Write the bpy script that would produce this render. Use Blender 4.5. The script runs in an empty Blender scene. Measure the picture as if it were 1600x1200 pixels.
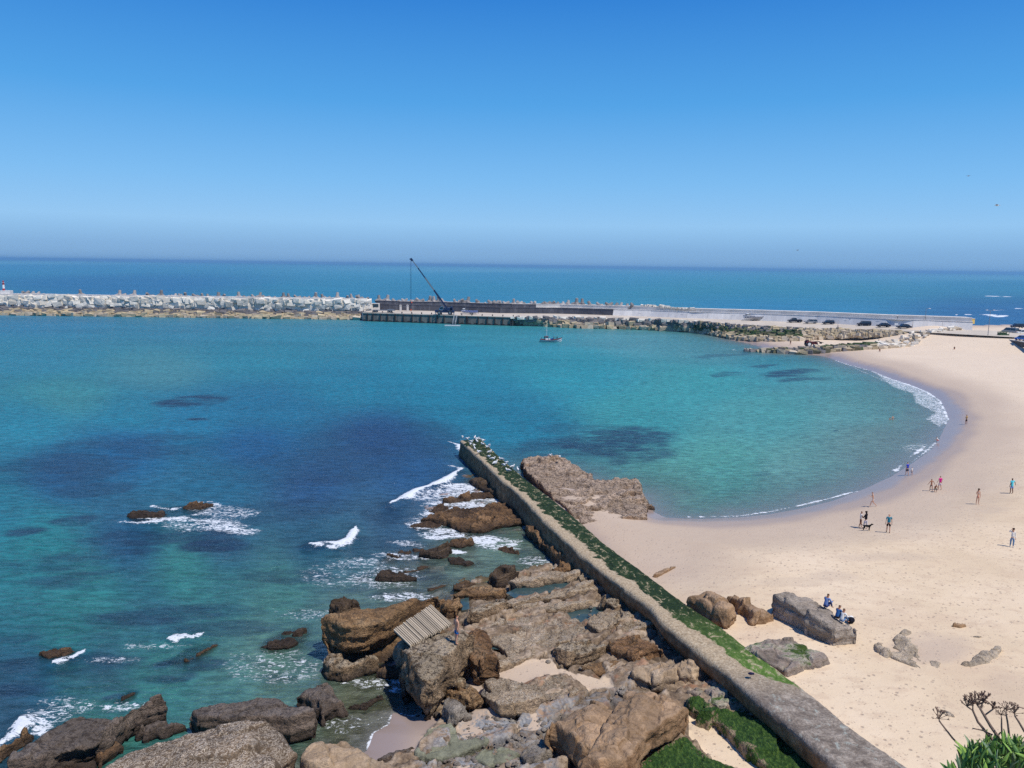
import bpy, bmesh, math, random
import numpy as np
from mathutils import Vector, Matrix
S = bpy.context.scene
random.seed(7); RNG = np.random.default_rng(7)

# ------------------------------------------------------------------ camera, sky, sun, exposure
F = 1232.0; PITCH = math.radians(8.52); ROLL = math.radians(0.83); CAMZ = 25.0
_f0 = np.array([0, math.cos(PITCH), -math.sin(PITCH)]); _u0 = np.array([0, math.sin(PITCH), math.cos(PITCH)]); _r0 = np.array([1.0, 0, 0])
FW = _f0; RT = math.cos(ROLL)*_r0 + math.sin(ROLL)*_u0; UP = math.cos(ROLL)*_u0 - math.sin(ROLL)*_r0
cd = bpy.data.cameras.new('camera'); cam = bpy.data.objects.new('camera', cd); S.collection.objects.link(cam)
cd.sensor_width = 36; cd.lens = 36*F/1600; cd.clip_start = 0.5; cd.clip_end = 60000
cam.matrix_world = Matrix(((RT[0], UP[0], -FW[0], 0), (RT[1], UP[1], -FW[1], 0), (RT[2], UP[2], -FW[2], CAMZ), (0, 0, 0, 1)))
S.camera = cam
SUN_AZ = math.atan2(0.77, -0.64)      # direction to the sun seen from above, clockwise from +Y
SUN_EL = math.radians(61)
w = bpy.data.worlds.new('World'); S.world = w; w.use_nodes = True
wn = w.node_tree.nodes; wl = w.node_tree.links
sky = wn.new('ShaderNodeTexSky'); sky.sky_type = 'NISHITA'; sky.sun_disc = False
sky.sun_elevation = SUN_EL; sky.sun_rotation = SUN_AZ; sky.altitude = 0; sky.air_density = 1.0; sky.dust_density = 0.3; sky.ozone_density = 3.0
hs = wn.new('ShaderNodeHueSaturation'); hs.inputs['Saturation'].default_value = 1.22; hs.inputs['Value'].default_value = 1.0
bg = wn['Background']; bg.inputs[1].default_value = 0.105
wl.new(sky.outputs[0], hs.inputs['Color'])
# the clear blue of this day by height above the horizon, the same all round
_l = lambda r, g, b: tuple((((c/255)+0.055)/1.055)**2.4/0.105 for c in (r, g, b))
tc = wn.new('ShaderNodeTexCoord'); sx = wn.new('ShaderNodeSeparateXYZ'); wl.new(tc.outputs['Generated'], sx.inputs[0])
cr = wn.new('ShaderNodeValToRGB'); wl.new(sx.outputs[2], cr.inputs[0]); E_ = cr.color_ramp
SKY_STOPS = [(0.0, (112, 163, 212)), (.020, (118, 169, 219)), (.05, (141, 193, 239)), (.10, (120, 184, 238)), (.19, (78, 160, 228)), (.30, (46, 128, 212)), (.6, (26, 92, 178)), (1.0, (20, 70, 150))]
while len(E_.elements) < len(SKY_STOPS): E_.elements.new(.5)
for e, (p_, c_) in zip(E_.elements, SKY_STOPS): e.position = p_; v = _l(*c_); e.color = (v[0]/10, v[1]/10, v[2]/10, 1)
vm = wn.new('ShaderNodeVectorMath'); vm.operation = 'SCALE'; vm.inputs['Scale'].default_value = 10; wl.new(cr.outputs[0], vm.inputs[0])
mx = wn.new('ShaderNodeMix'); mx.data_type = 'RGBA'; mx.inputs[0].default_value = .90; wl.new(hs.outputs[0], mx.inputs[6]); wl.new(vm.outputs[0], mx.inputs[7]); wl.new(mx.outputs[2], bg.inputs[0])
sl = bpy.data.lights.new('sun', 'SUN'); so = bpy.data.objects.new('sun', sl); S.collection.objects.link(so)
sl.energy = 3.9; sl.angle = math.radians(0.53); sl.color = (1.0, 0.955, 0.88)
sd = Vector((math.sin(SUN_AZ)*math.cos(SUN_EL), math.cos(SUN_AZ)*math.cos(SUN_EL), math.sin(SUN_EL)))
so.rotation_euler = sd.to_track_quat('Z', 'Y').to_euler(); so.location = (60, -40, 110)
S.view_settings.view_transform = 'Standard'; S.view_settings.look = 'None'; S.view_settings.gamma = 1; S.view_settings.exposure = 0.08
S.view_settings.use_curve_mapping = False
S.render.engine = 'CYCLES'; S.cycles.transparent_max_bounces = 12; S.cycles.max_bounces = 6; S.cycles.volume_bounces = 0; S.cycles.sample_clamp_indirect = 3; S.cycles.sample_clamp_direct = 2.5; S.cycles.caustics_reflective = False; S.cycles.caustics_refractive = False
S.cycles.use_denoising = False; S.cycles.denoising_prefilter = 'ACCURATE'

# ------------------------------------------------------------------ measuring helpers: photo pixel -> point of the place
def ray(px, py):
    d = FW*F + RT*(px-800) + UP*(600-py); return d
def G(px, py, z=0.0):
    d = ray(px, py); t = (z-CAMZ)/d[2]; return np.array([d[0]*t, d[1]*t, z])
def GD(px, py, dist):                     # point on the pixel's ray at depth dist (world y)
    d = ray(px, py); t = dist/d[1]; return np.array([d[0]*t, d[1]*t, CAMZ+d[2]*t])
def PX(P):
    v = P - np.array([0, 0, CAMZ]); c = v@FW; c = np.where(c < 1e-3, 1e-3, c)
    return 800+F*(v@RT)/c, 600-F*(v@UP)/c
def GL(pts, z=0.0): return np.array([G(p[0], p[1], p[2] if len(p) > 2 else z) for p in pts])

# ------------------------------------------------------------------ noise
def _h(ix, iy, iz):
    n = (ix*374761393 + iy*668265263 + iz*2147483647 + 1013904223) & 0xffffffff
    n = ((n ^ (n >> 13))*1274126177) & 0xffffffff
    n = ((n ^ (n >> 16))*2246822519) & 0xffffffff
    return ((n ^ (n >> 15)) & 0xffffff)/float(0xffffff)
def vn3(p):
    p = np.asarray(p, float); i = np.floor(p).astype(np.int64); f = p-i; f = f*f*(3-2*f)
    r = 0
    for dx in (0, 1):
        for dy in (0, 1):
            for dz in (0, 1):
                wgt = (f[:, 0] if dx else 1-f[:, 0])*(f[:, 1] if dy else 1-f[:, 1])*(f[:, 2] if dz else 1-f[:, 2])
                r = r + wgt*_h(i[:, 0]+dx, i[:, 1]+dy, i[:, 2]+dz)
    return r*2-1
def fbm(p, octv=4, gain=0.5):
    r = 0; a = 1; s = 0; p = np.asarray(p, float).copy()
    for k in range(octv):
        r = r + a*vn3(p+17.3*k); s += a; a *= gain; p = p*2.03
    return r/s
def fbm2(x, y, sc=1.0, octv=4, seed=0.0): return fbm(np.stack([x*sc, y*sc, np.full_like(x, seed*3.7+0.5)], 1), octv)
def sstep(a, b, x):
    t = np.clip((x-a)/(b-a), 0, 1); return t*t*(3-2*t)

def worley(x, y, sc, seed=0.0):
    x = x*sc+seed*7.1; y = y*sc+seed*3.3; ix = np.floor(x).astype(np.int64); iy = np.floor(y).astype(np.int64); f1 = np.full(len(x), 9.0); f2 = np.full(len(x), 9.0); idr = np.zeros(len(x)); dxn = np.zeros(len(x)); dyn = np.zeros(len(x))
    for a in (-1, 0, 1):
        for b in (-1, 0, 1):
            cx = ix+a; cy = iy+b; hx = _h(cx, cy, ix*0+11)*.9+.05; hy = _h(cx, cy, ix*0+23)*.9+.05; ex = x-cx-hx; ey = y-cy-hy; d = ex*ex+ey*ey
            m = d < f1; f2 = np.where(m, f1, np.minimum(f2, d)); idr = np.where(m, _h(cx, cy, ix*0+37), idr); dxn = np.where(m, ex, dxn); dyn = np.where(m, ey, dyn); f1 = np.where(m, d, f1)
    return idr, np.sqrt(f2)-np.sqrt(f1), dxn, dyn
def polydist(P, poly, closed=True, want_near=False):
    poly = np.asarray(poly)[:, :2]; n = len(poly); best = np.full(len(P), 1e18); near = np.zeros((len(P), 2)); par = np.zeros(len(P))
    acc = 0.0
    for k in range(n if closed else n-1):
        a = poly[k]; b = poly[(k+1) % n]; ab = b-a; L = ab@ab + 1e-12
        t = np.clip(((P-a)@ab)/L, 0, 1); q = a+t[:, None]*ab; d = ((P-q)**2).sum(1)
        m = d < best; best[m] = d[m]; near[m] = q[m]; par[m] = acc+t[m]*math.sqrt(L); acc += math.sqrt(L)
    if want_near: return np.sqrt(best), near, par
    return np.sqrt(best)
def inside(P, poly):
    poly = np.asarray(poly)[:, :2]; n = len(poly); c = np.zeros(len(P), bool); x = P[:, 0]; y = P[:, 1]
    for k in range(n):
        x1, y1 = poly[k]; x2, y2 = poly[(k+1) % n]
        if y1 == y2: continue
        m = ((y1 > y) != (y2 > y)) & (x < (x2-x1)*(y-y1)/(y2-y1)+x1); c ^= m
    return c
def sdf(P, poly):
    d = polydist(P, poly); return np.where(inside(P, poly), d, -d)

# ------------------------------------------------------------------ mesh helpers
def link(o, parent=None):
    S.collection.objects.link(o)
    if parent is not None: o.parent = parent
    return o
def mesh_np(name, V, Q, smooth=True, attrs=None, cols=None):
    me = bpy.data.meshes.new(name); V = np.asarray(V, np.float32); Q = np.asarray(Q, np.int32)
    me.vertices.add(len(V)); me.vertices.foreach_set('co', V.ravel())
    k = Q.shape[1]; me.loops.add(Q.size); me.loops.foreach_set('vertex_index', Q.ravel())
    me.polygons.add(len(Q)); me.polygons.foreach_set('loop_start', np.arange(0, Q.size, k, dtype=np.int32)); me.polygons.foreach_set('loop_total', np.full(len(Q), k, np.int32))
    me.polygons.foreach_set('use_smooth', np.full(len(Q), smooth))
    me.update(calc_edges=True)
    for n, a in (attrs or {}).items():
        at = me.attributes.new(n, 'FLOAT', 'POINT'); at.data.foreach_set('value', np.asarray(a, np.float32))
    for n, a in (cols or {}).items():
        at = me.attributes.new(n, 'FLOAT_COLOR', 'POINT'); c = np.ones((len(V), 4), np.float32); c[:, :3] = a; at.data.foreach_set('color', c.ravel())
    return me
def gridq(nr, nc, keep=None):
    i = np.arange(nr*nc).reshape(nr, nc); q = np.stack([i[:-1, :-1], i[:-1, 1:], i[1:, 1:], i[1:, :-1]], -1).reshape(-1, 4)
    if keep is not None: q = q[keep[q].any(1)]
    return q
def compact(V, Q, arrs=()):
    used = np.zeros(len(V), bool); used[Q.ravel()] = True; mp = np.cumsum(used)-1
    return V[used], mp[Q], [a[used] for a in arrs]
def obj(name, me, mat=None, parent=None, loc=None):
    o = bpy.data.objects.new(name, me)
    if mat is not None:
        for m in (mat if isinstance(mat, (list, tuple)) else [mat]): me.materials.append(m)
    if loc is not None: o.location = loc
    return link(o, parent)
def tag(o, label=None, cat=None, group=None, kind=None):
    if label: o['label'] = label
    if cat: o['category'] = cat
    if group: o['group'] = group
    if kind: o['kind'] = kind
    return o
def empty(name, loc, rz=0.0):
    o = bpy.data.objects.new(name, None); o.location = loc; o.rotation_euler = (0, 0, rz); o.empty_display_size = .3; return link(o)
class MB:
    """collects simple solids into one mesh"""
    def __init__(s): s.bm = bmesh.new()
    def box(s, c, d, rz=0, ry=0, rx=0, taper=None):
        m = Matrix.Translation(c) @ Matrix.Rotation(rz, 4, 'Z') @ Matrix.Rotation(ry, 4, 'Y') @ Matrix.Rotation(rx, 4, 'X') @ Matrix.Diagonal((d[0], d[1], d[2], 1))
        r = bmesh.ops.create_cube(s.bm, size=1, matrix=Matrix())
        for v in r['verts']:
            if taper and v.co.z > 0: v.co.x *= taper[0]; v.co.y *= taper[1]
            v.co = m @ v.co
        return s
    def bar(s, a, b, r, n=8, r2=None):
        a = Vector(a); b = Vector(b); d = b-a; L = d.length
        m = Matrix.Translation((a+b)/2) @ d.to_track_quat('Z', 'Y').to_matrix().to_4x4()
        bmesh.ops.create_cone(s.bm, cap_ends=True, segments=n, radius1=r, radius2=r if r2 is None else r2, depth=L, matrix=m); return s
    def ball(s, c, r, sub=2, sc=(1, 1, 1), rz=0):
        m = Matrix.Translation(c) @ Matrix.Rotation(rz, 4, 'Z') @ Matrix.Diagonal((sc[0], sc[1], sc[2], 1))
        bmesh.ops.create_icosphere(s.bm, subdivisions=sub, radius=r, matrix=m); return s
    def prism(s, pts, y0, y1, y_taper=None):
        """side profile pts (x,z) between y0 and y1"""
        a = [s.bm.verts.new((p[0], y0, p[1])) for p in pts]; b = [s.bm.verts.new((p[0], y1, p[1])) for p in pts]; n = len(pts)
        s.bm.faces.new(a); s.bm.faces.new(b[::-1])
        for i in range(n): s.bm.faces.new((a[i], b[i], b[(i+1) % n], a[(i+1) % n]))
        return s
    def loft(s, secs):
        rows = [[s.bm.verts.new(p) for p in sec] for sec in secs]
        for r0, r1 in zip(rows[:-1], rows[1:]):
            for i in range(len(r0)-1): s.bm.faces.new((r0[i], r0[i+1], r1[i+1], r1[i]))
        return rows
    def build(s, name, mat, parent=None, smooth=False, bevel=0, loc=None):
        bmesh.ops.recalc_face_normals(s.bm, faces=s.bm.faces)
        if bevel: bmesh.ops.bevel(s.bm, geom=[e for e in s.bm.edges if e.is_manifold and e.calc_face_angle(0) > .5], offset=bevel, segments=2, affect='EDGES', clamp_overlap=True)
        me = bpy.data.meshes.new(name); s.bm.to_mesh(me); s.bm.free()
        if smooth: me.polygons.foreach_set('use_smooth', [True]*len(me.polygons))
        return obj(name, me, mat, parent, loc)
def copy_tree(o, parent=None):
    c = o.copy(); S.collection.objects.link(c); c.parent = parent
    for ch in o.children: copy_tree(ch, c)
    return c

# ------------------------------------------------------------------ materials
def lin(r, g, b): return tuple(((c/255)/12.92 if c/255 <= 0.04045 else ((c/255+0.055)/1.055)**2.4) for c in (r, g, b))
class NT:
    def __init__(s, name):
        s.m = bpy.data.materials.new(name); s.m.use_nodes = True; s.t = s.m.node_tree; s.n = s.t.nodes; s.l = s.t.links
        s.n.clear(); s.out = s.n.new('ShaderNodeOutputMaterial')
    def add(s, typ, ins=None, **kw):
        nd = s.n.new(typ)
        for k, v in kw.items(): setattr(nd, k, v)
        for k, v in (ins or {}).items():
            sock = nd.inputs[k]
            if hasattr(v, 'is_output'): s.l.new(v, sock)
            elif isinstance(v, (tuple, list)) and len(v) == 3 and sock.type == 'RGBA': sock.default_value = (*v, 1)
            else: sock.default_value = v
        return nd
    def pos(s): return s.add('ShaderNodeNewGeometry').outputs['Position']
    def mapp(s, vec, sc=(1, 1, 1), rot=(0, 0, 0)): return s.add('ShaderNodeMapping', {'Vector': vec, 'Scale': sc, 'Rotation': rot}).outputs[0]
    def noise(s, vec, sc, det=4, rough=.55, dist=0): return s.add('ShaderNodeTexNoise', {'Vector': vec, 'Scale': sc, 'Detail': det, 'Roughness': rough, 'Distortion': dist}).outputs[0]
    def voro(s, vec, sc, feat='F1', rnd=1.0): return s.add('ShaderNodeTexVoronoi', {'Vector': vec, 'Scale': sc, 'Randomness': rnd}, feature=feat).outputs[0]
    def ramp(s, fac, stops, interp='LINEAR'):
        nd = s.add('ShaderNodeValToRGB', {'Fac': fac}); cr = nd.color_ramp; cr.interpolation = interp
        while len(cr.elements) < len(stops): cr.elements.new(0.5)
        for e, (p, c) in zip(cr.elements, stops): e.position = p; e.color = (*c, 1) if isinstance(c, tuple) else (c, c, c, 1)
        return nd.outputs[0]
    def mix(s, fac, a, b, mode='MIX'):
        nd = s.add('ShaderNodeMix', data_type='RGBA', blend_type=mode)
        for sock, v in ((nd.inputs[0], fac), (nd.inputs[6], a), (nd.inputs[7], b)):
            if hasattr(v, 'is_output'): s.l.new(v, sock)
            elif isinstance(v, (tuple, list)): sock.default_value = (*v, 1)
            else: sock.default_value = v
        return nd.outputs[2]
    def math(s, op, a, b=0.0, c=0.0):
        nd = s.add('ShaderNodeMath', operation=op)
        for i, v in enumerate((a, b, c)):
            if hasattr(v, 'is_output'): s.l.new(v, nd.inputs[i])
            else: nd.inputs[i].default_value = v
        return nd.outputs[0]
    def mr(s, v, a, b, c=0., d=1.): return s.add('ShaderNodeMapRange', {'Value': v, 'From Min': a, 'From Max': b, 'To Min': c, 'To Max': d}, interpolation_type='SMOOTHSTEP').outputs[0]
    def attr(s, name): return s.add('ShaderNodeAttribute', attribute_name=name)
    def bump(s, h, st, dist=1.0, normal=None):
        ins = {'Height': h, 'Strength': st, 'Distance': dist}
        if normal is not None: ins['Normal'] = normal
        return s.add('ShaderNodeBump', ins).outputs[0]
    def pbr(s, col, rough=.9, normal=None, spec=.3, metal=0, ior=None):
        ins = {'Base Color': col, 'Roughness': rough, 'Specular IOR Level': spec, 'Metallic': metal}
        if normal is not None: ins['Normal'] = normal
        nd = s.add('ShaderNodeBsdfPrincipled', ins); return nd.outputs[0]
    def done(s, sh): s.l.new(sh, s.out.inputs[0]); return s.m
    def z(s, v): return s.add('ShaderNodeSeparateXYZ', {'Vector': v}).outputs[2]

def rockmat(name, a, b, c, pit, pitamt=.5, sc=1.0, top=None, stain=True, bump=.6, dist=.25, strat=0.0, speck=None, moss=0.0):
    t = NT(name); P = t.pos()
    n1 = t.noise(P, .55*sc, 5, .6); n2 = t.noise(t.mapp(P, (1, 1.3, 1.6)), 2.6*sc, 6, .68, .6); n3 = t.noise(P, 11*sc, 3, .6)
    col = t.ramp(t.math('ADD', t.math('MULTIPLY', n1, .55), t.math('MULTIPLY', n2, .45)), [(.36, a), (.5, b), (.62, c)])
    nz = t.z(t.add('ShaderNodeNewGeometry').outputs['Normal'])
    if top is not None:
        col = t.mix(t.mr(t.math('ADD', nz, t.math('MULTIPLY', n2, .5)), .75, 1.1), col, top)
    pits = t.mr(n2, .515, .575); p3 = t.mr(n3, .52, .60)
    col = t.mix(t.math('MULTIPLY', t.math('MAXIMUM', pits, t.math('MULTIPLY', p3, .6)), pitamt), col, pit)
    if speck is not None:
        wv = t.noise(P, 3.2*sc, 4, .6, 2.2); col = t.mix(t.math('MULTIPLY', t.mr(t.math('ABSOLUTE', t.math('SUBTRACT', wv, .5)), .05, .015), t.mr(nz, .5, .85)), col, speck)
    if moss: col = t.mix(t.math('MULTIPLY', t.mr(t.math('ADD', n1, t.math('MULTIPLY', n2, .6)), .70-.1*moss, .86-.1*moss), t.mr(nz, .2, .6)), col, lin(72, 92, 40))
    if stain:
        zz = t.math('SUBTRACT', t.z(P), t.math('MULTIPLY', n1, .9))
        col = t.mix(t.mr(zz, .40, -.25, 0, .8), col, lin(66, 56, 50))
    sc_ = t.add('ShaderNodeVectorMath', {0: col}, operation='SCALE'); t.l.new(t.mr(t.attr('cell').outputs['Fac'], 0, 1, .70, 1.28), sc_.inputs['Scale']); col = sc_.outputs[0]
    hgt = t.math('ADD', t.math('MULTIPLY', n2, 1.0), t.math('MULTIPLY', n3, .35))
    if strat: hgt = t.math('ADD', hgt, t.math('MULTIPLY', t.noise(t.mapp(P, (.25, .25, 6)), 1.2, 3), strat))
    n4 = t.noise(P, 30, 2, .6); hgt = t.math('ADD', hgt, t.math('MULTIPLY', n4, .12)); return t.done(t.pbr(col, .92, t.bump(hgt, min(1, bump*1.25), dist*1.5), .2))
def plain(name, col, rough=.6, metal=0, spec=.4, var=.12, sc=3.0, rnd=False):
    t = NT(name); P = t.add('ShaderNodeTexCoord').outputs['Object']; n = t.noise(P, sc, 4)
    f = t.mr(n, .3, .7, 1-var, 1+var)
    if rnd: f = t.math('MULTIPLY', f, t.mr(t.add('ShaderNodeObjectInfo').outputs['Random'], 0, 1, .72, 1.2))
    c = t.add('ShaderNodeVectorMath', {0: col if hasattr(col, 'is_output') else tuple(col)}, operation='SCALE'); t.l.new(f, c.inputs['Scale'])
    return t.done(t.pbr(c.outputs[0], rough, None, spec, metal))
def stonemat(name, a, b, rough=.9, moss=None):
    t = NT(name); O = t.add('ShaderNodeTexCoord').outputs['Object']; P = t.pos(); r = t.add('ShaderNodeObjectInfo').outputs['Random']
    n = t.noise(P, 1.1, 5, .65)
    col = t.mix(t.math('ADD', t.math('MULTIPLY', r, .7), t.math('MULTIPLY', t.math('SUBTRACT', n, .5), 1.2)), a, b)
    if moss: col = t.mix(t.mr(t.math('ADD', n, t.math('MULTIPLY', r, .3)), .6, .75), col, moss)
    return t.done(t.pbr(col, rough, t.bump(n, .5, .3), .2))

M = {}
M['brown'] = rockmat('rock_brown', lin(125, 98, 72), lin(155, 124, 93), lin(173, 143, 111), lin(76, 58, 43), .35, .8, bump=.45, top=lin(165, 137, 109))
M['tan'] = rockmat('rock_tan', lin(141, 119, 93), lin(175, 151, 124), lin(188, 166, 139), lin(99, 80, 62), .4, 1.2, bump=.35)
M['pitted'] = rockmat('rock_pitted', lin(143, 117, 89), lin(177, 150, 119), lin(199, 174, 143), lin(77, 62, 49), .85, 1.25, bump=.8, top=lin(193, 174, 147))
M['ochre'] = rockmat('rock_ochre', lin(124, 95, 68), lin(173, 136, 96), lin(196, 165, 127), lin(81, 62, 48), .7, 1.1, bump=.9, strat=.6)
M['rust'] = rockmat('rock_rust', lin(120, 88, 62), lin(162, 125, 90), lin(177, 149, 118), lin(56, 45, 38), .7, 1.0, bump=.8)
M['grey'] = rockmat('rock_grey', lin(123, 112, 101), lin(160, 149, 135), lin(189, 177, 162), lin(77, 69, 63), .6, 1.5, bump=.6)
M['dark'] = rockmat('rock_dark', lin(84, 70, 58), lin(108, 90, 72), lin(126, 104, 80), lin(50, 42, 36), .6, 1.3, bump=.8, strat=.8)
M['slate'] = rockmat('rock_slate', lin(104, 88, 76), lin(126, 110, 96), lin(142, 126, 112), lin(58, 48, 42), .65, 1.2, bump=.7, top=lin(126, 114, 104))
M['sandrock'] = rockmat('rock_sandy', lin(166, 150, 128), lin(200, 182, 158), lin(220, 200, 174), lin(128, 112, 96), .5, 1.6, bump=.6, stain=False)
M['barnacle'] = rockmat('rock_barnacle', lin(104, 90, 74), lin(122, 104, 86), lin(134, 112, 88), lin(70, 60, 50), .4, .9, bump=.6, speck=lin(196, 180, 160), stain=False)
M['shelf'] = rockmat('rock_shelf', lin(133, 111, 87), lin(177, 153, 124), lin(187, 165, 141), lin(92, 75, 61), .7, 1.2, bump=.7, speck=lin(200, 185, 162))
M['reef'] = rockmat('rock_reef', lin(120, 93, 66), lin(163, 126, 90), lin(186, 148, 107), lin(71, 55, 43), .75, 1.2, bump=.9)
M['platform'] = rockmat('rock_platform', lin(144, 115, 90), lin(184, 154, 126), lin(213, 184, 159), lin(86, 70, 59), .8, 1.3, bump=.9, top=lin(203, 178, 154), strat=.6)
M['greenslab'] = rockmat('rock_greenslab', lin(112, 112, 92), lin(136, 136, 114), lin(148, 146, 126), lin(84, 84, 72), .4, .9, bump=.4, stain=False)
M['mottled'] = rockmat('rock_mottled', lin(107, 99, 88), lin(155, 139, 126), lin(231, 224, 201), lin(92, 81, 73), .5, .8, bump=.5, stain=False, moss=-1.2)
M['greyslab'] = rockmat('rock_greyslab', lin(150, 138, 125), lin(185, 170, 154), lin(211, 195, 178), lin(83, 77, 70), .5, 1.4, bump=.6, strat=1.0, stain=False)
def mossmat():
    t = NT('algae_ground'); P = t.pos(); n = t.noise(P, 1.3, 5, .6); n2 = t.noise(t.mapp(P, (1.4, .7, 1), (0, 0, .6)), 5, 5, .7)
    g = t.ramp(n2, [(.3, lin(24, 44, 14)), (.5, lin(48, 78, 30)), (.7, lin(96, 120, 52))])
    rock = t.ramp(n2, [(.35, lin(120, 104, 78)), (.6, lin(196, 172, 140))])
    d = t.attr('edge').outputs['Fac']
    m = t.mr(t.math('ADD', t.math('MULTIPLY', d, .35), t.math('ADD', n, t.math('MULTIPLY', n2, .9))), .93, 1.05)
    return t.done(t.pbr(t.mix(m, rock, g), .85, t.bump(n2, .8, .3), .25))
M['moss'] = mossmat()
M['st_white'] = stonemat('stone_white', lin(206, 196, 180), lin(244, 238, 226))
M['st_tan'] = stonemat('stone_tan', lin(160, 144, 116), lin(214, 196, 162))
M['st_grey'] = stonemat('stone_grey', lin(108, 104, 104), lin(150, 142, 136))
M['st_moss'] = stonemat('stone_mossy', lin(104, 100, 78), lin(136, 126, 104), moss=lin(62, 84, 48))
M['st_pale'] = stonemat('stone_pale', lin(164, 148, 126), lin(216, 202, 180))
M['core'] = plain('rubble_core', lin(96, 90, 84), .95, spec=.1)
M['concrete'] = plain('concrete_light', lin(214, 208, 200), .9, spec=.2, sc=.4)
def wallmat(name, a, b, c):
    t = NT(name); P = t.pos(); n = t.noise(t.mapp(P, (1, 1, .12)), .7, 5, .6); n2 = t.noise(P, .35, 4)
    col = t.ramp(t.math('ADD', t.math('MULTIPLY', n, .6), t.math('MULTIPLY', n2, .4)), [(.35, a), (.55, b), (.68, c)])
    return t.done(t.pbr(col, .9, t.bump(n, .2, .1), .2))
M['darkwall'] = wallmat('stained_wall', lin(74, 74, 80), lin(92, 92, 98), lin(128, 126, 128))
M['greywall'] = wallmat('weathered_wall', lin(208, 204, 200), lin(226, 221, 215), lin(238, 233, 226))
M['quaywall'] = wallmat('quay_wall', lin(92, 86, 84), lin(136, 128, 118), lin(160, 150, 138))
M['timber'] = plain('dark_timber', lin(46, 42, 42), .8)
M['deck'] = plain('deck_concrete', lin(196, 184, 168), .92, spec=.15, sc=.12, var=.1)
M['tetra'] = plain('tetrapod_concrete', lin(150, 144, 140), .9, spec=.2, rnd=True)
M['white'] = plain('paint_white', (.78, .78, .77), .4, var=.04)
M['navy'] = plain('paint_navy', lin(34, 44, 78), .35, var=.06)
M['blue'] = plain('paint_blue', lin(30, 80, 160), .35, var=.06)
M['black'] = plain('rubber_black', (.02, .02, .022), .7, var=.1)
M['red'] = plain('paint_red', lin(170, 40, 40), .5, var=.1)
M['maroon'] = plain('paint_maroon', lin(122, 44, 44), .5, var=.1)
M['steel'] = plain('steel_grey', lin(130, 134, 138), .45, .4, var=.1)
M['cargrey'] = plain('paint_grey', lin(150, 152, 156), .3, .3, var=.04)
M['darkcar'] = plain('paint_dark', lin(34, 38, 52), .25, .2, var=.04)
M['olive'] = plain('paint_olive', lin(60, 84, 52), .6, var=.1)
M['yellow'] = plain('paint_yellow', lin(226, 196, 110), .6, var=.1)
M['orange'] = plain('paint_orange', lin(228, 90, 40), .6, var=.1)
M['glass'] = plain('dark_glass', (.03, .04, .05), .08, spec=.8, var=.02)
M['board'] = plain('bleached_wood', lin(186, 170, 146), .85, spec=.2, rnd=True, sc=6)
# ------------------------------------------------------------------ shore line and ground height
W_PX = [(585, 483.8, 3.8), (700, 486.3, 3.8), (780, 489.3, 3.8), (880, 490.2, 4.1), (1005, 494, 4.5), (1080, 497.2, 4.9), (1155, 499.6, 5.2), (1280, 504.5, 5.8), (1400, 511, 6.3), (1444, 512.5, 6.4), (1600, 519, 6.6), (1780, 528, 6.6)]
Q_PX = [(567, 488.2, 3.8), (802, 495.2, 3.8), (880, 495.6, 3.9), (1005, 498.8, 4.2), (1080, 502, 4.4), (1155, 508, 4.6), (1250, 513.5, 5.0), (1400, 517.5, 5.8), (1440, 519, 6.0), (1600, 528, 6.0), (1780, 540, 6.0)]
WALL = GL(W_PX); QE = GL(Q_PX)
LAND_PX = [(1095, 520), (1120, 525), (1147, 532), (1172, 537), (1195, 543), (1215, 547), (1200, 551), (1245, 553), (1287, 556), (1319, 567), (1362, 579), (1394, 592), (1420, 600), (1450, 612), (1470, 626),
           (1478, 642), (1483, 655), (1476, 668), (1467, 687), (1455, 703), (1425, 724), (1392, 745), (1350, 764), (1300, 783), (1250, 795), (1200, 804), (1150, 809), (1090, 811), (1040, 809), (1022, 800), (1000, 775), (930, 765), (870, 740), (825, 745),
           (815, 800), (838, 832), (872, 862), (892, 884), (862, 893), (812, 898), (795, 915), (735, 925), (700, 932), (685, 950), (640, 1000), (610, 1040), (640, 1058), (655, 1080), (662, 1108), (645, 1119), (613, 1113), (607, 1132), (583, 1145), (577, 1162), (572, 1173), (540, 1190), (500, 1204), (460, 1240), (400, 1330)]
LANDW = [tuple(G(x, y, 0)[:2]) for x, y in LAND_PX]
outer = [(p[0]+3+max(0, p[0]-135)*.3, p[1]+14+max(0, p[0]-135)*1.2) for p in WALL[::-1] if p[0] > 60]
LANDW = np.array(LANDW + [(-25, -60), (700, -60), (700, 215)] + outer)
JL_PX = [(719, 688), (756, 722), (783, 749), (806, 767), (826, 787), (848, 811), (875.5, 836.5), (898, 857), (925, 880), (950, 899), (985, 925), (1015, 947), (1030, 966), (1065, 996), (1117, 1036), (1171, 1082), (1222, 1123), (1269, 1163), (1303, 1194), (1345, 1232), (1400, 1280)]
JR_PX = [(752, 686), (790, 721), (824, 750), (857.5, 775), (887, 798), (911.5, 818), (943, 847), (977, 872), (1013, 898), (1060, 934), (1127, 978), (1165, 1008), (1229, 1055), (1276, 1089), (1323, 1130), (1384, 1173), (1424, 1200), (1480, 1245), (1545, 1295)]
def jz(y): return 2.2 + (y-690)/510*.75
def resample(P, n):
    P = np.asarray(P); d = np.r_[0, np.cumsum(np.linalg.norm(np.diff(P[:, :2], axis=0), axis=1))]; s = np.linspace(0, d[-1], n)
    return np.stack([np.interp(s, d, P[:, k]) for k in range(P.shape[1])], 1)
JL = np.array([G(x, y, jz(y)) for x, y in JL_PX]); JR = np.array([G(x, y, jz(y)) for x, y in JR_PX])
JLr = resample(JL, 500); JRr = resample(JR, 500); JC = (JLr+JRr)/2
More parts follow.
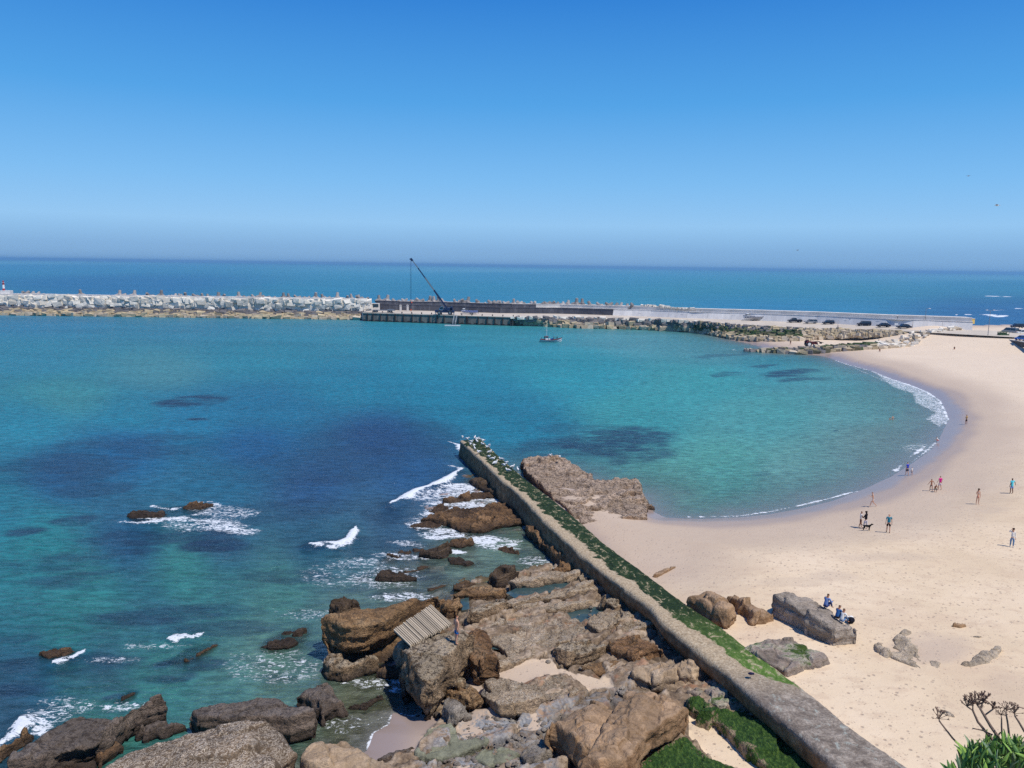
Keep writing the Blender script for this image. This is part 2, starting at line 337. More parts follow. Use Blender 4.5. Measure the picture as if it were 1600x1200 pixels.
jc_dir = JC[-1]-JC[0]
JCX = np.vstack([JC[::25, :2], JC[-1, :2]+jc_dir[:2]/np.linalg.norm(jc_dir[:2])*80])

def side_right(P):      # >0 on the beach side of the jetty
    d, near, _ = polydist(P, JCX, False, True)
    t = (JC[-1]-JC[0])[:2]; t = t/np.linalg.norm(t)
    v = P-near; cr = t[0]*v[:, 1]-t[1]*v[:, 0]
    v0 = P-JC[0, :2]; cr0 = t[0]*v0[:, 1]-t[1]*v0[:, 0]
    return np.where(cr > 0, d, -d)
MOUND = G(1462, 518, 5.0)
def ground(P):
    P = np.asarray(P, float); x = P[:, 0]; y = P[:, 1]
    d = sdf(P, LANDW); sd_ = sdf_wob = d + 0.35*fbm2(x, y, .22, 2, 3)*np.clip(np.abs(d)/2, 0, 1)
    r = sstep(-1.2, 1.2, side_right(P)); near = sstep(110, 85, y)
    zr = 1.75*(1-np.exp(-np.maximum(sd_, 0)/8.0)) + .010*np.maximum(sd_, 0)
    zl = .55*(1-np.exp(-np.maximum(sd_, 0)/2.5)) + .03*np.maximum(sd_, 0)
    zr = zr + near*0.45*sstep(8, 16, sd_)
    f = np.where(y < 105, r, 1.0)
    zland = zr*f + zl*(1-f)
    slope = np.where(y < 100, .16*(1-f)+.060*f, .060)
    zsea = np.maximum(-slope*np.abs(sd_), -7.5)
    z = np.where(sd_ > 0, zland, zsea)
    # embankment up to the parking road on the right
    dq, nq, _ = polydist(P, QE[6:], False, True)
    zq = np.interp(nq[:, 0], QE[6:, 0], QE[6:, 2])
    behind = (y > nq[:, 1]) & (x > QE[6, 0])
    emb = zq-.25 - np.where(behind, 0, dq*.42)
    on = sstep(1330, 1430, PX(np.stack([x, y, np.full_like(x, 5.)], 1))[0])
    z = np.where((sd_ > 0) & (x > 60), np.maximum(z, emb*on + z*(1-on)), z)
    for (mx, my, mz, h, a, b) in ((1462, 519, 5.2, 1.5, 9, 5), (1540, 523, 5.0, .6, 14, 4), (1400, 524, 4, .5, 12, 5)):
        c = G(mx, my, mz); z = z + (h*np.exp(-((x-c[0])/a)**2-((y-c[1])/b)**2))*(sd_ > 2)
    z = z + np.where(sd_ > 0, .05*fbm2(x, y, .35, 3, 1)*np.clip(sd_/4, 0, 1), .15*fbm2(x, y, .3, 3, 2)*np.clip(-sd_/4, 0, 1))
    return z, d, f
def gz(x, y): return float(ground(np.array([[x, y]]))[0][0])
def GG(px, py, it=4):      # pixel -> point on the ground surface
    z = 1.5
    for _ in range(it):
        p = G(px, py, z); z = .5*z+.5*gz(p[0], p[1]) if _ else gz(p[0], p[1])
    p = G(px, py, z); return np.array([p[0], p[1], gz(p[0], p[1])])

REEF_PX = [([(640, 828), (668, 800), (690, 778), (712, 762), (735, 742), (760, 745), (800, 778), (830, 812), (832, 832), (790, 836), (760, 842), (720, 846), (680, 838)], 8, -.12, .62), ([(590, 872), (620, 856), (662, 848), (700, 842), (745, 846), (748, 868), (760, 885), (700, 892), (650, 898), (600, 908), (560, 915), (545, 905), (585, 890)], 7, -.32, .52),
 ([(190, 812), (215, 794), (280, 786), (335, 782), (345, 795), (310, 805), (260, 815), (215, 822)], 6, -.30, .50), ([(860, 868), (885, 862), (905, 885), (890, 892), (868, 885)], 4, -.1, .5), ([(660, 915), (700, 905), (740, 898), (745, 912), (705, 925), (670, 930)], 5, -.16, .35),
 ([(395, 1015), (420, 995), (450, 980), (485, 980), (490, 992), (465, 1018), (430, 1024)], 5, -.35, .35), ([(60, 1030), (75, 1012), (118, 1012), (120, 1024), (90, 1036)], 5, -.3, .3), ([(250, 1040), (290, 1010), (340, 1000), (345, 1012), (310, 1035), (280, 1045)], 6, -.35, .35), ([(400, 1075), (430, 1050), (465, 1055), (470, 1075), (430, 1088)], 8, -.5, .3), ([(170, 1100), (200, 1080), (220, 1080), (212, 1094), (190, 1104)], 4, -.2, .3)]
POOLS = [([(797, 925), (818, 916), (858, 913), (893, 905), (905, 911), (872, 921), (838, 929), (812, 933)], .62), ([(868, 958), (905, 950), (940, 944), (950, 952), (932, 958), (908, 972), (890, 972), (892, 962)], .62), ([(795, 949), (815, 945), (850, 940), (845, 946), (812, 952), (796, 957)], .55), ([(770, 1003), (790, 998), (820, 995), (818, 1004), (792, 1014), (772, 1012)], .60), ([(720, 938), (732, 935), (733, 950), (722, 952)], .5)]
def sculpt(P2, z, px_, py_, sidef):
    z = z.copy(); q = np.stack([px_, py_], 1); m_near = (P2[:, 1] > 5) & (np.abs(P2[:, 0]) < 110) & (sidef < .5)
    for poly, soft, lvl, amp in REEF_PX:
        pa = np.array(poly, float); k = np.nonzero(m_near & (px_ > pa[:, 0].min()-20) & (px_ < pa[:, 0].max()+20) & (py_ > pa[:, 1].min()-20) & (py_ < pa[:, 1].max()+20))[0]
        Q2 = P2[k]; m = sstep(-soft, soft, sdf(q[k], pa))
        i1, e1, _a, _b = worley(Q2[:, 0]+.5*fbm2(Q2[:, 0], Q2[:, 1], .9, 3, 71), Q2[:, 1]*1.5-Q2[:, 0]*.3+.5*fbm2(Q2[:, 0], Q2[:, 1], .9, 3, 72), .7, 8)
        t_ = lvl+amp*(.9*fbm2(Q2[:, 0], Q2[:, 1]*1.6, .30, 4, 73)+.5*(i1-.45)*sstep(0, .12, e1)+.35*fbm2(Q2[:, 0], Q2[:, 1], 2.0, 3, 74))
        z[k] = z[k]*(1-m)+np.maximum(z[k], t_)*m
    for poly, zp in POOLS:
        pa = np.array(poly, float); k = np.nonzero(m_near & (px_ > pa[:, 0].min()-8) & (px_ < pa[:, 0].max()+8) & (py_ > pa[:, 1].min()-8) & (py_ < pa[:, 1].max()+8))[0]
        m = sstep(-3, 2.5, sdf(q[k], pa)); z[k] = z[k]*(1-m)+np.minimum(z[k], zp-.30)*m
    return z
def polar(rows_dep, az):
    r = CAMZ/np.tan(np.radians(rows_dep)); R, A = np.meshgrid(r, np.radians(az), indexing='ij')
    return np.sin(A)*R, np.cos(A)*R, len(r), len(az)
azs = lambda n: np.r_[np.arange(-180, -39, 6.0), np.linspace(-38.5, 38.5, n), np.arange(42, 181, 6.0)]

# ground sheet
dep = np.r_[80, 70, 60, 52, np.linspace(46, 3.4, 520), np.linspace(3.2, .8, 14), .4, .2, .1, .07]
X, Y, nr, nc = polar(dep, azs(560))
P2 = np.stack([X.ravel(), Y.ravel()], 1)
z, dland, fr = ground(P2)
px_, py_ = PX(np.stack([P2[:, 0], P2[:, 1], z], 1))
rough_zone = (1-fr)*(P2[:, 1] < 110)*(dland > -6)
shale_poly = [(690, 1150), (760, 1110), (800, 1112), (905, 1092), (985, 1070), (1000, 1085), (870, 1120), (860, 1160), (870, 1215), (640, 1215), (660, 1190)]
refl_poly = [(700, 925), (900, 880), (940, 900), (1110, 1035), (1165, 1085), (1000, 1060), (870, 1045), (770, 1000), (735, 960)]
def pxmask(poly, soft, PXY=None):
    q = np.stack([px_, py_], 1) if PXY is None else PXY
    return sstep(-soft, soft, sdf(q, np.array(poly, float)))
shale = pxmask(shale_poly, 10); shale = shale*(P2[:, 1] > 5)*(np.abs(P2[:, 0]) < 80)
wetedge = .30 + .10*fbm2(P2[:, 0], P2[:, 1], .12, 3, 8)
wet = np.where(dland > 0, sstep(5.0, .8, dland + .9*fbm2(P2[:, 0], P2[:, 1], .25, 3, 8)), 1.0); wet = np.where(dland > 0, np.maximum(wet, sstep(6.0, 3.5, dland+1.5*fbm2(P2[:, 0], P2[:, 1], .10, 3, 18))*fr*.55), 1.0)
wet2 = np.where(dland > 0, sstep(17, 6, dland + 4*fbm2(P2[:, 0], P2[:, 1], .06, 3, 9)), 1.0)
for (ax_, ay_, rx_, ry_, s__) in ((1455, 1012, 70, 26, .8), (1400, 838, 60, 10, .5), (1535, 795, 50, 8, .5), (1300, 900, 40, 10, .45), (1500, 690, 40, 6, .5), (1240, 910, 60, 8, .35), (1380, 870, 90, 7, .4), (1580, 1080, 50, 30, .3)):
    wet2 = np.maximum(wet2, s__*sstep(1.3, .3, ((px_-ax_)/rx_)**2+((py_-ay_)/ry_)**2+.6*fbm2(P2[:, 0], P2[:, 1], .5, 4, 91)))
seadark = sstep(0, -3, dland)
PXY = np.stack([px_, py_], 1); okz = (P2[:, 1] > 5)*(np.abs(P2[:, 0]) < 80)
sandp = np.zeros(len(P2))
for q_ in ([(772, 1045), (800, 1040), (830, 1032), (860, 1030), (875, 1045), (905, 1053), (955, 1062), (960, 1075), (920, 1080), (898, 1068), (880, 1052), (850, 1055), (815, 1068), (780, 1058)], [(738, 1106), (768, 1102), (785, 1116), (800, 1128), (788, 1142), (755, 1152), (722, 1162), (712, 1140), (728, 1120)], [(700, 1075), (722, 1055), (745, 1062), (762, 1085), (748, 1080), (730, 1068), (715, 1075)], [(822, 1120), (850, 1112), (858, 1135), (830, 1142), (806, 1138)], [(640, 1110), (690, 1125), (660, 1150), (650, 1180), (560, 1190), (560, 1150), (600, 1120)], [(715, 1190), (745, 1182), (770, 1190), (750, 1215), (690, 1215)], [(1076, 1118), (1100, 1130), (1140, 1155), (1190, 1200), (1200, 1230), (1150, 1230), (1100, 1180), (1076, 1150)]): sandp = np.maximum(sandp, pxmask(q_, 4+2*0))
reefz = pxmask([(690, 925), (720, 900), (760, 880), (850, 868), (880, 860), (940, 900), (1110, 1035), (1250, 1150), (1300, 1230), (560, 1230), (600, 1185), (660, 1150), (690, 1120), (640, 1090), (625, 1030), (640, 985)], 8)*okz*(1-sandp)
jn = .5+.5*fbm2(P2[:, 0], P2[:, 1], .5, 3, 51); SRt = side_right(P2); reefz = reefz*(SRt < .5)
i1, e1, d1x, d1y = worley(P2[:, 0]*.75+.35*fbm2(P2[:, 0], P2[:, 1], .8, 3, 52), (P2[:, 1]+.5*fbm2(P2[:, 0], P2[:, 1], .8, 3, 53))*1.7-P2[:, 0]*.75, .42, 2)
i2, e2, _a, _b = worley(P2[:, 0]+.2*fbm2(P2[:, 0], P2[:, 1], 2.0, 2, 54), P2[:, 1]*1.4-P2[:, 0]*.4, 1.5, 5)
z = z + reefz*((.62*(i1-.35)+.55*(d1x*(i1-.5)+d1y*(.3)))*sstep(.0, .07, e1) - .36*sstep(.10, .0, e1) + .22*(i2-.5)*sstep(.02, .15, e2) -.06*sstep(.10, 0, e2) + .14*fbm2(P2[:, 0], P2[:, 1], 2.2, 4, 5))
cell = np.clip(.5+.6*(i1-.5)+.5*(i2-.5)-.5*sstep(.10, 0, e1)-.25*sstep(.12, 0, e2), 0, 1)  # tone per slab; shade of the cracks is put into it too
sunk = (1-fr)*sstep(.3, -1, dland)*okz*(P2[:, 1] < 125)      # rocky bed of the shallows left of the jetty
z = z + sunk*(.35*fbm2(P2[:, 0], P2[:, 1]*1.5, .35, 4, 61) + .12*fbm2(P2[:, 0], P2[:, 1], 1.6, 3, 62))*sstep(0, .5, -dland/4)
zb_ = z.copy(); z = sculpt(P2, z, px_, py_, SRt)
sunk = np.maximum(sunk, np.clip((z-zb_)*3, 0, 1)*(dland < .5)*okz)
V = np.stack([P2[:, 0], P2[:, 1], z], 1)
t = NT('sand'); P = t.pos()
nA = t.noise(P, .09, 5, .6); nB = t.noise(t.mapp(P, (1, 1.5, 1), (0, 0, .3)), .9, 6, .7); nC = t.noise(P, 5.5, 4, .7); nD = t.noise(P, 24, 2)
dry = t.ramp(nA, [(.3, (.62, .47, .305)), (.5, (.71, .55, .37)), (.7, (.77, .61, .43))])
dry = t.mix(t.mr(nB, .48, .68, 0, .5), dry, (.54, .39, .265)); dry = t.mix(t.mr(t.noise(t.mapp(P, (1, 2.2, 1), (0, 0, .5)), .06, 5, .6), .5, .66, 0, .45), dry, (.57, .41, .28))
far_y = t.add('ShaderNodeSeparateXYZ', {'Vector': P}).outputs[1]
dry = t.mix(t.mr(far_y, 60, 190, 0, .75), dry, (.72, .585, .445))  # farther sand paled in its colour, standing in for haze
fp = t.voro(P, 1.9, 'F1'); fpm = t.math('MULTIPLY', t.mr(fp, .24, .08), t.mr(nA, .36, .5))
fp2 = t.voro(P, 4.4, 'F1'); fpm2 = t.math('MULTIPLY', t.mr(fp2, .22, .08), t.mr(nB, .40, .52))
col = t.mix(t.math('MULTIPLY', t.math('MAXIMUM', fpm, fpm2), .75), dry, (.36, .26, .19))  # darkness of the footprint hollows put into the colour, besides the bump
wa = t.attr('wet').outputs['Fac']; wb = t.attr('damp').outputs['Fac']; sh = t.attr('shale').outputs['Fac']
col = t.mix(t.math('MULTIPLY', wb, .8), col, (.50, .385, .29))
col = t.mix(wa, col, (.335, .26, .225))
shn = t.noise(P, .8, 6, .7, .8); shm = t.math('MULTIPLY', sh, t.mr(shn, .44, .50))
shc = t.ramp(nC, [(.3, lin(92, 90, 92)), (.5, lin(134, 136, 138)), (.7, lin(176, 168, 156))])
shc = t.mix(t.mr(nB, .5, .62), shc, lin(160, 132, 108))
col = t.mix(shm, col, shc)
rz = t.attr('reef').outputs['Fac']; nE = t.noise(P, 2.4, 6, .7, .5)
rkc = t.ramp(t.math('ADD', t.math('MULTIPLY', nE, .6), t.math('MULTIPLY', t.noise(P, .45, 4), .4)), [(.36, lin(78, 64, 52)), (.47, lin(122, 104, 84)), (.56, lin(152, 134, 114)), (.66, lin(172, 156, 138))])
rkc = t.mix(t.mr(nC, .55, .66, 0, .7), rkc, lin(74, 60, 50)); rkc = t.mix(t.mr(t.noise(P, .8, 3), .56, .68, 0, .55), rkc, lin(158, 112, 82))
rkc = t.mix(t.math('MULTIPLY', shm, .75), rkc, shc)
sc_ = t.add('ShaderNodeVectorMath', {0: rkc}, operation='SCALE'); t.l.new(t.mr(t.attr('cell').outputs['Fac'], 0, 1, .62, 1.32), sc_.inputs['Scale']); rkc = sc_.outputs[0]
col = t.mix(t.mr(rz, .35, .6), col, rkc)
sk = t.attr('sunk').outputs['Fac']; col = t.mix(t.math('MULTIPLY', sk, t.mr(t.noise(t.mapp(P, (.7, 1.2, 1)), .45, 5, .65), .42, .54)), col, t.mix(nE, lin(60, 50, 36), lin(112, 96, 66)))
hg = t.math('ADD', t.math('MULTIPLY', nB, .6), t.math('ADD', t.math('MULTIPLY', nC, .3), t.math('MULTIPLY', t.math('MAXIMUM', fpm, fpm2), -.7)))
hg = t.math('ADD', hg, t.math('MULTIPLY', shm, .5)); hg = t.math('ADD', hg, t.math('MULTIPLY', t.math('MULTIPLY', t.math('MAXIMUM', rz, sk), nE), 2.2))
st = t.math('MULTIPLY', t.math('SUBTRACT', 1.0, t.math('MULTIPLY', wa, .92)), .38)
bp = t.add('ShaderNodeBump', {'Height': hg, 'Distance': .16}); t.l.new(st, bp.inputs['Strength'])
rg = t.mr(wa, 0, 1, .93, .26)
pb = t.add('ShaderNodeBsdfPrincipled', {'Base Color': col, 'Specular IOR Level': .35, 'Normal': bp.outputs[0]}); t.l.new(rg, pb.inputs['Roughness'])
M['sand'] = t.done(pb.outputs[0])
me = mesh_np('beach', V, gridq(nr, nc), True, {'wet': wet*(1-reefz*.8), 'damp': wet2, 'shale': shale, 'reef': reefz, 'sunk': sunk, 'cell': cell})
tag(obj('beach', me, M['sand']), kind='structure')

# ------------------------------------------------------------------ water
dep = np.r_[80, 60, 50, np.linspace(44, 16, 345), np.linspace(15.96, 5.3, 290), np.linspace(5.25, 1.0, 110), np.linspace(.95, .07, 24)]
X, Y, nr, nc = polar(dep, azs(620))
P2 = np.stack([X.ravel(), Y.ravel()], 1); zg, dl, frw = ground(P2)
wpx, wpy = PX(np.stack([P2[:, 0], P2[:, 1], 0*zg], 1)); WXY = np.stack([wpx, wpy], 1); zg = sculpt(P2, zg, wpx, wpy, side_right(P2))
CP = [(0,408,92,150,200),(800,420,92,150,200),(1590,432,92,148,198),(0,420,50,124,184),(800,432,50,130,186),(1590,444,52,124,178),(200,445,38,108,174),(800,450,40,128,182),(1200,468,42,128,176),(1590,485,46,108,160),(600,455,40,125,180),
 (50,500,56,132,172),(300,505,60,134,168),(500,510,64,138,168),(600,522,48,138,166),(800,520,64,145,168),(1000,527,84,152,172),(1130,545,84,150,168),(1200,570,66,146,168),
 (50,560,52,132,162),(250,580,72,138,158),(100,620,62,138,154),(40,660,42,126,156),(400,560,48,134,162),(550,600,30,124,158),(700,560,44,142,172),(700,620,30,124,158),(900,580,50,148,172),
 (1100,600,64,154,168),(1300,590,82,156,172),(1000,650,58,148,162),(1200,650,76,154,164),(1350,640,92,158,168),(1150,740,78,154,154),(1080,780,86,152,148),(1250,740,98,158,162),(1380,690,108,154,160),
 (200,700,30,92,142),(100,740,30,82,128),(400,700,30,86,136),(600,690,34,74,126),(500,760,34,74,122),(650,740,34,80,130),(300,650,34,116,156),(200,650,40,124,156),(420,640,32,112,152),(800,660,30,120,154),
 (350,760,32,96,132),(60,850,34,118,130),(20,800,34,108,134),(200,850,30,76,116),(350,850,34,72,108),(500,850,30,76,106),(300,890,50,124,124),(150,920,44,118,124),(50,960,36,106,120),(350,930,46,108,116),
 (550,880,46,96,116),(620,830,40,76,110),(450,930,58,116,114),(250,970,38,92,112),(100,985,36,108,114),(150,1055,36,74,98),(40,1060,30,74,104),(250,1045,50,112,110),(350,1065,64,114,114),(20,1110,36,68,92),
 (150,1110,48,104,98),(420,1060,82,120,114),(420,1025,78,118,112),(480,1000,68,108,112),(800,860,104,140,134),(740,880,108,138,132),(650,920,100,122,122),(580,1080,92,108,94),(560,940,84,114,110),(540,1120,96,106,88)]
num = np.zeros((len(P2), 3)); den = np.zeros(len(P2))
num = num.astype(np.float32); ysc = lambda y: np.log(np.maximum(y-400, 5))*300      # horizon rows packed as the sea is
jx = wpx + 22*fbm2(P2[:, 0], P2[:, 1], .05, 3, 11); jy = wpy
for (cx, cy, r_, g_, b_) in CP:
    c = np.array(lin(r_, g_, b_)); q = (((jx-cx)*.55)**2 + ((ysc(jy)-ysc(cy))*.9)**2 + 500.0)**-2.0
    num += q[:, None]*c; den += q
wcol = num/den[:, None]; fo_ = sstep(490, 450, wpy)[:, None]; wcol = wcol*(1-fo_+fo_*np.array([.85, 1.04, .80]))
# weed beds and submerged rock: (px, py, rx, ry, strength)
WB = [(300,627,60,9,.8),(315,656,16,4,.8),(200,700,150,22,.45),(90,735,130,26,.5),(590,690,150,30,.35),(640,668,60,8,.35),(480,730,160,30,.3),(150,765,70,12,.5),(960,690,110,24,.75),(1010,712,60,14,.6),(885,672,70,8,.35),(860,700,60,18,.5),
 (1235,583,50,6,.75),(1190,572,30,3,.6),(1260,593,52,4,.6),(1130,555,50,3,.4),(1140,586,26,4,.5),(110,818,40,9,.7),(180,768,30,6,.5),(40,835,36,8,.7),(250,838,130,12,.7),(330,852,60,12,.8),(210,862,50,7,.5),(90,880,90,16,.5),(420,800,140,20,.35),(520,850,70,10,.5),(250,965,150,16,.6),(110,1040,130,18,.65),(300,1040,60,14,.7),
 (150,905,100,14,.5),(350,985,90,12,.5),(430,905,90,12,.45),(600,860,90,16,.4),(640,800,90,26,.4),(740,830,60,30,.5),(280,1060,40,12,.6),(195,1088,24,5,.7),(30,1000,40,9,.5),(20,1080,60,12,.6),(700,775,60,16,.4),(850,862,40,14,.45),(660,905,40,10,.5),(610,930,50,8,.4),(1190,742,18,4,.3),(500,1005,30,7,.4),(440,1000,40,8,.4),(560,920,40,6,.35)]
weed = np.zeros(len(P2))
wx = wpx + 26*fbm2(P2[:, 0], P2[:, 1], .12, 4, 21)*np.clip((wpy-420)/200, .2, 1.2); wy = wpy + 9*fbm2(P2[:, 0], P2[:, 1], .15, 4, 22)*np.clip((wpy-450)/250, .15, 1.2)
for (cx, cy, rx, ry, s_) in WB:
    q = ((wx-cx)/rx)**2 + ((wy-cy-(-(wx-cx)*.06))/ry)**2; weed = np.maximum(weed, s_*sstep(1.25, .45, q))
depth = np.maximum(-zg, 0)
clar = np.exp(-depth/np.where(frw > .5, .48, .50)); clar = np.where(zg > 0, 1, clar); clar = np.where(wpy < 470, 0, clar)
# foam: broad field (lacy) and solid
foam = np.zeros(len(P2)); hgt = np.zeros(len(P2))
def fline(pts, wd, s_, h=0.0, lace=1.0):
    global foam, hgt
    W = GL(pts); d, nn, par = polydist(P2, W[:, :2], False, True)
    tot = par.max(); wv = wd*(.45+1.1*np.clip(.5+.8*fbm2(par, par*0, .6, 3, 5), 0, 1))*np.clip(np.minimum(par, tot-par)/(tot*.18)+.15, .15, 1); s_ = s_*(.82+.25*fbm2(par, par*0, .9, 2, 15))
    wv = wv*(1+.45*fbm2(P2[:, 0], P2[:, 1], 1.4, 3, 41)); foam = np.maximum(foam, s_*sstep(wv*1.5, wv*.05, d)); hgt = np.maximum(hgt, h*np.exp(-(d/(wd*1.1))**2))
bn = fbm2(P2[:, 0], P2[:, 1], .45, 3, 43)
def fblob(cx, cy, rx, ry, s_):
    global foam
    q = ((wx-cx)/rx)**2+((wy-cy)/ry)**2; foam = np.maximum(foam, .93*s_*sstep(1.7, .1, q+.45*bn))
fline([(610, 790), (632, 780), (652, 768), (668, 763), (688, 755), (703, 748), (722, 735)], .75, 1.0, .35)
fline([(482, 855), (505, 851), (530, 851), (548, 843), (557, 825)], .55, 1.0, .3); fline([(485, 852), (520, 858), (552, 842)], .6, .85, .25)
fline([(700, 690), (716, 695), (722, 708), (727, 722)], .45, .85, .1); fline([(700, 727), (715, 730), (722, 738)], .4, .7)
fline([(262, 1000), (285, 996), (300, 998), (318, 992)], .5, 1.0, .15); fline([(80, 1037), (95, 1033), (115, 1028), (133, 1018)], .4, 1.0, .1)
fline([(-30, 1190), (0, 1168), (20, 1155), (36, 1138), (34, 1128)], .55, 1.0, .3); fline([(50, 1148), (70, 1140), (85, 1128)], .5, .8)
fline([(180, 815), (215, 817), (260, 812), (300, 806), (330, 800)], .55, .68); fline([(235, 790), (262, 796), (285, 794)], .5, .66); fline([(300, 785), (330, 784), (345, 790)], .35, .66)
for b in [(270, 812, 60, 5, .5), (345, 822, 30, 8, .55), (725, 765, 45, 6, .62), (690, 790, 40, 6, .6), (740, 790, 50, 4, .62), (665, 805, 30, 6, .62), (650, 822, 36, 7, .55), (700, 838, 40, 5, .62), (625, 868, 50, 4, .5), (560, 880, 60, 8, .34), (480, 960, 60, 12, .28), (325, 815, 36, 8, .5), (350, 800, 50, 10, .38), (372, 830, 28, 6, .5), (700, 775, 60, 10, .50), (760, 780, 40, 7, .5), (700, 800, 60, 9, .5), (655, 815, 40, 9, .42), (770, 800, 60, 6, .5), (790, 848, 40, 10, .5), (760, 842, 30, 6, .72), (720, 862, 22, 4, .75), (675, 835, 36, 5, .5), (640, 850, 40, 5, .4), (600, 905, 70, 22, .36), (560, 1000, 60, 16, .34),
          (690, 830, 30, 4, .6), (830, 826, 24, 3, .65), (855, 880, 26, 10, .42), (845, 870, 30, 8, .38), (215, 1105, 50, 9, .42), (90, 1115, 40, 16, .42), (120, 1100, 60, 14, .34), (68, 1130, 24, 10, .6), (612, 1082, 12, 4, .7), (600, 1070, 60, 10, .42), (560, 1065, 50, 5, .45), (430, 1040, 90, 30, .30), (520, 1135, 50, 20, .3), (180, 1030, 50, 6, .33), (300, 820, 60, 10, .36), (620, 935, 60, 6, .45), (240, 1010, 60, 6, .36), (510, 900, 60, 20, .26), (650, 870, 50, 6, .45), (1480, 604, 10, 2, .0), (1440, 610, 10, 3, .45), (1425, 700, 30, 8, .3)]: fblob(*b)
# foam where waves run up the beach: thin edge line, broad lace between the two marks
shore_l = [(1290, 557), (1319, 568), (1362, 580), (1394, 593), (1420, 601), (1450, 613), (1471, 627), (1476, 642), (1482, 655), (1475, 667)]
fline(shore_l, .34, 1.0); fline([(1467, 687), (1450, 703), (1425, 722)], .22, .6); fline([(1446, 697), (1432, 708), (1421, 714)], .35, .8); fline([(1408, 727), (1400, 735), (1398, 737)], .4, .7)
fline([(1356, 765), (1328, 770), (1300, 778), (1250, 790), (1200, 800), (1150, 807), (1060, 808)], .22, .72); fline([(1190, 540), (1180, 536), (1165, 533)], 1.2, .8); fline([(1150, 547), (1140, 547)], 1.2, .9)
fline([(1330, 573), (1365, 588), (1400, 604), (1418, 614)], .35, .55)
lace = pxmask([(1360, 578), (1400, 592), (1440, 606), (1470, 625), (1484, 655), (1468, 668), (1445, 655), (1460, 645), (1430, 630), (1425, 615), (1395, 605)], 3, WXY)
foam = np.maximum(foam, lace*.42)
fline([(1022, 806), (1035, 806)], .3, .6)
# swash line on the little cove and rocks
fline([(661, 1117), (641, 1120), (625, 1115)], .12, .8); fline([(613, 1113), (607, 1132), (583, 1146), (577, 1162), (572, 1173)], .12, .8); fline([(545, 1137), (570, 1135), (600, 1120)], .07, .55)
# open sea breakers at the far right and a boat's wake
fline([(1495, 492.5), (1520, 492), (1550, 492.5), (1600, 494), (1660, 496)], 2.2, 1.0, .5); fline([(1530, 491), (1560, 495), (1575, 493)], 3.2, 1.0)
fline([(1530, 462.6), (1565, 463), (1600, 465)], 5, .95); fline([(1590, 480.5), (1555, 479.5)], 3, .6); fline([(1610, 482), (1585, 482)], 3, .9); fline([(1540, 486), (1570, 484)], 2, .5)
V = np.stack([P2[:, 0], P2[:, 1], 0*zg], 1)
nearf = np.exp(-np.hypot(P2[:, 0], P2[:, 1])/140.0)
swell = fbm2(P2[:, 0]*.35+P2[:, 1]*.12, P2[:, 1]*1.0-P2[:, 0]*.12, .28, 3, 31)
calm = sstep(.15, 1.2, depth)
V[:, 2] = swell*.16*nearf*calm + hgt + .012
t = NT('water'); P = t.pos()
ca = t.attr('wcol').outputs['Color']; wd = t.attr('weed').outputs['Fac']; cl = t.attr('clar').outputs['Fac']; fo = t.attr('foam').outputs['Fac']
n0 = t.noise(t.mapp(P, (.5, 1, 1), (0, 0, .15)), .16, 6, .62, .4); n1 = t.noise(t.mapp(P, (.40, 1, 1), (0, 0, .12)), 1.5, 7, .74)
wm = t.math('MULTIPLY', wd, t.mr(n0, .34, .50))
wm = t.math('MULTIPLY', wm, t.mr(t.noise(t.mapp(P, (.6, 1.1, 1), (0, 0, .3)), .55, 4, .7), .25, .6, .55, 1.25)); wm = t.math('MINIMUM', wm, 1.0); col = t.mix(wm, ca, lin(24, 40, 62)); 
big = t.noise(t.mapp(P, (.3, 1, 1), (0, 0, .2)), .035, 5, .6)
hv = t.add('ShaderNodeHueSaturation', {'Color': col, 'Value': t.mr(t.math('ADD', t.math('MULTIPLY', big, .6), t.math('MULTIPLY', n0, .4)), .3, .7, .84, 1.16)}); col = hv.outputs[0]
ripcol = t.mr(n1, .36, .64, .66, 1.36); hv2 = t.add('ShaderNodeHueSaturation', {'Color': col, 'Value': ripcol}); col = hv2.outputs[0]  # light and dark of the ripples put into the water colour
f1 = t.noise(t.mapp(P, (.7, 1.1, 1)), 1.0, 7, .74, 1.8); veins = t.math('SUBTRACT', 1.0, t.math('MULTIPLY', t.math('ABSOLUTE', t.math('SUBTRACT', f1, .5)), 7.0))
f2 = t.noise(t.mapp(P, (.6, 1.0, 1)), 3.0, 6, .76, 1.0)
ft = t.math('ADD', t.math('MULTIPLY', t.mr(veins, -.2, 1.0), .5), t.math('MULTIPLY', t.mr(f2, .32, .68), .5))
fm = t.math('MULTIPLY', t.mr(t.math('ADD', ft, t.math('SUBTRACT', t.math('MULTIPLY', fo, 1.02), 1.0)), -.02, .30), t.mr(fo, .02, .2))
wc = t.math('MULTIPLY', t.mr(t.noise(t.mapp(P, (.25, 1, 1)), .35, 3, .6), .765, .80), 0.7)          # scattered white caps
fm = t.math('MAXIMUM', fm, t.math('MULTIPLY', wc, t.mr(cl, .02, 0)))
rip = t.noise(t.mapp(P, (.45, 1, 1), (0, 0, .12)), .9, 6, .68); rip2 = t.noise(t.mapp(P, (.4, 1, 1), (0, 0, .2)), 4.2, 3, .6)
bh = t.math('ADD', rip, t.math('MULTIPLY', rip2, .22))
nrm = t.bump(bh, .8, .7)
diff = t.add('ShaderNodeBsdfDiffuse', {'Color': col, 'Normal': nrm}).outputs[0]
tr = t.add('ShaderNodeBsdfTransparent', {'Color': (.80, .90, .90)}).outputs[0]
m1 = t.add('ShaderNodeMixShader', {0: t.math('MULTIPLY', cl, t.math('SUBTRACT', 1.0, t.math('MULTIPLY', wm, .5))), 1: diff, 2: tr}).outputs[0]
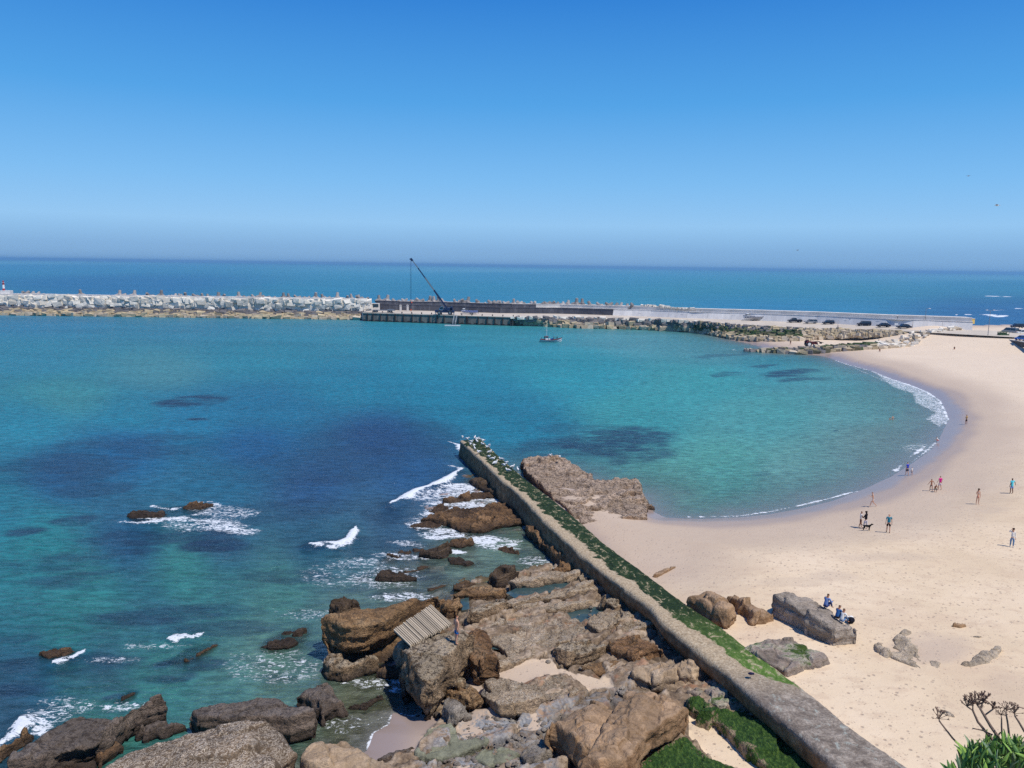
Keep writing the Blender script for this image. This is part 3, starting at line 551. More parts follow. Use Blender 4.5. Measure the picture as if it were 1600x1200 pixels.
gl = t.add('ShaderNodeBsdfGlossy', {'Color': (1, 1, 1), 'Roughness': .24, 'Normal': nrm}).outputs[0]
fz = t.add('ShaderNodeFresnel', {'IOR': 1.33, 'Normal': nrm}).outputs[0]
m2 = t.add('ShaderNodeMixShader', {0: t.math('MINIMUM', t.math('MULTIPLY', fz, .75), .42), 1: m1, 2: gl}).outputs[0]
fd = t.add('ShaderNodeBsdfDiffuse', {'Color': (.80, .83, .86), 'Normal': t.bump(f2, .6, .2)}).outputs[0]
m3 = t.add('ShaderNodeMixShader', {0: t.math('MINIMUM', fm, .93), 1: m2, 2: fd}).outputs[0]
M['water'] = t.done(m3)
keep = (zg < .25)
Q = gridq(nr, nc, keep); Vc, Qc, (a1, a2, a3, a4) = compact(V, Q, (weed, clar, foam, wcol))
ev = np.degrees(np.arctan2(CAMZ, np.hypot(Vc[:, 0], Vc[:, 1])))
cs = np.sin(np.radians(np.maximum(ev, 3))); Fr = np.minimum(.75*(.02+.98*(1-cs)**5), .42)
skyv = np.array([np.interp(ev, [0, 6, 17, 40], v) for v in ([.15, .17, .04, .01], [.38, .45, .22, .12], [.70, .80, .62, .38])]).T
wc0 = a4; a4 = np.maximum(a4-skyv*Fr[:, None]*.30, a4*.55)
WATER_GAIN = (1.10, .99, .84)
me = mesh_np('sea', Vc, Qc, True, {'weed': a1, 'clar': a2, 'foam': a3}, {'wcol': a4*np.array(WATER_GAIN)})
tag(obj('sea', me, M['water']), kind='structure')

def tide_pools():
    t = NT('pool_water'); P = t.pos(); n = t.noise(P, 2.5, 4)
    d = t.add('ShaderNodeBsdfDiffuse', {'Color': t.mix(n, lin(44, 66, 74), lin(84, 112, 112))}).outputs[0]; tr = t.add('ShaderNodeBsdfTransparent', {'Color': (.7, .85, .88)}).outputs[0]
    m1 = t.add('ShaderNodeMixShader', {0: .35, 1: d, 2: tr}).outputs[0]; g = t.add('ShaderNodeBsdfGlossy', {'Roughness': .05, 'Normal': t.bump(n, .1, .1)}).outputs[0]
    f = t.add('ShaderNodeFresnel', {'IOR': 1.33}).outputs[0]; m = t.done(t.add('ShaderNodeMixShader', {0: f, 1: m1, 2: g}).outputs[0])
    for poly, zp in POOLS:
        c = np.mean(poly, 0); W = np.array([G(c[0]+(x-c[0])*1.12, c[1]+(y-c[1])*1.25, zp) for x, y in poly]); me = bpy.data.meshes.new('tide_pool'); me.from_pydata([tuple(p) for p in W], [], [tuple(range(len(W)))]); me.flip_normals() if me.polygons[0].normal.z < 0 else None; tag(obj('tide_pool', me, m), kind='structure')
tide_pools()

# ------------------------------------------------------------------ old stone jetty with algae on its top
def build_jetty():
    n = 620; L = resample(JL, n); R = resample(JR, n); across = 26
    u = np.linspace(0, 1, across)
    TOP = L[:, None, :]*(1-u[None, :, None]) + R[:, None, :]*u[None, :, None]
    lenv = np.r_[0, np.cumsum(np.linalg.norm(np.diff(L[:, :2], axis=0), axis=1))]
    flat = TOP.reshape(-1, 3)
    rel = .045*fbm(flat*np.array([1, 1, 0])*1.6, 4) + .03*fbm(flat*np.array([1, 1, 0])*5, 2)
    TOP[:, :, 2] += rel.reshape(n, across)
    edge = np.minimum(u, 1-u)[None, :]*3.0
    TOP[:, :, 2] -= .16*np.exp(-edge/.10)*(1+.6*fbm2(lenv, lenv*0, .9, 3, 4))[:, None]
    tn = (L[-1]-L[0]); tn /= np.linalg.norm(tn); out = np.array([tn[1], -tn[0], 0]); out = out/np.linalg.norm(out)
    if out[0] > 0: out = -out
    def side(E, o, m=16):
        rows = []
        for k in range(1, m+1):
            v = k/m; P = E.copy(); P[:, 2] = E[:, 2]*(1-v) + (-1.2)*v
            off = .05+.22*sstep(.05, .3, v)*0 + .10*sstep(.30, .36, np.full(n, v)+.04*fbm2(lenv, lenv*0, .15, 2, 6)) + .10*v
            off = off - (.75*sstep(.5, .75, np.linspace(0, 1, n))*sstep(.15, .45, np.full(n, v)) if o[0] < 0 else 0)
            P[:, :2] += o[:2]*off[:, None]; q = P.copy()*1.0
            P[:, :2] += o[:2]*(.14*fbm(q*np.array([.8, .8, 1.8]), 4)+.05*fbm(q*4, 2))[:, None]
            rows.append(P)
        return np.stack(rows, 1)
    SL = side(TOP[:, 0], out)[:, ::-1]; SR = side(TOP[:, -1], -out)
    G3 = np.concatenate([SL, TOP, SR], 1); cols = G3.shape[1]
    # green / bare stone fields on the top
    yy = np.array([PX(p[None])[1][0] for p in L]); 
    lo = np.interp(yy, [690, 720, 750, 790, 850, 900, 960, 1000, 1035, 1060, 1090], [.10, .20, .16, .32, .34, .31, .32, .36, .48, .64, 1.2])
    fade = np.interp(yy, [1040, 1075, 1110], [1.0, .45, 0.0])
    uu = np.concatenate([np.full(16, -.3), u, np.full(16, 1.3)])
    jitter = fbm2(np.repeat(lenv, cols), np.tile(uu*2, n), .9, 4, 7).reshape(n, cols)
    alg = sstep(-.07, .07, uu[None, :] - lo[:, None] + .30*jitter)*fade[:, None]*sstep(1.02, .93, uu[None, :]+.03*jitter)
    istop = ((uu >= 0) & (uu <= 1))[None, :]*np.ones((n, 1))
    grey = np.interp(yy, [1030, 1090], [0, 1])[:, None]*np.ones((1, cols))
    # end cap at the tip
    V = G3.reshape(-1, 3); Q = gridq(n, cols)
    bright = np.interp(yy, [690, 950, 1040, 1100], [0, 0, 1, 1])[:, None]*np.ones((1, cols))
    me = mesh_np('stone_jetty', V, Q, True, {'algae': (alg*istop).ravel(), 'aged': grey.ravel(), 'topf': istop.ravel(), 'lime': bright.ravel()})
    t = NT('jetty_stone'); P = t.pos(); n1 = t.noise(P, 1.6, 6, .7); n2 = t.noise(P, 7, 4, .7); n3 = t.noise(t.mapp(P, (1, .6, 1), (0, 0, .5)), 2.2, 6, .75, .8)
    warm = t.ramp(n2, [(.3, lin(134, 116, 90)), (.5, lin(176, 156, 128)), (.7, lin(204, 188, 160))])
    aged = t.ramp(t.math('ADD', t.math('MULTIPLY', n1, .6), t.math('MULTIPLY', n2, .4)), [(.36, lin(92, 82, 74)), (.5, lin(132, 120, 108)), (.62, lin(172, 160, 146))])
    aged = t.mix(t.mr(n3, .56, .66, 0, .55), aged, lin(176, 186, 176))
    sidec = t.ramp(n1, [(.35, lin(96, 72, 50)), (.52, lin(132, 104, 76)), (.68, lin(160, 132, 100))])
    tp = t.attr('topf').outputs['Fac']; ag = t.attr('aged').outputs['Fac']; al = t.attr('algae').outputs['Fac']
    col = t.mix(ag, warm, aged); col = t.mix(tp, sidec, col)
    g1 = t.ramp(n3, [(.32, lin(20, 32, 18)), (.5, lin(38, 56, 30)), (.68, lin(74, 86, 50))]); g2 = t.ramp(n3, [(.3, lin(50, 78, 30)), (.5, lin(92, 120, 52)), (.7, lin(156, 164, 108))])
    gr = t.mix(t.attr('lime').outputs['Fac'], g1, g2)
    am = t.mr(t.math('ADD', al, t.math('MULTIPLY', t.math('SUBTRACT', n2, .5), 1.1)), .40, .58)
    am = t.math('MULTIPLY', am, t.mr(t.math('SUBTRACT', n3, t.math('MULTIPLY', al, .14)), .49, .41, .12, 1))
    col = t.mix(am, col, gr)
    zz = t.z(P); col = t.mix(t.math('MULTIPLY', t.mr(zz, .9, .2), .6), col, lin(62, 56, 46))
    h = t.math('ADD', n1, t.math('MULTIPLY', n2, .6))
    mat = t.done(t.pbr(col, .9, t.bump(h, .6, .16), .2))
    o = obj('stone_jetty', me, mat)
    mb = MB(); m = 12; cap = []
    for k in range(m+1):
        v = k/m; row = []
        for j in range(13):
            q = j/12; p = TOP[0, 0]*(1-q)+TOP[0, -1]*q; top = p.copy(); b = p.copy(); b[2] = -1.2; pp = top*(1-v)+b*v
            pp = pp + np.array([-tn[0], -tn[1], 0])*(.10*v+.08*vn3(pp[None]*1.7)[0]*(0 < j < 12)); row.append(Vector(pp))
        cap.append(row)
    mb.loft(cap); c = mb.build('jetty_end', mat, o, True)
    tag(o, 'long weathered stone jetty whose top is coated in dark green algae', 'jetty')
    return o
build_jetty()

# ------------------------------------------------------------------ boulders, ledges and reef rocks
def rock(label, mat, out_px, zt, zb, zf=None, under=.35, amp=.10, tilt=(0, 0), relief=.12, name='boulder', cat='rock', group=None, dome=.02, maxv=9000, edge_r=None, crack=0.0, steps=0.0, rel=False, block=.62, bs=None):
    out_px = np.array(out_px, float)
    if zf is None and not rel: zf = zb
    cx_, cy_ = out_px.mean(0); ymin, ymax = out_px[:, 1].min(), out_px[:, 1].max()
    cl_ = np.vstack([out_px, out_px[:1]]); dn = resample(np.c_[cl_, cl_[:, 0]*0], 160)[:, :2]; wx_ = (out_px[:, 0].max()-out_px[:, 0].min())*.09+1.5
    if rel:
        g0 = GG(cx_, cy_)[2]; zt, zb, zf = zt+g0, zb+g0, (zf if zf is not None else zb)+g0
    if zf is None: zf = zb
    yt = np.array([dn[np.abs(dn[:, 0]-q[0]) <= wx_, 1].min() for q in out_px]); yb = np.array([dn[np.abs(dn[:, 0]-q[0]) <= wx_, 1].max() for q in out_px])
    ext = np.maximum(yb-yt, 1.0); s = sstep(.05, .95, (out_px[:, 1]-yt)/ext); ppm = (out_px[:, 1]-415)/25*.86
    dz = np.minimum(zt-zf, .46*np.median(ext)/ppm.mean()); zt = zf+dz; zs = zf+dz*(1-s)
    C0 = G(cx_, cy_, (zt+zf)/2); H = zt-zb
    poly = []
    for (a, b), zz in zip(out_px, zs):
        for _ in range(1):
            p = G(a, b, zz)
        poly.append(p[:2])
    poly = np.array(poly); m = max(48, len(poly)*4)
    cl = np.vstack([poly, poly[:1]]); poly = resample(np.c_[cl, cl[:, 0]*0], m+1)[:-1, :2]
    # round the traced corners a little
    poly = poly + amp*.6*np.stack([fbm2(poly[:, 0], poly[:, 1], 1.3, 3, 1), fbm2(poly[:, 0], poly[:, 1], 1.3, 3, 2)], 1)
    lo = poly.min(0); hi = poly.max(0); sz = hi-lo
    w_ = max(.22, .6*H); area = (sz[0]+2*w_)*(sz[1]+2*w_)
    res = max(.055, math.sqrt(area/maxv))
    gx = np.arange(lo[0]-w_-res, hi[0]+w_+2*res, res); gy = np.arange(lo[1]-w_-res, hi[1]+w_+2*res, res)
    Xg, Yg = np.meshgrid(gx, gy, indexing='ij'); P = np.stack([Xg.ravel(), Yg.ravel()], 1)
    d, near, par = polydist(P, poly, True, True); ins = inside(P, poly); d = np.where(ins, d, -d)
    er = edge_r if edge_r is not None else min(.12*H+.03, .20)
    maxd = max(d.max(), .05); er = min(er, maxd*.8)
    zloc = zt + tilt[0]*(P[:, 0]-C0[0]) + tilt[1]*(P[:, 1]-C0[1])
    dd = np.clip(d, 0, er)
    ztop = zloc + dome*H*(sstep(0, maxd, d)-.5) - (er-np.sqrt(np.maximum(er*er-(er-dd)**2, 0)))*np.where(d < er, 1, 0)
    bs_ = bs or 1.35/max(1.0, min(sz.max(), 7)*.5); wpx_ = .35/bs_*fbm2(P[:, 0], P[:, 1], bs_*1.2, 3, 31); wpy_ = .35/bs_*fbm2(P[:, 0], P[:, 1], bs_*1.2, 3, 32)
    id1, ed1, ex1, ey1 = worley(P[:, 0]+wpx_, P[:, 1]+wpy_, bs_, cx_*.13); id2, ed2, ex2, ey2 = worley(P[:, 0]+wpx_*.3, P[:, 1]+wpy_*.3, bs_*3.1, cy_*.11)
    blk = ((id1-.5)*.40+(ex1*(id1-.5)+ey1*(id2*0+.5-id1))*.9)*sstep(0, .06, ed1)-.12*sstep(.05, 0, ed1) + ((id2-.5)*.11+(ex2*(id2-.5)+ey2*(id1-.5))*.18)*sstep(0, .12, ed2)-.025*sstep(.09, 0, ed2)
    blk = blk*min(1.0, H)*block*1.25
    rg0 = 1-np.abs(fbm2(P[:, 0], P[:, 1], 1.5, 4, 33))*2
    rel = relief*fbm2(P[:, 0], P[:, 1], .9, 5, 3) + blk + relief*.35*(rg0-.6)
    if crack: rg = np.abs(fbm2(P[:, 0]+.4*fbm2(P[:, 0], P[:, 1], 1.0, 2, 8), P[:, 1], .55, 3, 9)); rel = rel-crack*np.exp(-(rg/.035)**2)
    if steps: q = fbm2(P[:, 0], P[:, 1], .45, 3, 12)*3; rel = rel+steps*(sstep(.25, .5, q-np.floor(q))+np.floor(q))
    ztop = ztop+rel
    tt = np.clip(-d/w_, 0, 1); zbot = zb-.35
    zside = (zloc-er-dome*H*.5+rel*.5)*(1-tt)+zbot*tt
    Z = np.where(d >= 0, ztop, zside)
    strata = .05*np.sin(Z*9+2*fbm2(P[:, 0], P[:, 1], .4, 2, 4))*min(1, H)
    offn = blk*.7*sstep(0, .25, tt) - under*sstep(.35, 1, tt) + strata*sstep(0, .2, tt)*sstep(1, .8, tt)
    dirv = P-near; ln = np.linalg.norm(dirv, axis=1)+1e-9; nv = dirv/ln[:, None]*np.where(ins, -1, 1)[:, None]
    XYp = np.where((d < 0)[:, None], near+nv*offn[:, None], P)
    V = np.c_[XYp, Z]
    nz_ = amp*np.stack([fbm(V*1.7+5, 4), fbm(V*1.7+55, 4), fbm(V*1.7+95, 4)], 1) + .03*np.stack([vn3(V*7+5), vn3(V*7+15), vn3(V*7+25)], 1)*min(1, amp*10)
    nz_[:, 2] *= np.where(d > 0, .8, 1)
    V = V+nz_
    Q = gridq(len(gx), len(gy), d > -w_)
    ed = sstep(0, .9, d + .2)
    cellv = np.clip(.5+.45*(id1-.5)+.4*(id2-.5)-.35*sstep(.09, 0, ed1)-.18*sstep(.10, 0, ed2), 0, 1)  # block tones, with crevice shade painted in along the borders
    V, Q, (ed, cellv) = compact(V, Q, (ed, cellv))
    Q = Q[:, ::-1] if False else Q
    c = np.array([C0[0], C0[1], zb]); me = mesh_np(name, V-c, Q, True, {'edge': ed, 'cell': cellv})
    o = obj(name, me, M[mat], None, Vector(c)); return tag(o, label, cat, group)

R = rock
R('large brown boulder cut by the lower frame edge beside green algae', 'brown', [(955, 1104), (945, 1130), (930, 1160), (912, 1190), (905, 1225), (930, 1240), (985, 1232), (1010, 1180), (1047, 1165), (1070, 1142), (1076, 1120), (1073, 1095), (1065, 1084), (1032, 1080), (1000, 1074), (980, 1080), (965, 1092)], 3.0, .6, 1.2, under=.7, amp=.16, relief=.22, crack=.12, dome=.12, maxv=16000)
R('smooth brown boulder leaning against the left side of the biggest brown boulder', 'brown', [(860, 1130), (860, 1165), (885, 1187), (905, 1215), (930, 1222), (950, 1160), (965, 1125), (957, 1106), (943, 1092), (915, 1089), (885, 1110)], 2.6, .6, .9, under=.6, amp=.14, relief=.14, dome=.14, maxv=12000)
R('grey pitted flat boulder left of the rust coloured boulder', 'pitted', [(866, 1017), (868, 1030), (885, 1037), (905, 1037), (925, 1031), (948, 1023), (951, 1014), (947, 1006), (925, 1003), (895, 1003), (872, 1005)], 1.5, .6, .9, under=.4, relief=.10)
R('rust coloured boulder with black patches among the tidal rocks', 'rust', [(951, 1010), (953, 1028), (970, 1034), (988, 1041), (1010, 1034), (1035, 1026), (1038, 1016), (1020, 1005), (1008, 998), (990, 993), (970, 996), (958, 1000)], 1.7, .7, .9, under=.3, relief=.18)
R('small pale ochre wedge rock in front of the rust coloured boulder', 'ochre', [(908, 1040), (918, 1050), (935, 1056), (948, 1056), (965, 1047), (987, 1045), (984, 1037), (970, 1032), (950, 1032), (925, 1036)], 1.15, .6, .7, under=.3)
R('broad tan boulder with thin horizontal layers', 'tan', [(984, 1052), (990, 1072), (1015, 1077), (1055, 1079), (1062, 1072), (1062, 1050), (1045, 1035), (1020, 1032), (995, 1040)], 1.8, .6, .9, under=.35, crack=.06)
R('smooth tan boulder touching the jetty wall', 'tan', [(1055, 1060), (1060, 1073), (1077, 1075), (1087, 1067), (1107, 1060), (1116, 1047), (1115, 1040), (1102, 1025), (1090, 1017), (1075, 1025), (1055, 1030), (1048, 1040)], 2.0, .7, 1.0, under=.5, dome=.14)
R('small green algae covered rock beside the largest brown boulder', 'moss', [(1073, 1087), (1074, 1111), (1090, 1119), (1100, 1120), (1115, 1113), (1119, 1106), (1107, 1098), (1100, 1088), (1087, 1086)], .75, -.2, .25, rel=True, under=.3)
R('mottled brown slab between the tan boulder and jetty shadow', 'mottled', [(1072, 1082), (1103, 1072), (1115, 1065), (1142, 1073), (1160, 1093), (1163, 1100), (1120, 1107), (1108, 1100), (1098, 1090)], .5, -.3, .2, rel=True, under=.1)
R('wide patch of rock under green algae along the jetty foot', 'moss', [(1091, 1123), (1120, 1106), (1165, 1100), (1190, 1122), (1225, 1150), (1265, 1180), (1310, 1225), (1215, 1225), (1165, 1180), (1140, 1150), (1120, 1132)], .5, -.4, .15, rel=True, under=.05, amp=.08, relief=.16, cat='algae rock', maxv=14000)
R('patch of algae and sand in front of the largest brown boulder', 'moss', [(1000, 1190), (1047, 1158), (1070, 1148), (1087, 1163), (1110, 1185), (1145, 1200), (1160, 1225), (1000, 1225)], .5, -.4, .15, rel=True, under=.05, amp=.08, relief=.14, cat='algae rock')
R('long pitted slab lying on the sand in the middle of the rocks', 'shelf', [(757, 1063), (762, 1075), (768, 1078), (756, 1092), (767, 1102), (782, 1115), (798, 1115), (818, 1113), (857, 1100), (898, 1094), (907, 1085), (896, 1072), (895, 1062), (875, 1055), (852, 1057), (833, 1067), (813, 1067), (788, 1058), (765, 1057)], 1.35, .55, .85, under=.3, maxv=14000)
R('grey oval boulder standing on end below the ochre boulder', 'grey', [(692, 1098), (692, 1118), (700, 1130), (712, 1132), (720, 1123), (729, 1107), (727, 1097), (715, 1087), (700, 1088)], 1.9, .5, .8, under=.3, dome=.14)
R('ochre boulder resting behind the grey oval boulder', 'ochre', [(696, 1078), (698, 1090), (718, 1094), (730, 1102), (740, 1102), (752, 1095), (748, 1082), (735, 1073), (710, 1072)], 1.7, .55, .9, under=.3)
R('flat grey green slab reaching into the small sandy cove', 'greenslab', [(660, 1150), (672, 1140), (690, 1131), (705, 1130), (712, 1140), (718, 1160), (735, 1155), (752, 1147), (766, 1164), (757, 1172), (735, 1180), (715, 1190), (700, 1195), (670, 1195), (650, 1190), (646, 1182), (652, 1170), (664, 1158)], .85, .4, under=.1, amp=.08, relief=.06)
R('giant pitted boulder on which the man in blue shorts stands', 'pitted', [(642, 1004), (670, 990), (705, 980), (727, 984), (744, 996), (732, 1020), (725, 1040), (706, 1065), (688, 1091), (675, 1099), (660, 1099), (640, 1080), (637, 1065), (642, 1050), (632, 1045), (625, 1032), (630, 1015)], 3.3, .0, 1.5, under=.9, amp=.18, relief=.20, dome=.04, maxv=16000, tilt=(.02, .05), edge_r=.3)
R('ragged brown rock right of the giant pitted boulder', 'rust', [(727, 1045), (740, 1060), (753, 1063), (760, 1055), (777, 1055), (778, 1047), (768, 1030), (762, 1015), (771, 1005), (768, 993), (758, 981), (742, 978), (730, 990), (738, 1005), (728, 1025)], 2.3, .5, 1.0, under=.4, amp=.16)
R('long overhanging rock ledge stained orange above a dark cave', 'ochre', [(501, 965), (504, 980), (525, 991), (537, 996), (562, 995), (580, 992), (612, 982), (622, 972), (650, 952), (667, 945), (686, 935), (687, 927), (680, 924), (655, 930), (620, 940), (562, 948), (525, 953), (505, 957)], 3.6, -.2, 2.2, under=2.0, amp=.16, relief=.12, dome=.05, maxv=16000, tilt=(0, 0))
R('lobed pitted boulder below the overhanging ledge', 'pitted', [(502, 1032), (505, 1050), (517, 1057), (537, 1059), (562, 1051), (590, 1045), (594, 1030), (590, 1022), (575, 1020), (562, 1030), (552, 1034), (537, 1031), (534, 1022), (515, 1021)], 1.3, -.5, .3, under=.5, amp=.14, dome=.10)
R('small dark rock perched behind the overhanging ledge', 'dark', [(514, 952), (525, 936), (537, 931), (562, 937), (561, 948), (530, 956)], 3.9, 2.0, 3.2, under=.1, amp=.12)
R('small pale rocks wedged under the wooden boards', 'tan', [(618, 1002), (630, 1000), (640, 1010), (641, 1030), (630, 1038), (622, 1022)], 2.0, .2, 1.2, under=.2)
R('reddish rubble at the cave mouth', 'rust', [(588, 1054), (600, 1043), (615, 1036), (632, 1035), (642, 1048), (628, 1056), (605, 1058)], .7, -.1, .2, amp=.16)
R('dark grey rounded boulder standing in the cove water', 'slate', [(474, 1075), (490, 1069), (512, 1067), (527, 1085), (538, 1103), (537, 1115), (523, 1125), (510, 1133), (502, 1135), (498, 1123), (480, 1112), (466, 1105), (464, 1090)], 1.5, -.5, .0, under=.3, dome=.12, relief=.08, amp=.08)
R('dark slab with an orange edge beside the rounded grey boulder', 'slate', [(297, 1110), (315, 1100), (360, 1095), (390, 1088), (435, 1090), (443, 1097), (460, 1102), (497, 1113), (497, 1122), (480, 1133), (453, 1140), (425, 1135), (380, 1138), (310, 1133)], 1.5, -.5, .9, under=.9, relief=.08, amp=.1, maxv=12000)
R('huge barnacle covered rock in the lower left corner region', 'barnacle', [(140, 1215), (190, 1178), (255, 1150), (330, 1129), (380, 1121), (420, 1124), (448, 1139), (456, 1160), (468, 1172), (455, 1190), (445, 1212), (430, 1250), (140, 1260)], 2.9, -.4, 1.4, under=1.1, amp=.12, relief=.12, dome=.06, maxv=22000, edge_r=.3)
R('layered brown rock with a pale rim at the bottom of the cove', 'tan', [(470, 1180), (480, 1168), (500, 1158), (530, 1156), (553, 1163), (570, 1177), (587, 1184), (610, 1188), (630, 1199), (640, 1225), (620, 1240), (475, 1240), (470, 1200)], 1.9, -.2, .6, under=.4, amp=.14, steps=.08)
R('long slanted dark ledge with an orange broken face by the surf', 'slate', [(15, 1190), (35, 1170), (60, 1152), (90, 1132), (125, 1120), (160, 1115), (195, 1117), (225, 1103), (252, 1086), (258, 1090), (261, 1106), (250, 1116), (218, 1126), (207, 1122), (200, 1132), (178, 1143), (173, 1163), (150, 1180), (100, 1192), (60, 1215), (10, 1220)], 1.6, -.5, .6, under=.5, amp=.15, relief=.12, maxv=16000)
R('narrow brown rock strip beside white surf', 'ochre', [(-25, 1188), (0, 1170), (20, 1158), (44, 1144), (51, 1149), (35, 1164), (0, 1184), (-25, 1200)], 1.0, -.5, .1, under=.1)
R('small brown rock between the slanted ledge and barnacle rock', 'rust', [(148, 1190), (163, 1172), (182, 1157), (193, 1162), (184, 1178), (160, 1197)], .9, -.4, .1)
R('flat brown rock at the tide pool near the slanted ledge', 'slate', [(217, 1145), (225, 1132), (250, 1126), (278, 1129), (290, 1138), (262, 1150), (225, 1157)], .9, -.4, .1)
R('bare rock end at the bottom of the slanted ledge', 'dark', [(70, 1208), (110, 1193), (150, 1185), (150, 1215), (100, 1235), (50, 1235)], .6, -.4, .0)
# reef rocks standing in the shallows
R('jagged dark rock alone in the shallows left of the orange strip', 'dark', [(586, 902), (597, 889), (607, 887), (627, 892), (652, 905), (642, 911), (617, 912), (592, 911)], 1.0, -.5, -.1, amp=.18, relief=.25)
R('thin orange rock strip just above the water', 'ochre', [(629, 892), (665, 882), (672, 885), (655, 893), (632, 897)], .35, -.4, -.05, amp=.08)
R('jagged dark rock with an upright right face in the surf', 'dark', [(655, 869), (668, 856), (685, 852), (701, 854), (706, 867), (688, 876), (667, 876)], 1.3, -.5, -.1, amp=.2, relief=.3)
R('brown block rock with a vertical end beside white foam', 'reef', [(695, 850), (715, 842), (739, 840), (741, 853), (722, 859), (702, 857)], 1.1, -.5, -.1, amp=.14)
R('low wet rock awash behind the jagged reef rocks', 'dark', [(700, 870), (725, 872), (741, 880), (730, 887), (703, 884)], .2, -.5, -.1, amp=.1)
R('small flat brown rock alone in the turquoise pool', 'reef', [(776, 857), (790, 854), (812, 863), (811, 868), (790, 865)], .4, -.5, -.05, amp=.08)
R('dark tilted block boulder with pale layers by the pool', 'dark', [(764, 900), (782, 884), (792, 882), (809, 893), (811, 900), (785, 914), (775, 915), (766, 909)], 1.7, -.3, .3, amp=.10, tilt=(-.1, .1), under=.1)
R('orange ledge tip between the pool and ochre block', 'ochre', [(708, 912), (733, 905), (742, 909), (740, 917), (720, 924), (709, 923)], .9, -.2, .1)
R('flat orange reef shelf behind the grey boulder', 'ochre', [(706, 929), (727, 917), (753, 915), (782, 918), (792, 928), (782, 934), (757, 936), (717, 937)], .95, .0, .4, maxv=7000)
R('ochre block rock behind the wooden boards', 'ochre', [(684, 950), (688, 940), (705, 932), (718, 938), (719, 948), (712, 958), (696, 959)], 1.5, .1, .6)
R('grey boulder with a dark undercut right of the ochre block', 'pitted', [(733, 966), (737, 953), (753, 943), (777, 934), (795, 938), (796, 947), (777, 957), (760, 966), (748, 971), (737, 971)], 1.5, .4, .8, under=.6)
R('reddish brown ledge bordering the far side of the tide pool', 'shelf', [(792, 913), (810, 900), (860, 892), (910, 887), (918, 892), (915, 905), (885, 911), (835, 918), (807, 920)], 1.2, .3, .6, amp=.14, steps=.05)
R('short dark ledge at the landward end of the pool', 'reef', [(860, 889), (880, 877), (907, 881), (909, 889), (867, 893)], 1.3, .2, .8, amp=.12)
R('long pale pitted ledge on the near side of the narrow tide pool', 'shelf', [(780, 948), (803, 934), (830, 932), (850, 930), (872, 922), (897, 915), (925, 909), (950, 914), (946, 925), (907, 932), (877, 936), (852, 940), (827, 943), (800, 952)], 1.2, .4, .8, under=.2, amp=.14, maxv=12000)
R('second pale ledge parallel to the long pitted ledge', 'shelf', [(802, 951), (827, 945), (843, 942), (877, 940), (910, 937), (926, 940), (925, 944), (900, 952), (868, 960), (843, 959), (815, 956)], 1.05, .4, .7, under=.2, amp=.13)
R('smooth ochre stone beside the dark crevice', 'tan', [(782, 963), (792, 957), (810, 955), (816, 962), (803, 968), (790, 969)], 1.2, .5, .8)
R('broad flat reef shelf covered in pebbles and pink stains', 'shelf', [(762, 985), (775, 970), (800, 965), (830, 959), (870, 963), (900, 966), (924, 984), (920, 1000), (872, 1008), (866, 1018), (845, 1026), (800, 1042), (778, 1048), (770, 1040), (795, 1027), (782, 1010), (768, 1005)], .92, .4, .75, under=.1, amp=.12, relief=.22, maxv=20000, steps=.05)
R('layered grey ledge below the shadowed part of the jetty', 'shelf', [(918, 973), (935, 955), (973, 952), (998, 961), (997, 969), (960, 977), (958, 987), (935, 994), (920, 988)], 1.35, .5, .9, under=.25, steps=.07)
R('flat ledge with a yellow stain beside the rust coloured boulder', 'shelf', [(962, 981), (977, 975), (1003, 966), (1018, 973), (1026, 986), (1002, 994), (977, 993), (963, 990)], 1.3, .5, .9, under=.2)
R('ragged rock tucked against the jetty beside a dark hollow', 'pitted', [(1027, 980), (1037, 976), (1057, 989), (1053, 1005), (1037, 1007), (1028, 998)], 1.7, .6, 1.0, under=.3, amp=.16)
R('brown boulder lying at the jetty foot above the dark tide pool', 'pitted', [(938, 937), (953, 932), (971, 942), (974, 950), (960, 954), (947, 948)], 1.6, .5, 1.0)
R('small brown stone by the jetty above the narrow tide pool', 'pitted', [(902, 901), (915, 894), (929, 902), (923, 909), (909, 911)], 1.3, .5, .9)
R('broken rubble ledge running along the jetty foot', 'reef', [(822, 820), (838, 824), (855, 838), (872, 852), (884, 862), (900, 880), (886, 882), (868, 874), (850, 856), (838, 843), (824, 832)], 1.0, -.2, .5, amp=.25, relief=.35, steps=.12)
R('brown reef platform awash between the surf and jetty', 'reef', [(660, 812), (690, 800), (712, 790), (742, 788), (787, 784), (808, 790), (824, 808), (826, 822), (800, 825), (775, 829), (750, 836), (715, 832), (700, 822), (675, 818)], .55, -.5, -.05, amp=.26, relief=.62, maxv=18000, under=.0)
R('low ragged reef strip awash close to the jetty wall', 'reef', [(690, 786), (715, 776), (745, 770), (772, 768), (788, 778), (760, 781), (735, 783), (705, 788)], .38, -.5, -.1, amp=.2, relief=.5, under=.0)
R('dark wet reef strip at the seaward foot of the jetty', 'dark', [(733, 748), (752, 748), (780, 764), (800, 780), (812, 795), (792, 786), (768, 776), (745, 764)], .45, -.5, -.05, amp=.2, relief=.45, under=.0)
R('scattered reef rocks barely above the surf near the breaking wave', 'reef', [(668, 800), (690, 788), (708, 789), (700, 799), (680, 806)], .16, -.5, -.2, amp=.2, relief=.5, under=0)
R('brown fragments awash left of the main reef platform', 'reef', [(640, 822), (668, 815), (690, 822), (680, 832), (650, 832)], .1, -.5, -.3, amp=.2, relief=.5, under=0)
R('dark red reef streak awash behind the jagged rocks', 'reef', [(605, 868), (640, 858), (665, 858), (650, 868), (620, 878)], .1, -.5, -.3, amp=.18, relief=.4, under=0)
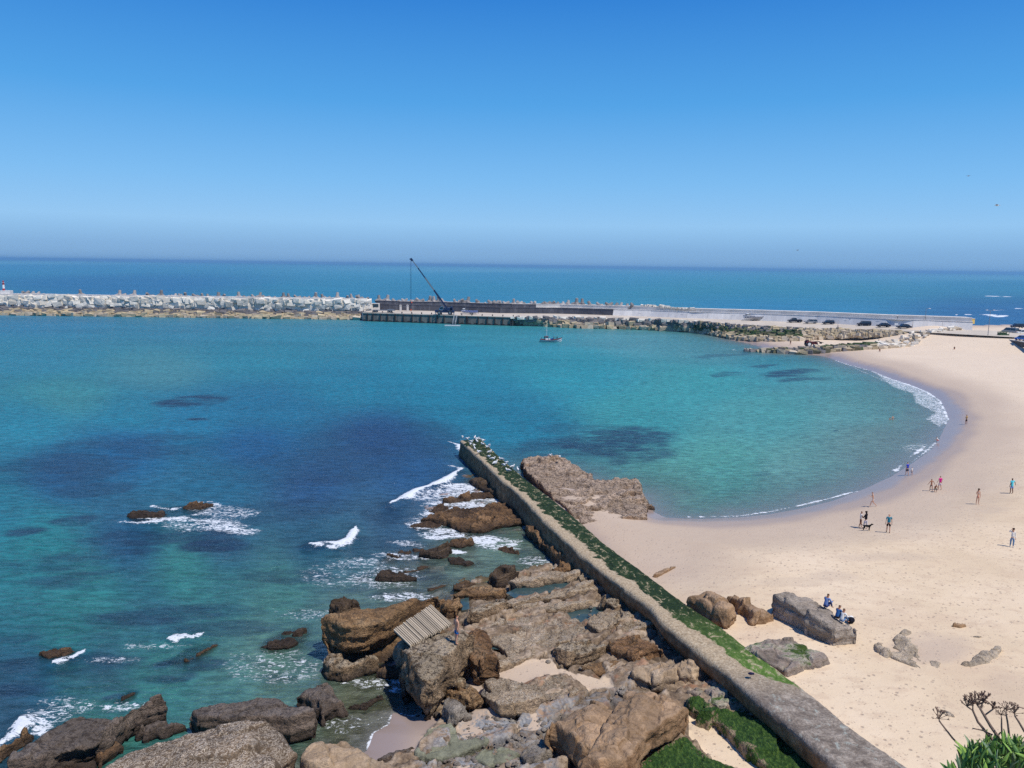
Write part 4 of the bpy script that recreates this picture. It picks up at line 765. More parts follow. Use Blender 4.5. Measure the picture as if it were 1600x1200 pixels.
R('thin rock awash in the sand channel near the ochre block', 'ochre', [(668, 921), (690, 913), (698, 912), (690, 919), (672, 925)], .2, -.3, -.05, amp=.06)
# rocks in the sea to the left
R('brown wave washed rock at the right end of the foaming reef pair', 'reef', [(285, 793), (300, 786), (328, 786), (333, 793), (312, 798), (290, 798)], .55, -.7, -.1, amp=.18, relief=.25)
R('flat dark rock at the left end of the foaming reef pair', 'dark', [(198, 808), (222, 797), (258, 800), (252, 810), (212, 812)], .35, -.7, -.1, amp=.15, relief=.25)
R('rounded brown rock in the sea with foam on its right side', 'reef', [(61, 1024), (70, 1016), (93, 1012), (117, 1014), (116, 1020), (100, 1028), (75, 1032)], .5, -.6, -.1, amp=.12)
R('thin orange rock sliver awash beside small white water', 'ochre', [(288, 1034), (300, 1025), (332, 1008), (341, 1005), (334, 1013), (303, 1031), (293, 1038)], .35, -.5, -.1, amp=.08)
R('pointed dark rock alone in the shallow water before the cave', 'dark', [(405, 1010), (425, 1000), (452, 993), (462, 1000), (463, 1010), (450, 1018), (420, 1017)], .8, -.5, -.1, amp=.15, relief=.25)
R('dark flat rock behind the pointed rock awash', 'dark', [(437, 992), (455, 985), (478, 984), (480, 992), (462, 998)], .12, -.5, -.1, amp=.1)
R('thin dark rock ridge at the edge of the cove sand', 'dark', [(543, 1108), (560, 1099), (585, 1090), (599, 1086), (590, 1096), (570, 1110), (560, 1108)], .45, -.3, .0, amp=.12)
R('submerged weedy rock hump near the slanted ledge', 'dark', [(180, 1096), (200, 1083), (214, 1081), (210, 1089), (192, 1098)], .1, -.5, -.1, amp=.1)
# speckled stones at the bottom
R('white speckled slab beside the smooth brown boulder', 'grey', [(812, 1180), (826, 1163), (843, 1155), (858, 1154), (862, 1183), (843, 1196), (823, 1197)], 1.1, .6, .8)
R('white speckled stone cut by the lower frame edge', 'grey', [(836, 1197), (860, 1186), (882, 1200), (878, 1225), (832, 1225)], 1.1, .6, .8)
R('small grey stone between the ochre boulder and long slab', 'grey', [(750, 1082), (757, 1072), (768, 1080), (758, 1092), (752, 1090)], 1.0, .5, .7)
R('small dark stone next to the giant boulder shadow', 'slate', [(679, 1113), (684, 1110), (690, 1113), (688, 1119), (681, 1120)], .7, .4)
R('flat grey stone at the right foot of the oval boulder', 'grey', [(722, 1118), (730, 1110), (738, 1118), (735, 1124), (724, 1125)], .9, .5, .6)
R('brown stone between the giant boulder and ochre boulder', 'pitted', [(710, 1060), (722, 1057), (728, 1064), (722, 1073), (711, 1072)], 1.3, .5, .8)
R('small grey rock under the pale ochre wedge', 'pitted', [(944, 1058), (955, 1050), (972, 1051), (970, 1061), (958, 1066), (945, 1065)], 1.1, .6, .7)
R('dark thin rock rim around the sand below the cove', 'slate', [(590, 1187), (612, 1175), (640, 1166), (648, 1168), (630, 1180), (615, 1192), (600, 1196)], .6, .2)
R('low grey green slab left of the speckled slab', 'greenslab', [(740, 1190), (756, 1172), (780, 1168), (800, 1172), (812, 1185), (790, 1200), (760, 1204)], .85, .5, amp=.08)
R('low slab fragment below the long pitted slab', 'greenslab', [(760, 1150), (775, 1145), (798, 1148), (790, 1158), (768, 1164)], .8, .5, amp=.06)
# beach side
R('wide flat layered rock platform beside the jetty in the bay', 'platform', [(817, 716), (835, 713), (860, 712), (885, 717), (905, 728), (925, 741), (930, 748), (965, 749), (998, 750), (1005, 765), (1012, 785), (1011, 810), (985, 812), (950, 813), (905, 818), (880, 790), (850, 765), (830, 745), (818, 730)], 1.0, -.6, .9, under=.15, amp=.16, relief=.25, maxv=30000, name='rock_platform', edge_r=.12, steps=.14, bs=.38, block=.75)
R('small rock step below the seaward corner of the platform', 'platform', [(1005, 783), (1014, 785), (1023, 794), (1018, 798), (1009, 797)], .7, -.5, .0, amp=.12)
R('upright brown boulder on the sand against the jetty', 'brown', [(1073, 942), (1087, 925), (1107, 916), (1127, 925), (1136, 935), (1147, 960), (1145, 975), (1135, 984), (1110, 975), (1088, 958)], 1.7, -.3, .1, rel=True, under=.1, dome=.14, crack=.08, edge_r=.35)
R('long brown boulder between the upright boulder and grey slab', 'brown', [(1134, 933), (1144, 927), (1175, 941), (1205, 958), (1208, 968), (1195, 976), (1175, 976), (1167, 963), (1148, 950)], 1.0, -.3, .05, rel=True, under=.2, dome=.10)
R('large grey layered slab on the sand where three people sit', 'greyslab', [(1206, 952), (1210, 936), (1219, 925), (1226, 921), (1242, 922), (1277, 934), (1286, 941), (1306, 957), (1340, 990), (1335, 1000), (1325, 1008), (1300, 1010), (1267, 995), (1242, 978), (1212, 964)], 1.5, -.3, .05, rel=True, under=.15, amp=.09, relief=.07, tilt=(-.12, .0), dome=.05, maxv=16000, steps=.0, name='rock_slab')
R('flat mottled rock with white and green patches beside the jetty', 'mottled', [(1160, 1018), (1171, 1006), (1195, 1000), (1222, 997), (1262, 1006), (1271, 1018), (1293, 1025), (1294, 1037), (1249, 1049), (1230, 1057), (1205, 1048), (1178, 1032)], .45, -.3, .05, rel=True, under=.1, amp=.12, name='rock_slab', relief=.14)
R('curved flat grey rock outcrop in the sand right of the slab', 'sandrock', [(1366, 1006), (1374, 1003), (1386, 1013), (1399, 1009), (1396, 996), (1410, 984), (1425, 986), (1428, 996), (1420, 1004), (1433, 1012), (1434, 1024), (1448, 1030), (1470, 1036), (1465, 1046), (1440, 1047), (1420, 1040), (1388, 1026), (1368, 1017)], .07, -.2, .0, rel=True, under=0, amp=.10, relief=.26, bs=.9, block=1.6, name='rock_outcrop', dome=0, edge_r=.1)
R('low grey rock outcrop closing the far side of the sandy hollow', 'sandrock', [(1494, 1036), (1515, 1030), (1532, 1018), (1545, 1020), (1556, 1010), (1566, 1014), (1560, 1028), (1545, 1037), (1515, 1042)], .06, -.2, .0, rel=True, under=0, amp=.10, relief=.26, bs=.9, block=1.6, name='rock_outcrop', dome=0, edge_r=.1)
R('small round brown rock showing through the sand', 'brown', [(1488, 978), (1495, 974), (1508, 975), (1510, 979), (1500, 981)], .16, -.2, .02, rel=True, under=0, amp=.04, name='rock_outcrop', edge_r=.1)
R('tiny pale rock spot above the far end of the outcrop', 'sandrock', [(1519, 994), (1527, 992), (1535, 994), (1530, 997)], .12, -.2, .02, rel=True, under=0, amp=.04, name='rock_outcrop', edge_r=.1)
R('thin pointed rock line in the sand near the jetty', 'brown', [(1020, 901), (1030, 892), (1046, 885), (1058, 884), (1050, 890), (1036, 898), (1026, 903)], .2, -.2, .02, rel=True, under=0, amp=.08, name='rock_outcrop', edge_r=.1)
R('faint rock spot in the sand behind the dry flower stalk', 'sandrock', [(1463, 1108), (1475, 1106), (1490, 1115), (1492, 1121), (1478, 1118)], .12, -.2, .02, rel=True, under=0, amp=.05, name='rock_outcrop', edge_r=.1)

# loose stones lying among the foreground rocks: beyond counting
def loose_stones():
    pts = []; areas = [(shale_poly, 300, .05, .24), (refl_poly, 300, .05, .22), ([(585, 1190), (660, 1150), (760, 1140), (860, 1160), (860, 1200), (600, 1200)], 160, .05, .2), ([(1090, 1120), (1160, 1110), (1270, 1200), (1150, 1200)], 70, .04, .12), ([(640, 1110), (700, 1060), (760, 1060), (740, 1110)], 40, .08, .25)]
    base = []
    for k in range(6):
        bm = bmesh.new(); bmesh.ops.create_icosphere(bm, subdivisions=2, radius=1)
        P = np.array([v.co for v in bm.verts]); P = P*(1+.35*fbm(P*1.2+k*9, 3))[:, None]*np.array([1, .75, .45])
        base.append((P, np.array([[v.index for v in f.verts] for f in bm.faces]))); bm.free()
    VV = []; FF = []; nn = 0
    for poly, cnt, a, b in areas:
        poly = np.array(poly, float); lo, hi = poly.min(0), poly.max(0); c = 0
        q = RNG.uniform(lo, hi, (cnt*5, 2)); q = q[inside(q, poly)][:cnt]
        W = np.array([G(x, y, .7) for x, y in q]); zz = ground(W[:, :2])[0]
        for p, z0 in zip(W, zz):
            P, Fc = base[RNG.integers(6)]; s = a+(b-a)*RNG.random()**3; r = RNG.random()*6.28; cs, sn = math.cos(r), math.sin(r)
            Pr = P*s; Pr = np.c_[Pr[:, 0]*cs-Pr[:, 1]*sn, Pr[:, 0]*sn+Pr[:, 1]*cs, Pr[:, 2]]+np.array([p[0], p[1], z0+.12*s]); VV.append(Pr); FF.append(Fc+nn); nn += len(P)
    VV = np.vstack(VV); me = mesh_np('loose_stones', VV, np.vstack(FF), True, {'cell': .5+0*VV[:, 0]}); o = obj('loose_stones', me, M['grey']); tag(o, 'scattered loose stones and pebbles among the tidal rocks', 'stones', kind='stuff')
loose_stones()

# weathered boards laid as a ramp on the rocks
def board_ramp():
    zt, zb_ = 3.75, 3.15
    c = [G(615, 985, 3.0), G(675, 946, 3.6), G(706, 975, 3.6), G(640, 1009, 3.2)]
    o = empty('board_ramp', Vector((c[0]+c[2])/2)); org = o.location.copy(); n = 25
    tag(o, 'ramp of bleached wooden boards between the overhanging ledge and giant boulder', 'ramp')
    me = None
    for k in range(n):
        u = (k+.5)/n; a = Vector(c[0]*(1-u)+c[1]*u); b = Vector(c[3]*(1-u)+c[2]*u); j = random.uniform(-.08, .08)
        d = (b-a); a = a-d.normalized()*(.06+j); b = b+d.normalized()*(.05-j); wd = (Vector(c[1])-Vector(c[0])).length/n
        if me is None:
            mb = MB(); mb.box((0, 0, 0), (1, 1, 1)); tmp = mb.build('board', M['board'], None, bevel=.06); me = tmp.data; bpy.data.objects.remove(tmp)
        p = bpy.data.objects.new('board', me); link(p, o)
        X_ = (b-a).normalized(); Z_ = X_.cross((Vector(c[1])-Vector(c[0])).normalized()); Z_ = Z_ if Z_.z > 0 else -Z_; Z_.normalize(); Y_ = Z_.cross(X_)
        mid = (a+b)/2+Vector((0, 0, random.uniform(-.02, .03)))-org
        p.matrix_local = Matrix(((X_[0]*(b-a).length, Y_[0]*wd*.66, Z_[0]*.14, mid[0]), (X_[1]*(b-a).length, Y_[1]*wd*.66, Z_[1]*.14, mid[1]), (X_[2]*(b-a).length, Y_[2]*wd*.66, Z_[2]*.14, mid[2]), (0, 0, 0, 1)))
    mb = MB(); rows = [[Vector(q)-org-Vector((0, 0, .10)) for q in (c[0], c[1])], [Vector(q)-org-Vector((0, 0, .10)) for q in (c[3], c[2])]]; mb.loft(rows)
    bmesh.ops.solidify(mb.bm, geom=mb.bm.faces[:], thickness=.1); mb.build('underlay', M['timber'], o)
board_ramp()

# ------------------------------------------------------------------ breakwater, quay and parking road
def strip(name, A, B, mat, parent=None, kind=None, dz=0, sub=4):
    n = 120; A = resample(A, n); B = resample(B, n); u = np.linspace(0, 1, sub)[None, :, None]
    V = (A[:, None]*(1-u)+B[:, None]*u).reshape(-1, 3); V[:, 2] += dz
    o = obj(name, mesh_np(name, V, gridq(n, sub), True), mat, parent); 
    if kind: o['kind'] = kind
    return o
# line of the crest wall, left part included
LEFTX = np.array([[-420, 358, 8.0], [-330, 359, 8.0], [-230, 360.5, 8.0], [-120, 361, 8.0], [-67, 362.5, 8.0]])
sea_n = np.array([.05, 1, 0])
WALL = np.insert(WALL, 10, G(1519, 515.5, 6.5), 0)
PAR = np.vstack([LEFTX, [[p[0]+.3, p[1]+3.2, p[2]+3.9] for p in WALL[:5]], [[p[0]+1.2, p[1]+2.6, p[2]+3.7] for p in WALL[5:11]]])
PAR[:5, 2] = 9.4
def wall_of(path, h0, h1, th, name, partname, mat, label, step, parent=None, zabs=False, vary=.0):
    """wall built panel by panel along a line"""
    L_ = np.r_[0, np.cumsum(np.linalg.norm(np.diff(path[:, :2], axis=0), axis=1))]; n = max(2, int(L_[-1]/step)); s = np.linspace(0, L_[-1], n+1)
    Pq = np.stack([np.interp(s, L_, path[:, k]) for k in range(3)], 1); o = empty(name, Vector((Pq[n//2, 0], Pq[n//2, 1], Pq[n//2, 2]+h0))); tag(o, label, 'wall')
    for k in range(n):
        a, b = Pq[k], Pq[k+1]; d = b-a; ang = math.atan2(d[1], d[0]); ln = np.linalg.norm(d[:2])
        mb = MB(); hh = random.uniform(-vary, vary); top = h1+hh
        mb.box((0, 0, 0), (ln-.05, th, top-h0)); mb.box((0, 0, (top-h0)/2+.09), (ln-.03, th+.22, .18))
        if random.random() < .5: mb.box((random.uniform(-.3, .3)*ln, -th/2-.03, random.uniform(-.3, .2)*(top-h0)), (random.uniform(.5, 1.6), .05, random.uniform(.1, .25)))
        pp = mb.build(partname, mat(k, n, a) , o); pp.location = Vector(((a+b)/2+np.array([0, 0, (h0+top)/2])))-o.location; pp.rotation_euler = (-.38 if (a[0] > 36 and name == 'quay_back_wall') else 0, -math.atan2(d[2], ln), ang)
    return o
wall_of(WALL[:11], -.3, 2.5, .8, 'quay_back_wall', 'wall_panel', lambda k, n, a: M['darkwall'] if a[0] < 36 else M['greywall'], 'lower wall of stained concrete panels behind the quay and parked cars', 8.5)
parp = PAR[5:].copy(); parp[:, 2] -= 3.9
wk = WALL[:11].copy(); wk2 = PAR[5:16].copy(); wk[:, 2] += 2.45; wk2[:, 2] -= 1.40; strip('wall_walkway', wk, wk2, M['concrete'], kind='structure')
wk = PAR[5:].copy(); wk2 = wk.copy(); wk2[:, 1] += 4.5; wk[:, 2] += .15; wk2[:, 2] += .15; strip('crest_top', wk, wk2, M['concrete'], kind='structure')
wall_of(parp, 2.0, 3.9, 1.0, 'crest_wall', 'wall_panel', lambda k, n, a: (M['darkwall'] if a[0] < 10 else M['concrete']), 'upper crest wall of pale concrete running above the quay wall', 11, vary=.05)
lw = LEFTX.copy(); lw[:, 2] = 8.0
wall_of(lw, -1, 1.2, 1.2, 'breakwater_parapet', 'wall_panel', lambda k, n, a: M['greywall'], 'low grey concrete parapet along the top of the stone breakwater', 10, vary=.15)
# solid cores under the armour
def core(name, front, back, zlow, mat, label=None, parent=None, front_out=None):
    n = 100; Fp = resample(front, n); Bp = resample(back, n); f0 = Fp.copy() if front_out is None else resample(front_out, n); f0[:, 2] = zlow; b0 = Bp.copy(); b0[:, 1] += 16; b0[:, 2] = zlow
    V = np.stack([f0, Fp, Bp, b0], 1).reshape(-1, 3); o = obj(name, mesh_np(name, V, gridq(n, 4), False), mat, parent); return o
WLINE = GL([(-180, 491), (-60, 492), (0, 492.8), (100, 494), (200, 495.3), (300, 496.6), (400, 497.9), (500, 499.2), (572, 500)])
leftback = np.vstack([LEFTX[:, :], [[-63, 364, 8.0]]]); leftback = leftback[1:]
WL = WLINE.copy(); WLx = np.vstack([[[-420, WL[0, 1], 0]], WL])
lb2 = np.array([[x, np.interp(x, LEFTX[:, 0], LEFTX[:, 1]), 8.0] for x in WLx[:, 0]])
cf = WLx.copy(); cf[:, 1] += 3.0; cf[:, 2] = 1.2
lc = empty('rock_breakwater', (-150, 352, 0)); tag(lc, 'stone breakwater with white upper boulders and tan lower boulders', 'breakwater')
def place_child(o, parent):
    o.parent = parent; o.matrix_parent_inverse = Matrix.Translation(-Vector(parent.location)); return o
n_ = len(WLx)
V = []; 
for a, b in zip(resample(WLx, 80), resample(lb2, 80)):
    V += [(a[0], a[1]+1.5, -6), (a[0], a[1]+1.5, -.2), (a[0], a[1]+5.5, 2.6), (a[0], a[1]+8.0, 2.8), (b[0], b[1]-1.5, 7.2), (b[0], b[1]+5, 7.6), (b[0], b[1]+22, -6)]
o = obj('core', mesh_np('core', np.array(V), gridq(80, 7), False), M['core']); place_child(o, lc); o['kind'] = 'stuff'
# stone meshes
def stone_mesh(k, flat=1.0):
    bm = bmesh.new(); r = np.random.default_rng(100+k)
    pts = np.array([[a, b, c] for a in (-1, 1) for b in (-1, 1) for c in (-1, 1)], float)*(1-r.uniform(0, .42, (8, 3)))*np.array([1, .8, .62*flat])
    for p in pts: bm.verts.new(p)
    res = bmesh.ops.convex_hull(bm, input=bm.verts); 
    bmesh.ops.delete(bm, geom=[v for v in bm.verts if not v.link_faces], context='VERTS'); bmesh.ops.recalc_face_normals(bm, faces=bm.faces)
    me = bpy.data.meshes.new('stone'); bm.to_mesh(me); bm.free(); return me
def stone_set(mat, n=7, flat=1.0, seed=0):
    out = []
    for k in range(n): me = stone_mesh(k+seed, flat); me.materials.append(M[mat]); out.append(me)
    return out
SM = {m: stone_set('st_'+m, 7, 1.0, i*20) for i, m in enumerate(['white', 'tan', 'grey', 'moss', 'pale'])}
def place_stones(parent, specs, limit=295, name='stone'):
    """specs: (pos, size, matkey); the largest stay single stones, the rest join one mesh"""
    specs.sort(key=lambda s: -s[1]*(1/np.linalg.norm(s[0][:2])))
    rest = {}
    for i, (p, s, mk) in enumerate(specs):
        me = random.choice(SM[mk]); rot = (random.uniform(-.22, .28), random.uniform(-.2, .2), random.uniform(-.45, .45)+random.choice((0, math.pi)))
        sc = (s*random.uniform(.9, 1.35), s*random.uniform(.85, 1.1), s*random.uniform(.8, 1.15))
        mt = Matrix.LocRotScale(Vector(p)-parent.location, __import__('mathutils').Euler(rot), sc)
        if i < limit:
            q = bpy.data.objects.new(name, me); link(q, parent); q.matrix_local = mt
        else: rest.setdefault(mk, []).append((me, mt))
    for mk, lst in rest.items():
        VV = []; FF = []; k = 0
        bm = bmesh.new()
        for me, mt in lst:
            a = len(bm.verts); bm.from_mesh(me); bm.verts.ensure_lookup_table()
            for v in bm.verts[a:]: v.co = mt @ v.co
        me2 = bpy.data.meshes.new('small_stones'); bm.to_mesh(me2); bm.free()
        o = obj('more_stones', me2, M['st_'+mk], parent); o['kind'] = 'stuff'
def slope_specs(A, B, rows, size, mats, jit=.35, lift=.0):
    """stones on the slope from line A (foot) to line B (top)"""
    A = np.asarray(A); B = np.asarray(B); out = []
    L_ = np.linalg.norm(np.diff(A[:, :2], axis=0), axis=1).sum()
    for r in range(rows):
        v = (r+.5)/rows; s = size*(mats[min(len(mats)-1, int(v*len(mats)))][1]); n = int(L_/(s*1.42)); P = resample(A*(1-v)+B*v, n)
        for p in P:
            mk = random.choice(mats[min(len(mats)-1, int(v*len(mats)))][0]); q = p+np.array([random.uniform(-jit, jit)*s, random.uniform(-jit, jit)*s, random.uniform(-.2, .25)*s+lift]); out.append((q, s*random.uniform(.75, 1.25), mk))
    return out
lo_top = WLx+np.array([0, 6.0, 3.0]); up_bot = WLx+np.array([0, 8.0, 3.3]); up_top = lb2+np.array([0, -1.2, 0.2])
WLf = WLx+np.array([0, .6, .2])
sp = slope_specs(WLf, lo_top, 5, 1.45, [(['tan', 'pale'], 1.0), (['tan', 'pale', 'tan'], 1.0), (['tan', 'grey'], .95), (['grey'], .95)])
sp += slope_specs(up_bot, up_top, 7, 1.6, [(['grey', 'white'], .95), (['white'], 1.05), (['white'], 1.1), (['white'], 1.1), (['white'], 1.0)])
vis = [s for s in sp if s[0][0] > -245]; place_stones(lc, vis, 298)
# quay
qa = QE[0]; qb = QE[1]
def build_quay():
    o = empty('quay', Vector(((qa+qb)/2))); tag(o, 'concrete quay with dark fender posts along its stained face', 'quay')
    A = resample(QE[:2], 40); B = resample(np.array([WALL[0]+[-6, 0, 0], WALL[1], WALL[2], WALL[2]+[5, 0, 0]]), 40)
    V = []; 
    for a, b in zip(A, B): V += [(a[0], a[1]-.02, -5), (a[0], a[1]-.02, a[2]-.35), (a[0], a[1], a[2]-.30)]
    V = np.array(V); d = obj('quay_face', mesh_np('quay_face', V, gridq(40, 3), False), M['quaywall']); place_child(d, o)
    V = np.stack([A+[0, -.25, -.3], A+[0, -.25, 0], B*.9+A*.1+[0, 0, 0], B], 1).reshape(-1, 3); V[2::4, 2] = 3.8; V[3::4, 2] = 3.8
    d = obj('deck', mesh_np('deck', V, gridq(40, 4), False), M['deck']); place_child(d, o)
    V = np.array([A[0]+[0, 0, 0], B[0], [B[0][0], B[0][1], -5], [A[0][0], A[0][1], -5]]); d = obj('quay_end', mesh_np('quay_end', V, np.array([[0, 1, 2, 3]]), False), M['greywall']); place_child(d, o)
    xs = [78, 125, 190, 252, 316, 387, 461, 534, 606, 670, 728, 850, 912, 922, 1008, 1080, 1143, 1205, 1270, 1283]
    for x in xs:
        px = 560+x/5.333; u = (px-567)/(802-567); p = qa*(1-u)+qb*u
        mb = MB().box((0, 0, 0), (.42, .4, 4.2)); q = mb.build('fender_post', M['timber'], o, bevel=.05); q.location = Vector((p[0], p[1]-.28, 1.45))-o.location
    mb = MB()
    for k in range(46):
        u = k/45; p = qa*(1-u)+qb*u
        if k % 3 == 0:
            q = MB().box((0, 0, 0), (.5, .5, .35)).bar((0, 0, .1), (0, 0, .5), .16).build('bollard', M['timber'], o); q.location = Vector((p[0], p[1]+.9, 4.1))-o.location
    # low water ledge of weed
    V = []
    for k, a in enumerate(resample(QE[:2], 160)): h = .45+.25*math.sin(k*.9)+.2*random.random(); V += [(a[0], a[1]-.09, -1), (a[0], a[1]-.09, h*.5), (a[0], a[1]-.02, h)]
    d = obj('weed_band', mesh_np('weed_band', np.array(V), gridq(160, 3), True), M['timber']); place_child(d, o)
build_quay()
# the road beyond the quay
roadA = QE[1:]; roadB = WALL[2:]
strip('parking_road', roadA+np.array([0, 0, .02]), roadB+np.array([0, .5, .02]), M['deck'], kind='structure', sub=6)
# stone band below the road
SL_PX = [(802, 507.6), (905, 513.3), (1005, 515.8), (1067, 518.6), (1105, 521.5)]
rb = empty('rock_revetment', Vector(G(950, 510, 1))); tag(rb, 'sloping band of tan boulders between the quay and green rubble', 'revetment')
A = GL(SL_PX, 0.0)+np.array([0, .8, .3]); B = resample(QE[1:5], 5)+np.array([0, -1.0, 0.1])
V = np.stack([resample(A, 60)+[0, 1, -6], resample(A, 60)+[0, 1.5, -.8], resample(B, 60)+[0, 1.5, -.6]], 1).reshape(-1, 3); o = obj('core', mesh_np('core', V, gridq(60, 3), False), M['core']); place_child(o, rb); o['kind'] = 'stuff'
place_stones(rb, slope_specs(A, B, 5, 1.35, [(['tan', 'pale'], 1.25), (['tan', 'pale'], 1.15), (['grey', 'tan'], 1.0), (['grey'], .9), (['white', 'grey'], .85)]), 295)
rb2 = empty('rubble_slope', Vector(G(1170, 522, 1))); tag(rb2, 'green weedy rubble slope turning into pale stone blocks below the parking road', 'revetment')
A = GL([(1080, 519, 0), (1105, 521, .2), (1147, 529.5, .4), (1175, 532, .8), (1212, 533.5, 1.2), (1250, 532, 1.8), (1287, 527, 2.6), (1340, 523.5, 3.6), (1400, 521.5, 4.4)]); B = resample(QE[4:8], 9)+np.array([0, -.4, .15])
A = resample(A, 60); B = resample(B, 60); A[:, 1] = np.minimum(A[:, 1], B[:, 1]-1.5)
V = np.stack([A+[0, .5, -4], A+[0, .8, -.7], B+[0, .8, -.6]], 1).reshape(-1, 3); o = obj('core', mesh_np('core', V, gridq(60, 3), False), M['core']); place_child(o, rb2); o['kind'] = 'stuff'
sp = slope_specs(A, B, 8, 1.0, [(['tan', 'pale'], 1.1), (['moss', 'tan'], 1.0), (['moss'], 1.0), (['grey', 'moss'], 1.0), (['grey', 'tan'], .9)])
A2 = []
for p, s, mk in sp:
    if PX(p[None])[0][0] > 1255: mk = random.choice(['pale', 'pale', 'tan'])
    A2.append((p, s, mk))
place_stones(rb2, A2, 295)
gr = empty('stone_groyne', Vector(G(1250, 547, .8))); tag(gr, 'low groyne of stone blocks running from beach into the bay near the tractor', 'groyne')
GA = [(1168, 549, 0), (1200, 550, .1), (1250, 552, .3), (1290, 551.5, .5), (1340, 548.5, 1.2), (1380, 545, 1.8), (1420, 540.5, 2.2), (1480, 534, 2.8), (1510, 531, 3.0)]
GB = [(1170, 547.2, .4), (1200, 545.5, .9), (1250, 545, 1.2), (1300, 543, 1.5), (1350, 539, 2.0), (1400, 535, 2.6), (1450, 532.5, 3.0), (1480, 531, 3.1), (1510, 529.8, 3.2)]
sp = []
GAr = resample(GL(GA), 52); GBr = resample(GL(GB), 52)
for v in (0, .33, .66, 1.0):
    for i in range(52):
        p = GAr[i]*(1-v)+GBr[i]*v; px = PX(p[None])[0][0]; s = (1.15 if px < 1400 else .75)*random.uniform(.75, 1.2); g = gz(p[0], p[1])
        if px > 1400 and random.random() < .25: continue
        mk = random.choice(['tan', 'pale', 'moss', 'grey']) if px < 1370 else random.choice(['white', 'pale', 'white'])
        if 1280 < px < 1370 and v > .5: mk = 'moss'
        sp.append((np.array([p[0]+random.uniform(-.3, .3), p[1]+random.uniform(-.3, .3), max(g, -.3)+.25+.25*math.sin(v*math.pi)+random.uniform(-.15, .2)]), s, mk))
place_stones(gr, sp, 295)

# concrete tetrapods behind the crest wall
def tetra_mesh():
    mb = MB(); dirs = [Vector((0, 0, 1)), Vector((.943, 0, -.333)), Vector((-.471, .816, -.333)), Vector((-.471, -.816, -.333))]
    for d in dirs: mb.bar(Vector((0, 0, 0)), d*1.6, .62, 10, .42)
    mb.ball((0, 0, 0), .62, 2); return mb.build('tetrapod', M['tetra'], None)
tp0 = tetra_mesh(); TG = 'tetrapods stacked behind the crest wall'; first = True
tops = [(40, 1), (50, 1), (58, 1), (66, 0), (126, 2), (187, 2), (193, 1), (210, 2), (222, 0), (233, 1), (252, 2), (262, 0), (273, 1), (283, 1), (290, 1), (306, 1), (316, 1), (325, 1), (341, 1), (348, 1), (373, 2), (385, 0), (397, 1), (406, 2), (414, 1), (425, 0), (443, 2), (451, 2), (464, 1), (472, 0), (480, 1), (493, 2), (504, 1), (511, 1), (527, 2), (542, 1), (549, 2), (560, 1), (570, 1), (592, 2), (605, 2), (618, 0), (632, 1), (648, 1), (656, 1), (672, 2), (678, 2), (685, 2), (693, 1), (711, 1), (718, 1), (724, 1), (731, 2), (746, 1), (756, 0), (768, 1), (776, 1), (782, 0), (790, 1), (803, 2), (812, 1), (822, 0), (833, 1), (845, 0), (855, 1), (862, 1), (870, 1), (880, 0), (888, 1), (901, 2), (910, 2), (923, 1), (937, 1), (952, 1), (962, 0), (970, 1), (980, 0), (988, 1)]
for px, h in tops:
    base = G(px, 470, 9.0); k = np.interp(px, [0, 1000], [368, 372-30]); yy = np.interp(base[0], PAR[:, 0], PAR[:, 1])+3.2+random.uniform(0, 1.5)
    p = GD(px, 460, yy); zc = np.interp(base[0], PAR[:, 0], PAR[:, 2])
    o = tp0 if first else tp0.copy()
    if not first: S.collection.objects.link(o)
    first = False; zz = zc - (1.5 if px < 560 else .9) + h*.75 + random.uniform(-.3, .2)
    o.location = (p[0], yy, zz); o.rotation_euler = (random.uniform(-1, 1), random.uniform(-1, 1), random.uniform(0, 6)) if h < 2 else (random.uniform(-.25, .25), random.uniform(-.25, .25), random.uniform(0, 6))
    s = random.uniform(1.15, 1.5); o.scale = (s, s, s); tag(o, 'grey concrete tetrapod showing above the crest wall', 'tetrapod', TG)
# rubble under them so that they rest on something
V = []
for a in resample(PAR[:, :], 90): V += [(a[0], a[1]+.6, a[2]-1.9), (a[0], a[1]+4, a[2]-2.3), (a[0], a[1]+20, -6)]
tag(obj('seaward_slope', mesh_np('seaward_slope', np.array(V), gridq(90, 3), False), M['core']), kind='structure')
# white armour stones on the crest behind the parked cars
wr = empty('crest_stones', Vector(G(1040, 478, 9))); tag(wr, 'line of white boulders lying on the crest behind the parked cars', 'stones')
sp = []
for px in np.arange(1003, 1086, 3.2):
    b = G(px, 478, 8.6); yy = np.interp(b[0], PAR[:, 0], PAR[:, 1])+1.6; p = GD(px, 478, yy); zc = np.interp(b[0], PAR[:, 0], PAR[:, 2]); sp.append((np.array([p[0], yy, zc+.05+.5*(px < 1050)*random.random()]), random.uniform(.6, 1.0), 'white'))
place_stones(wr, sp, 200)

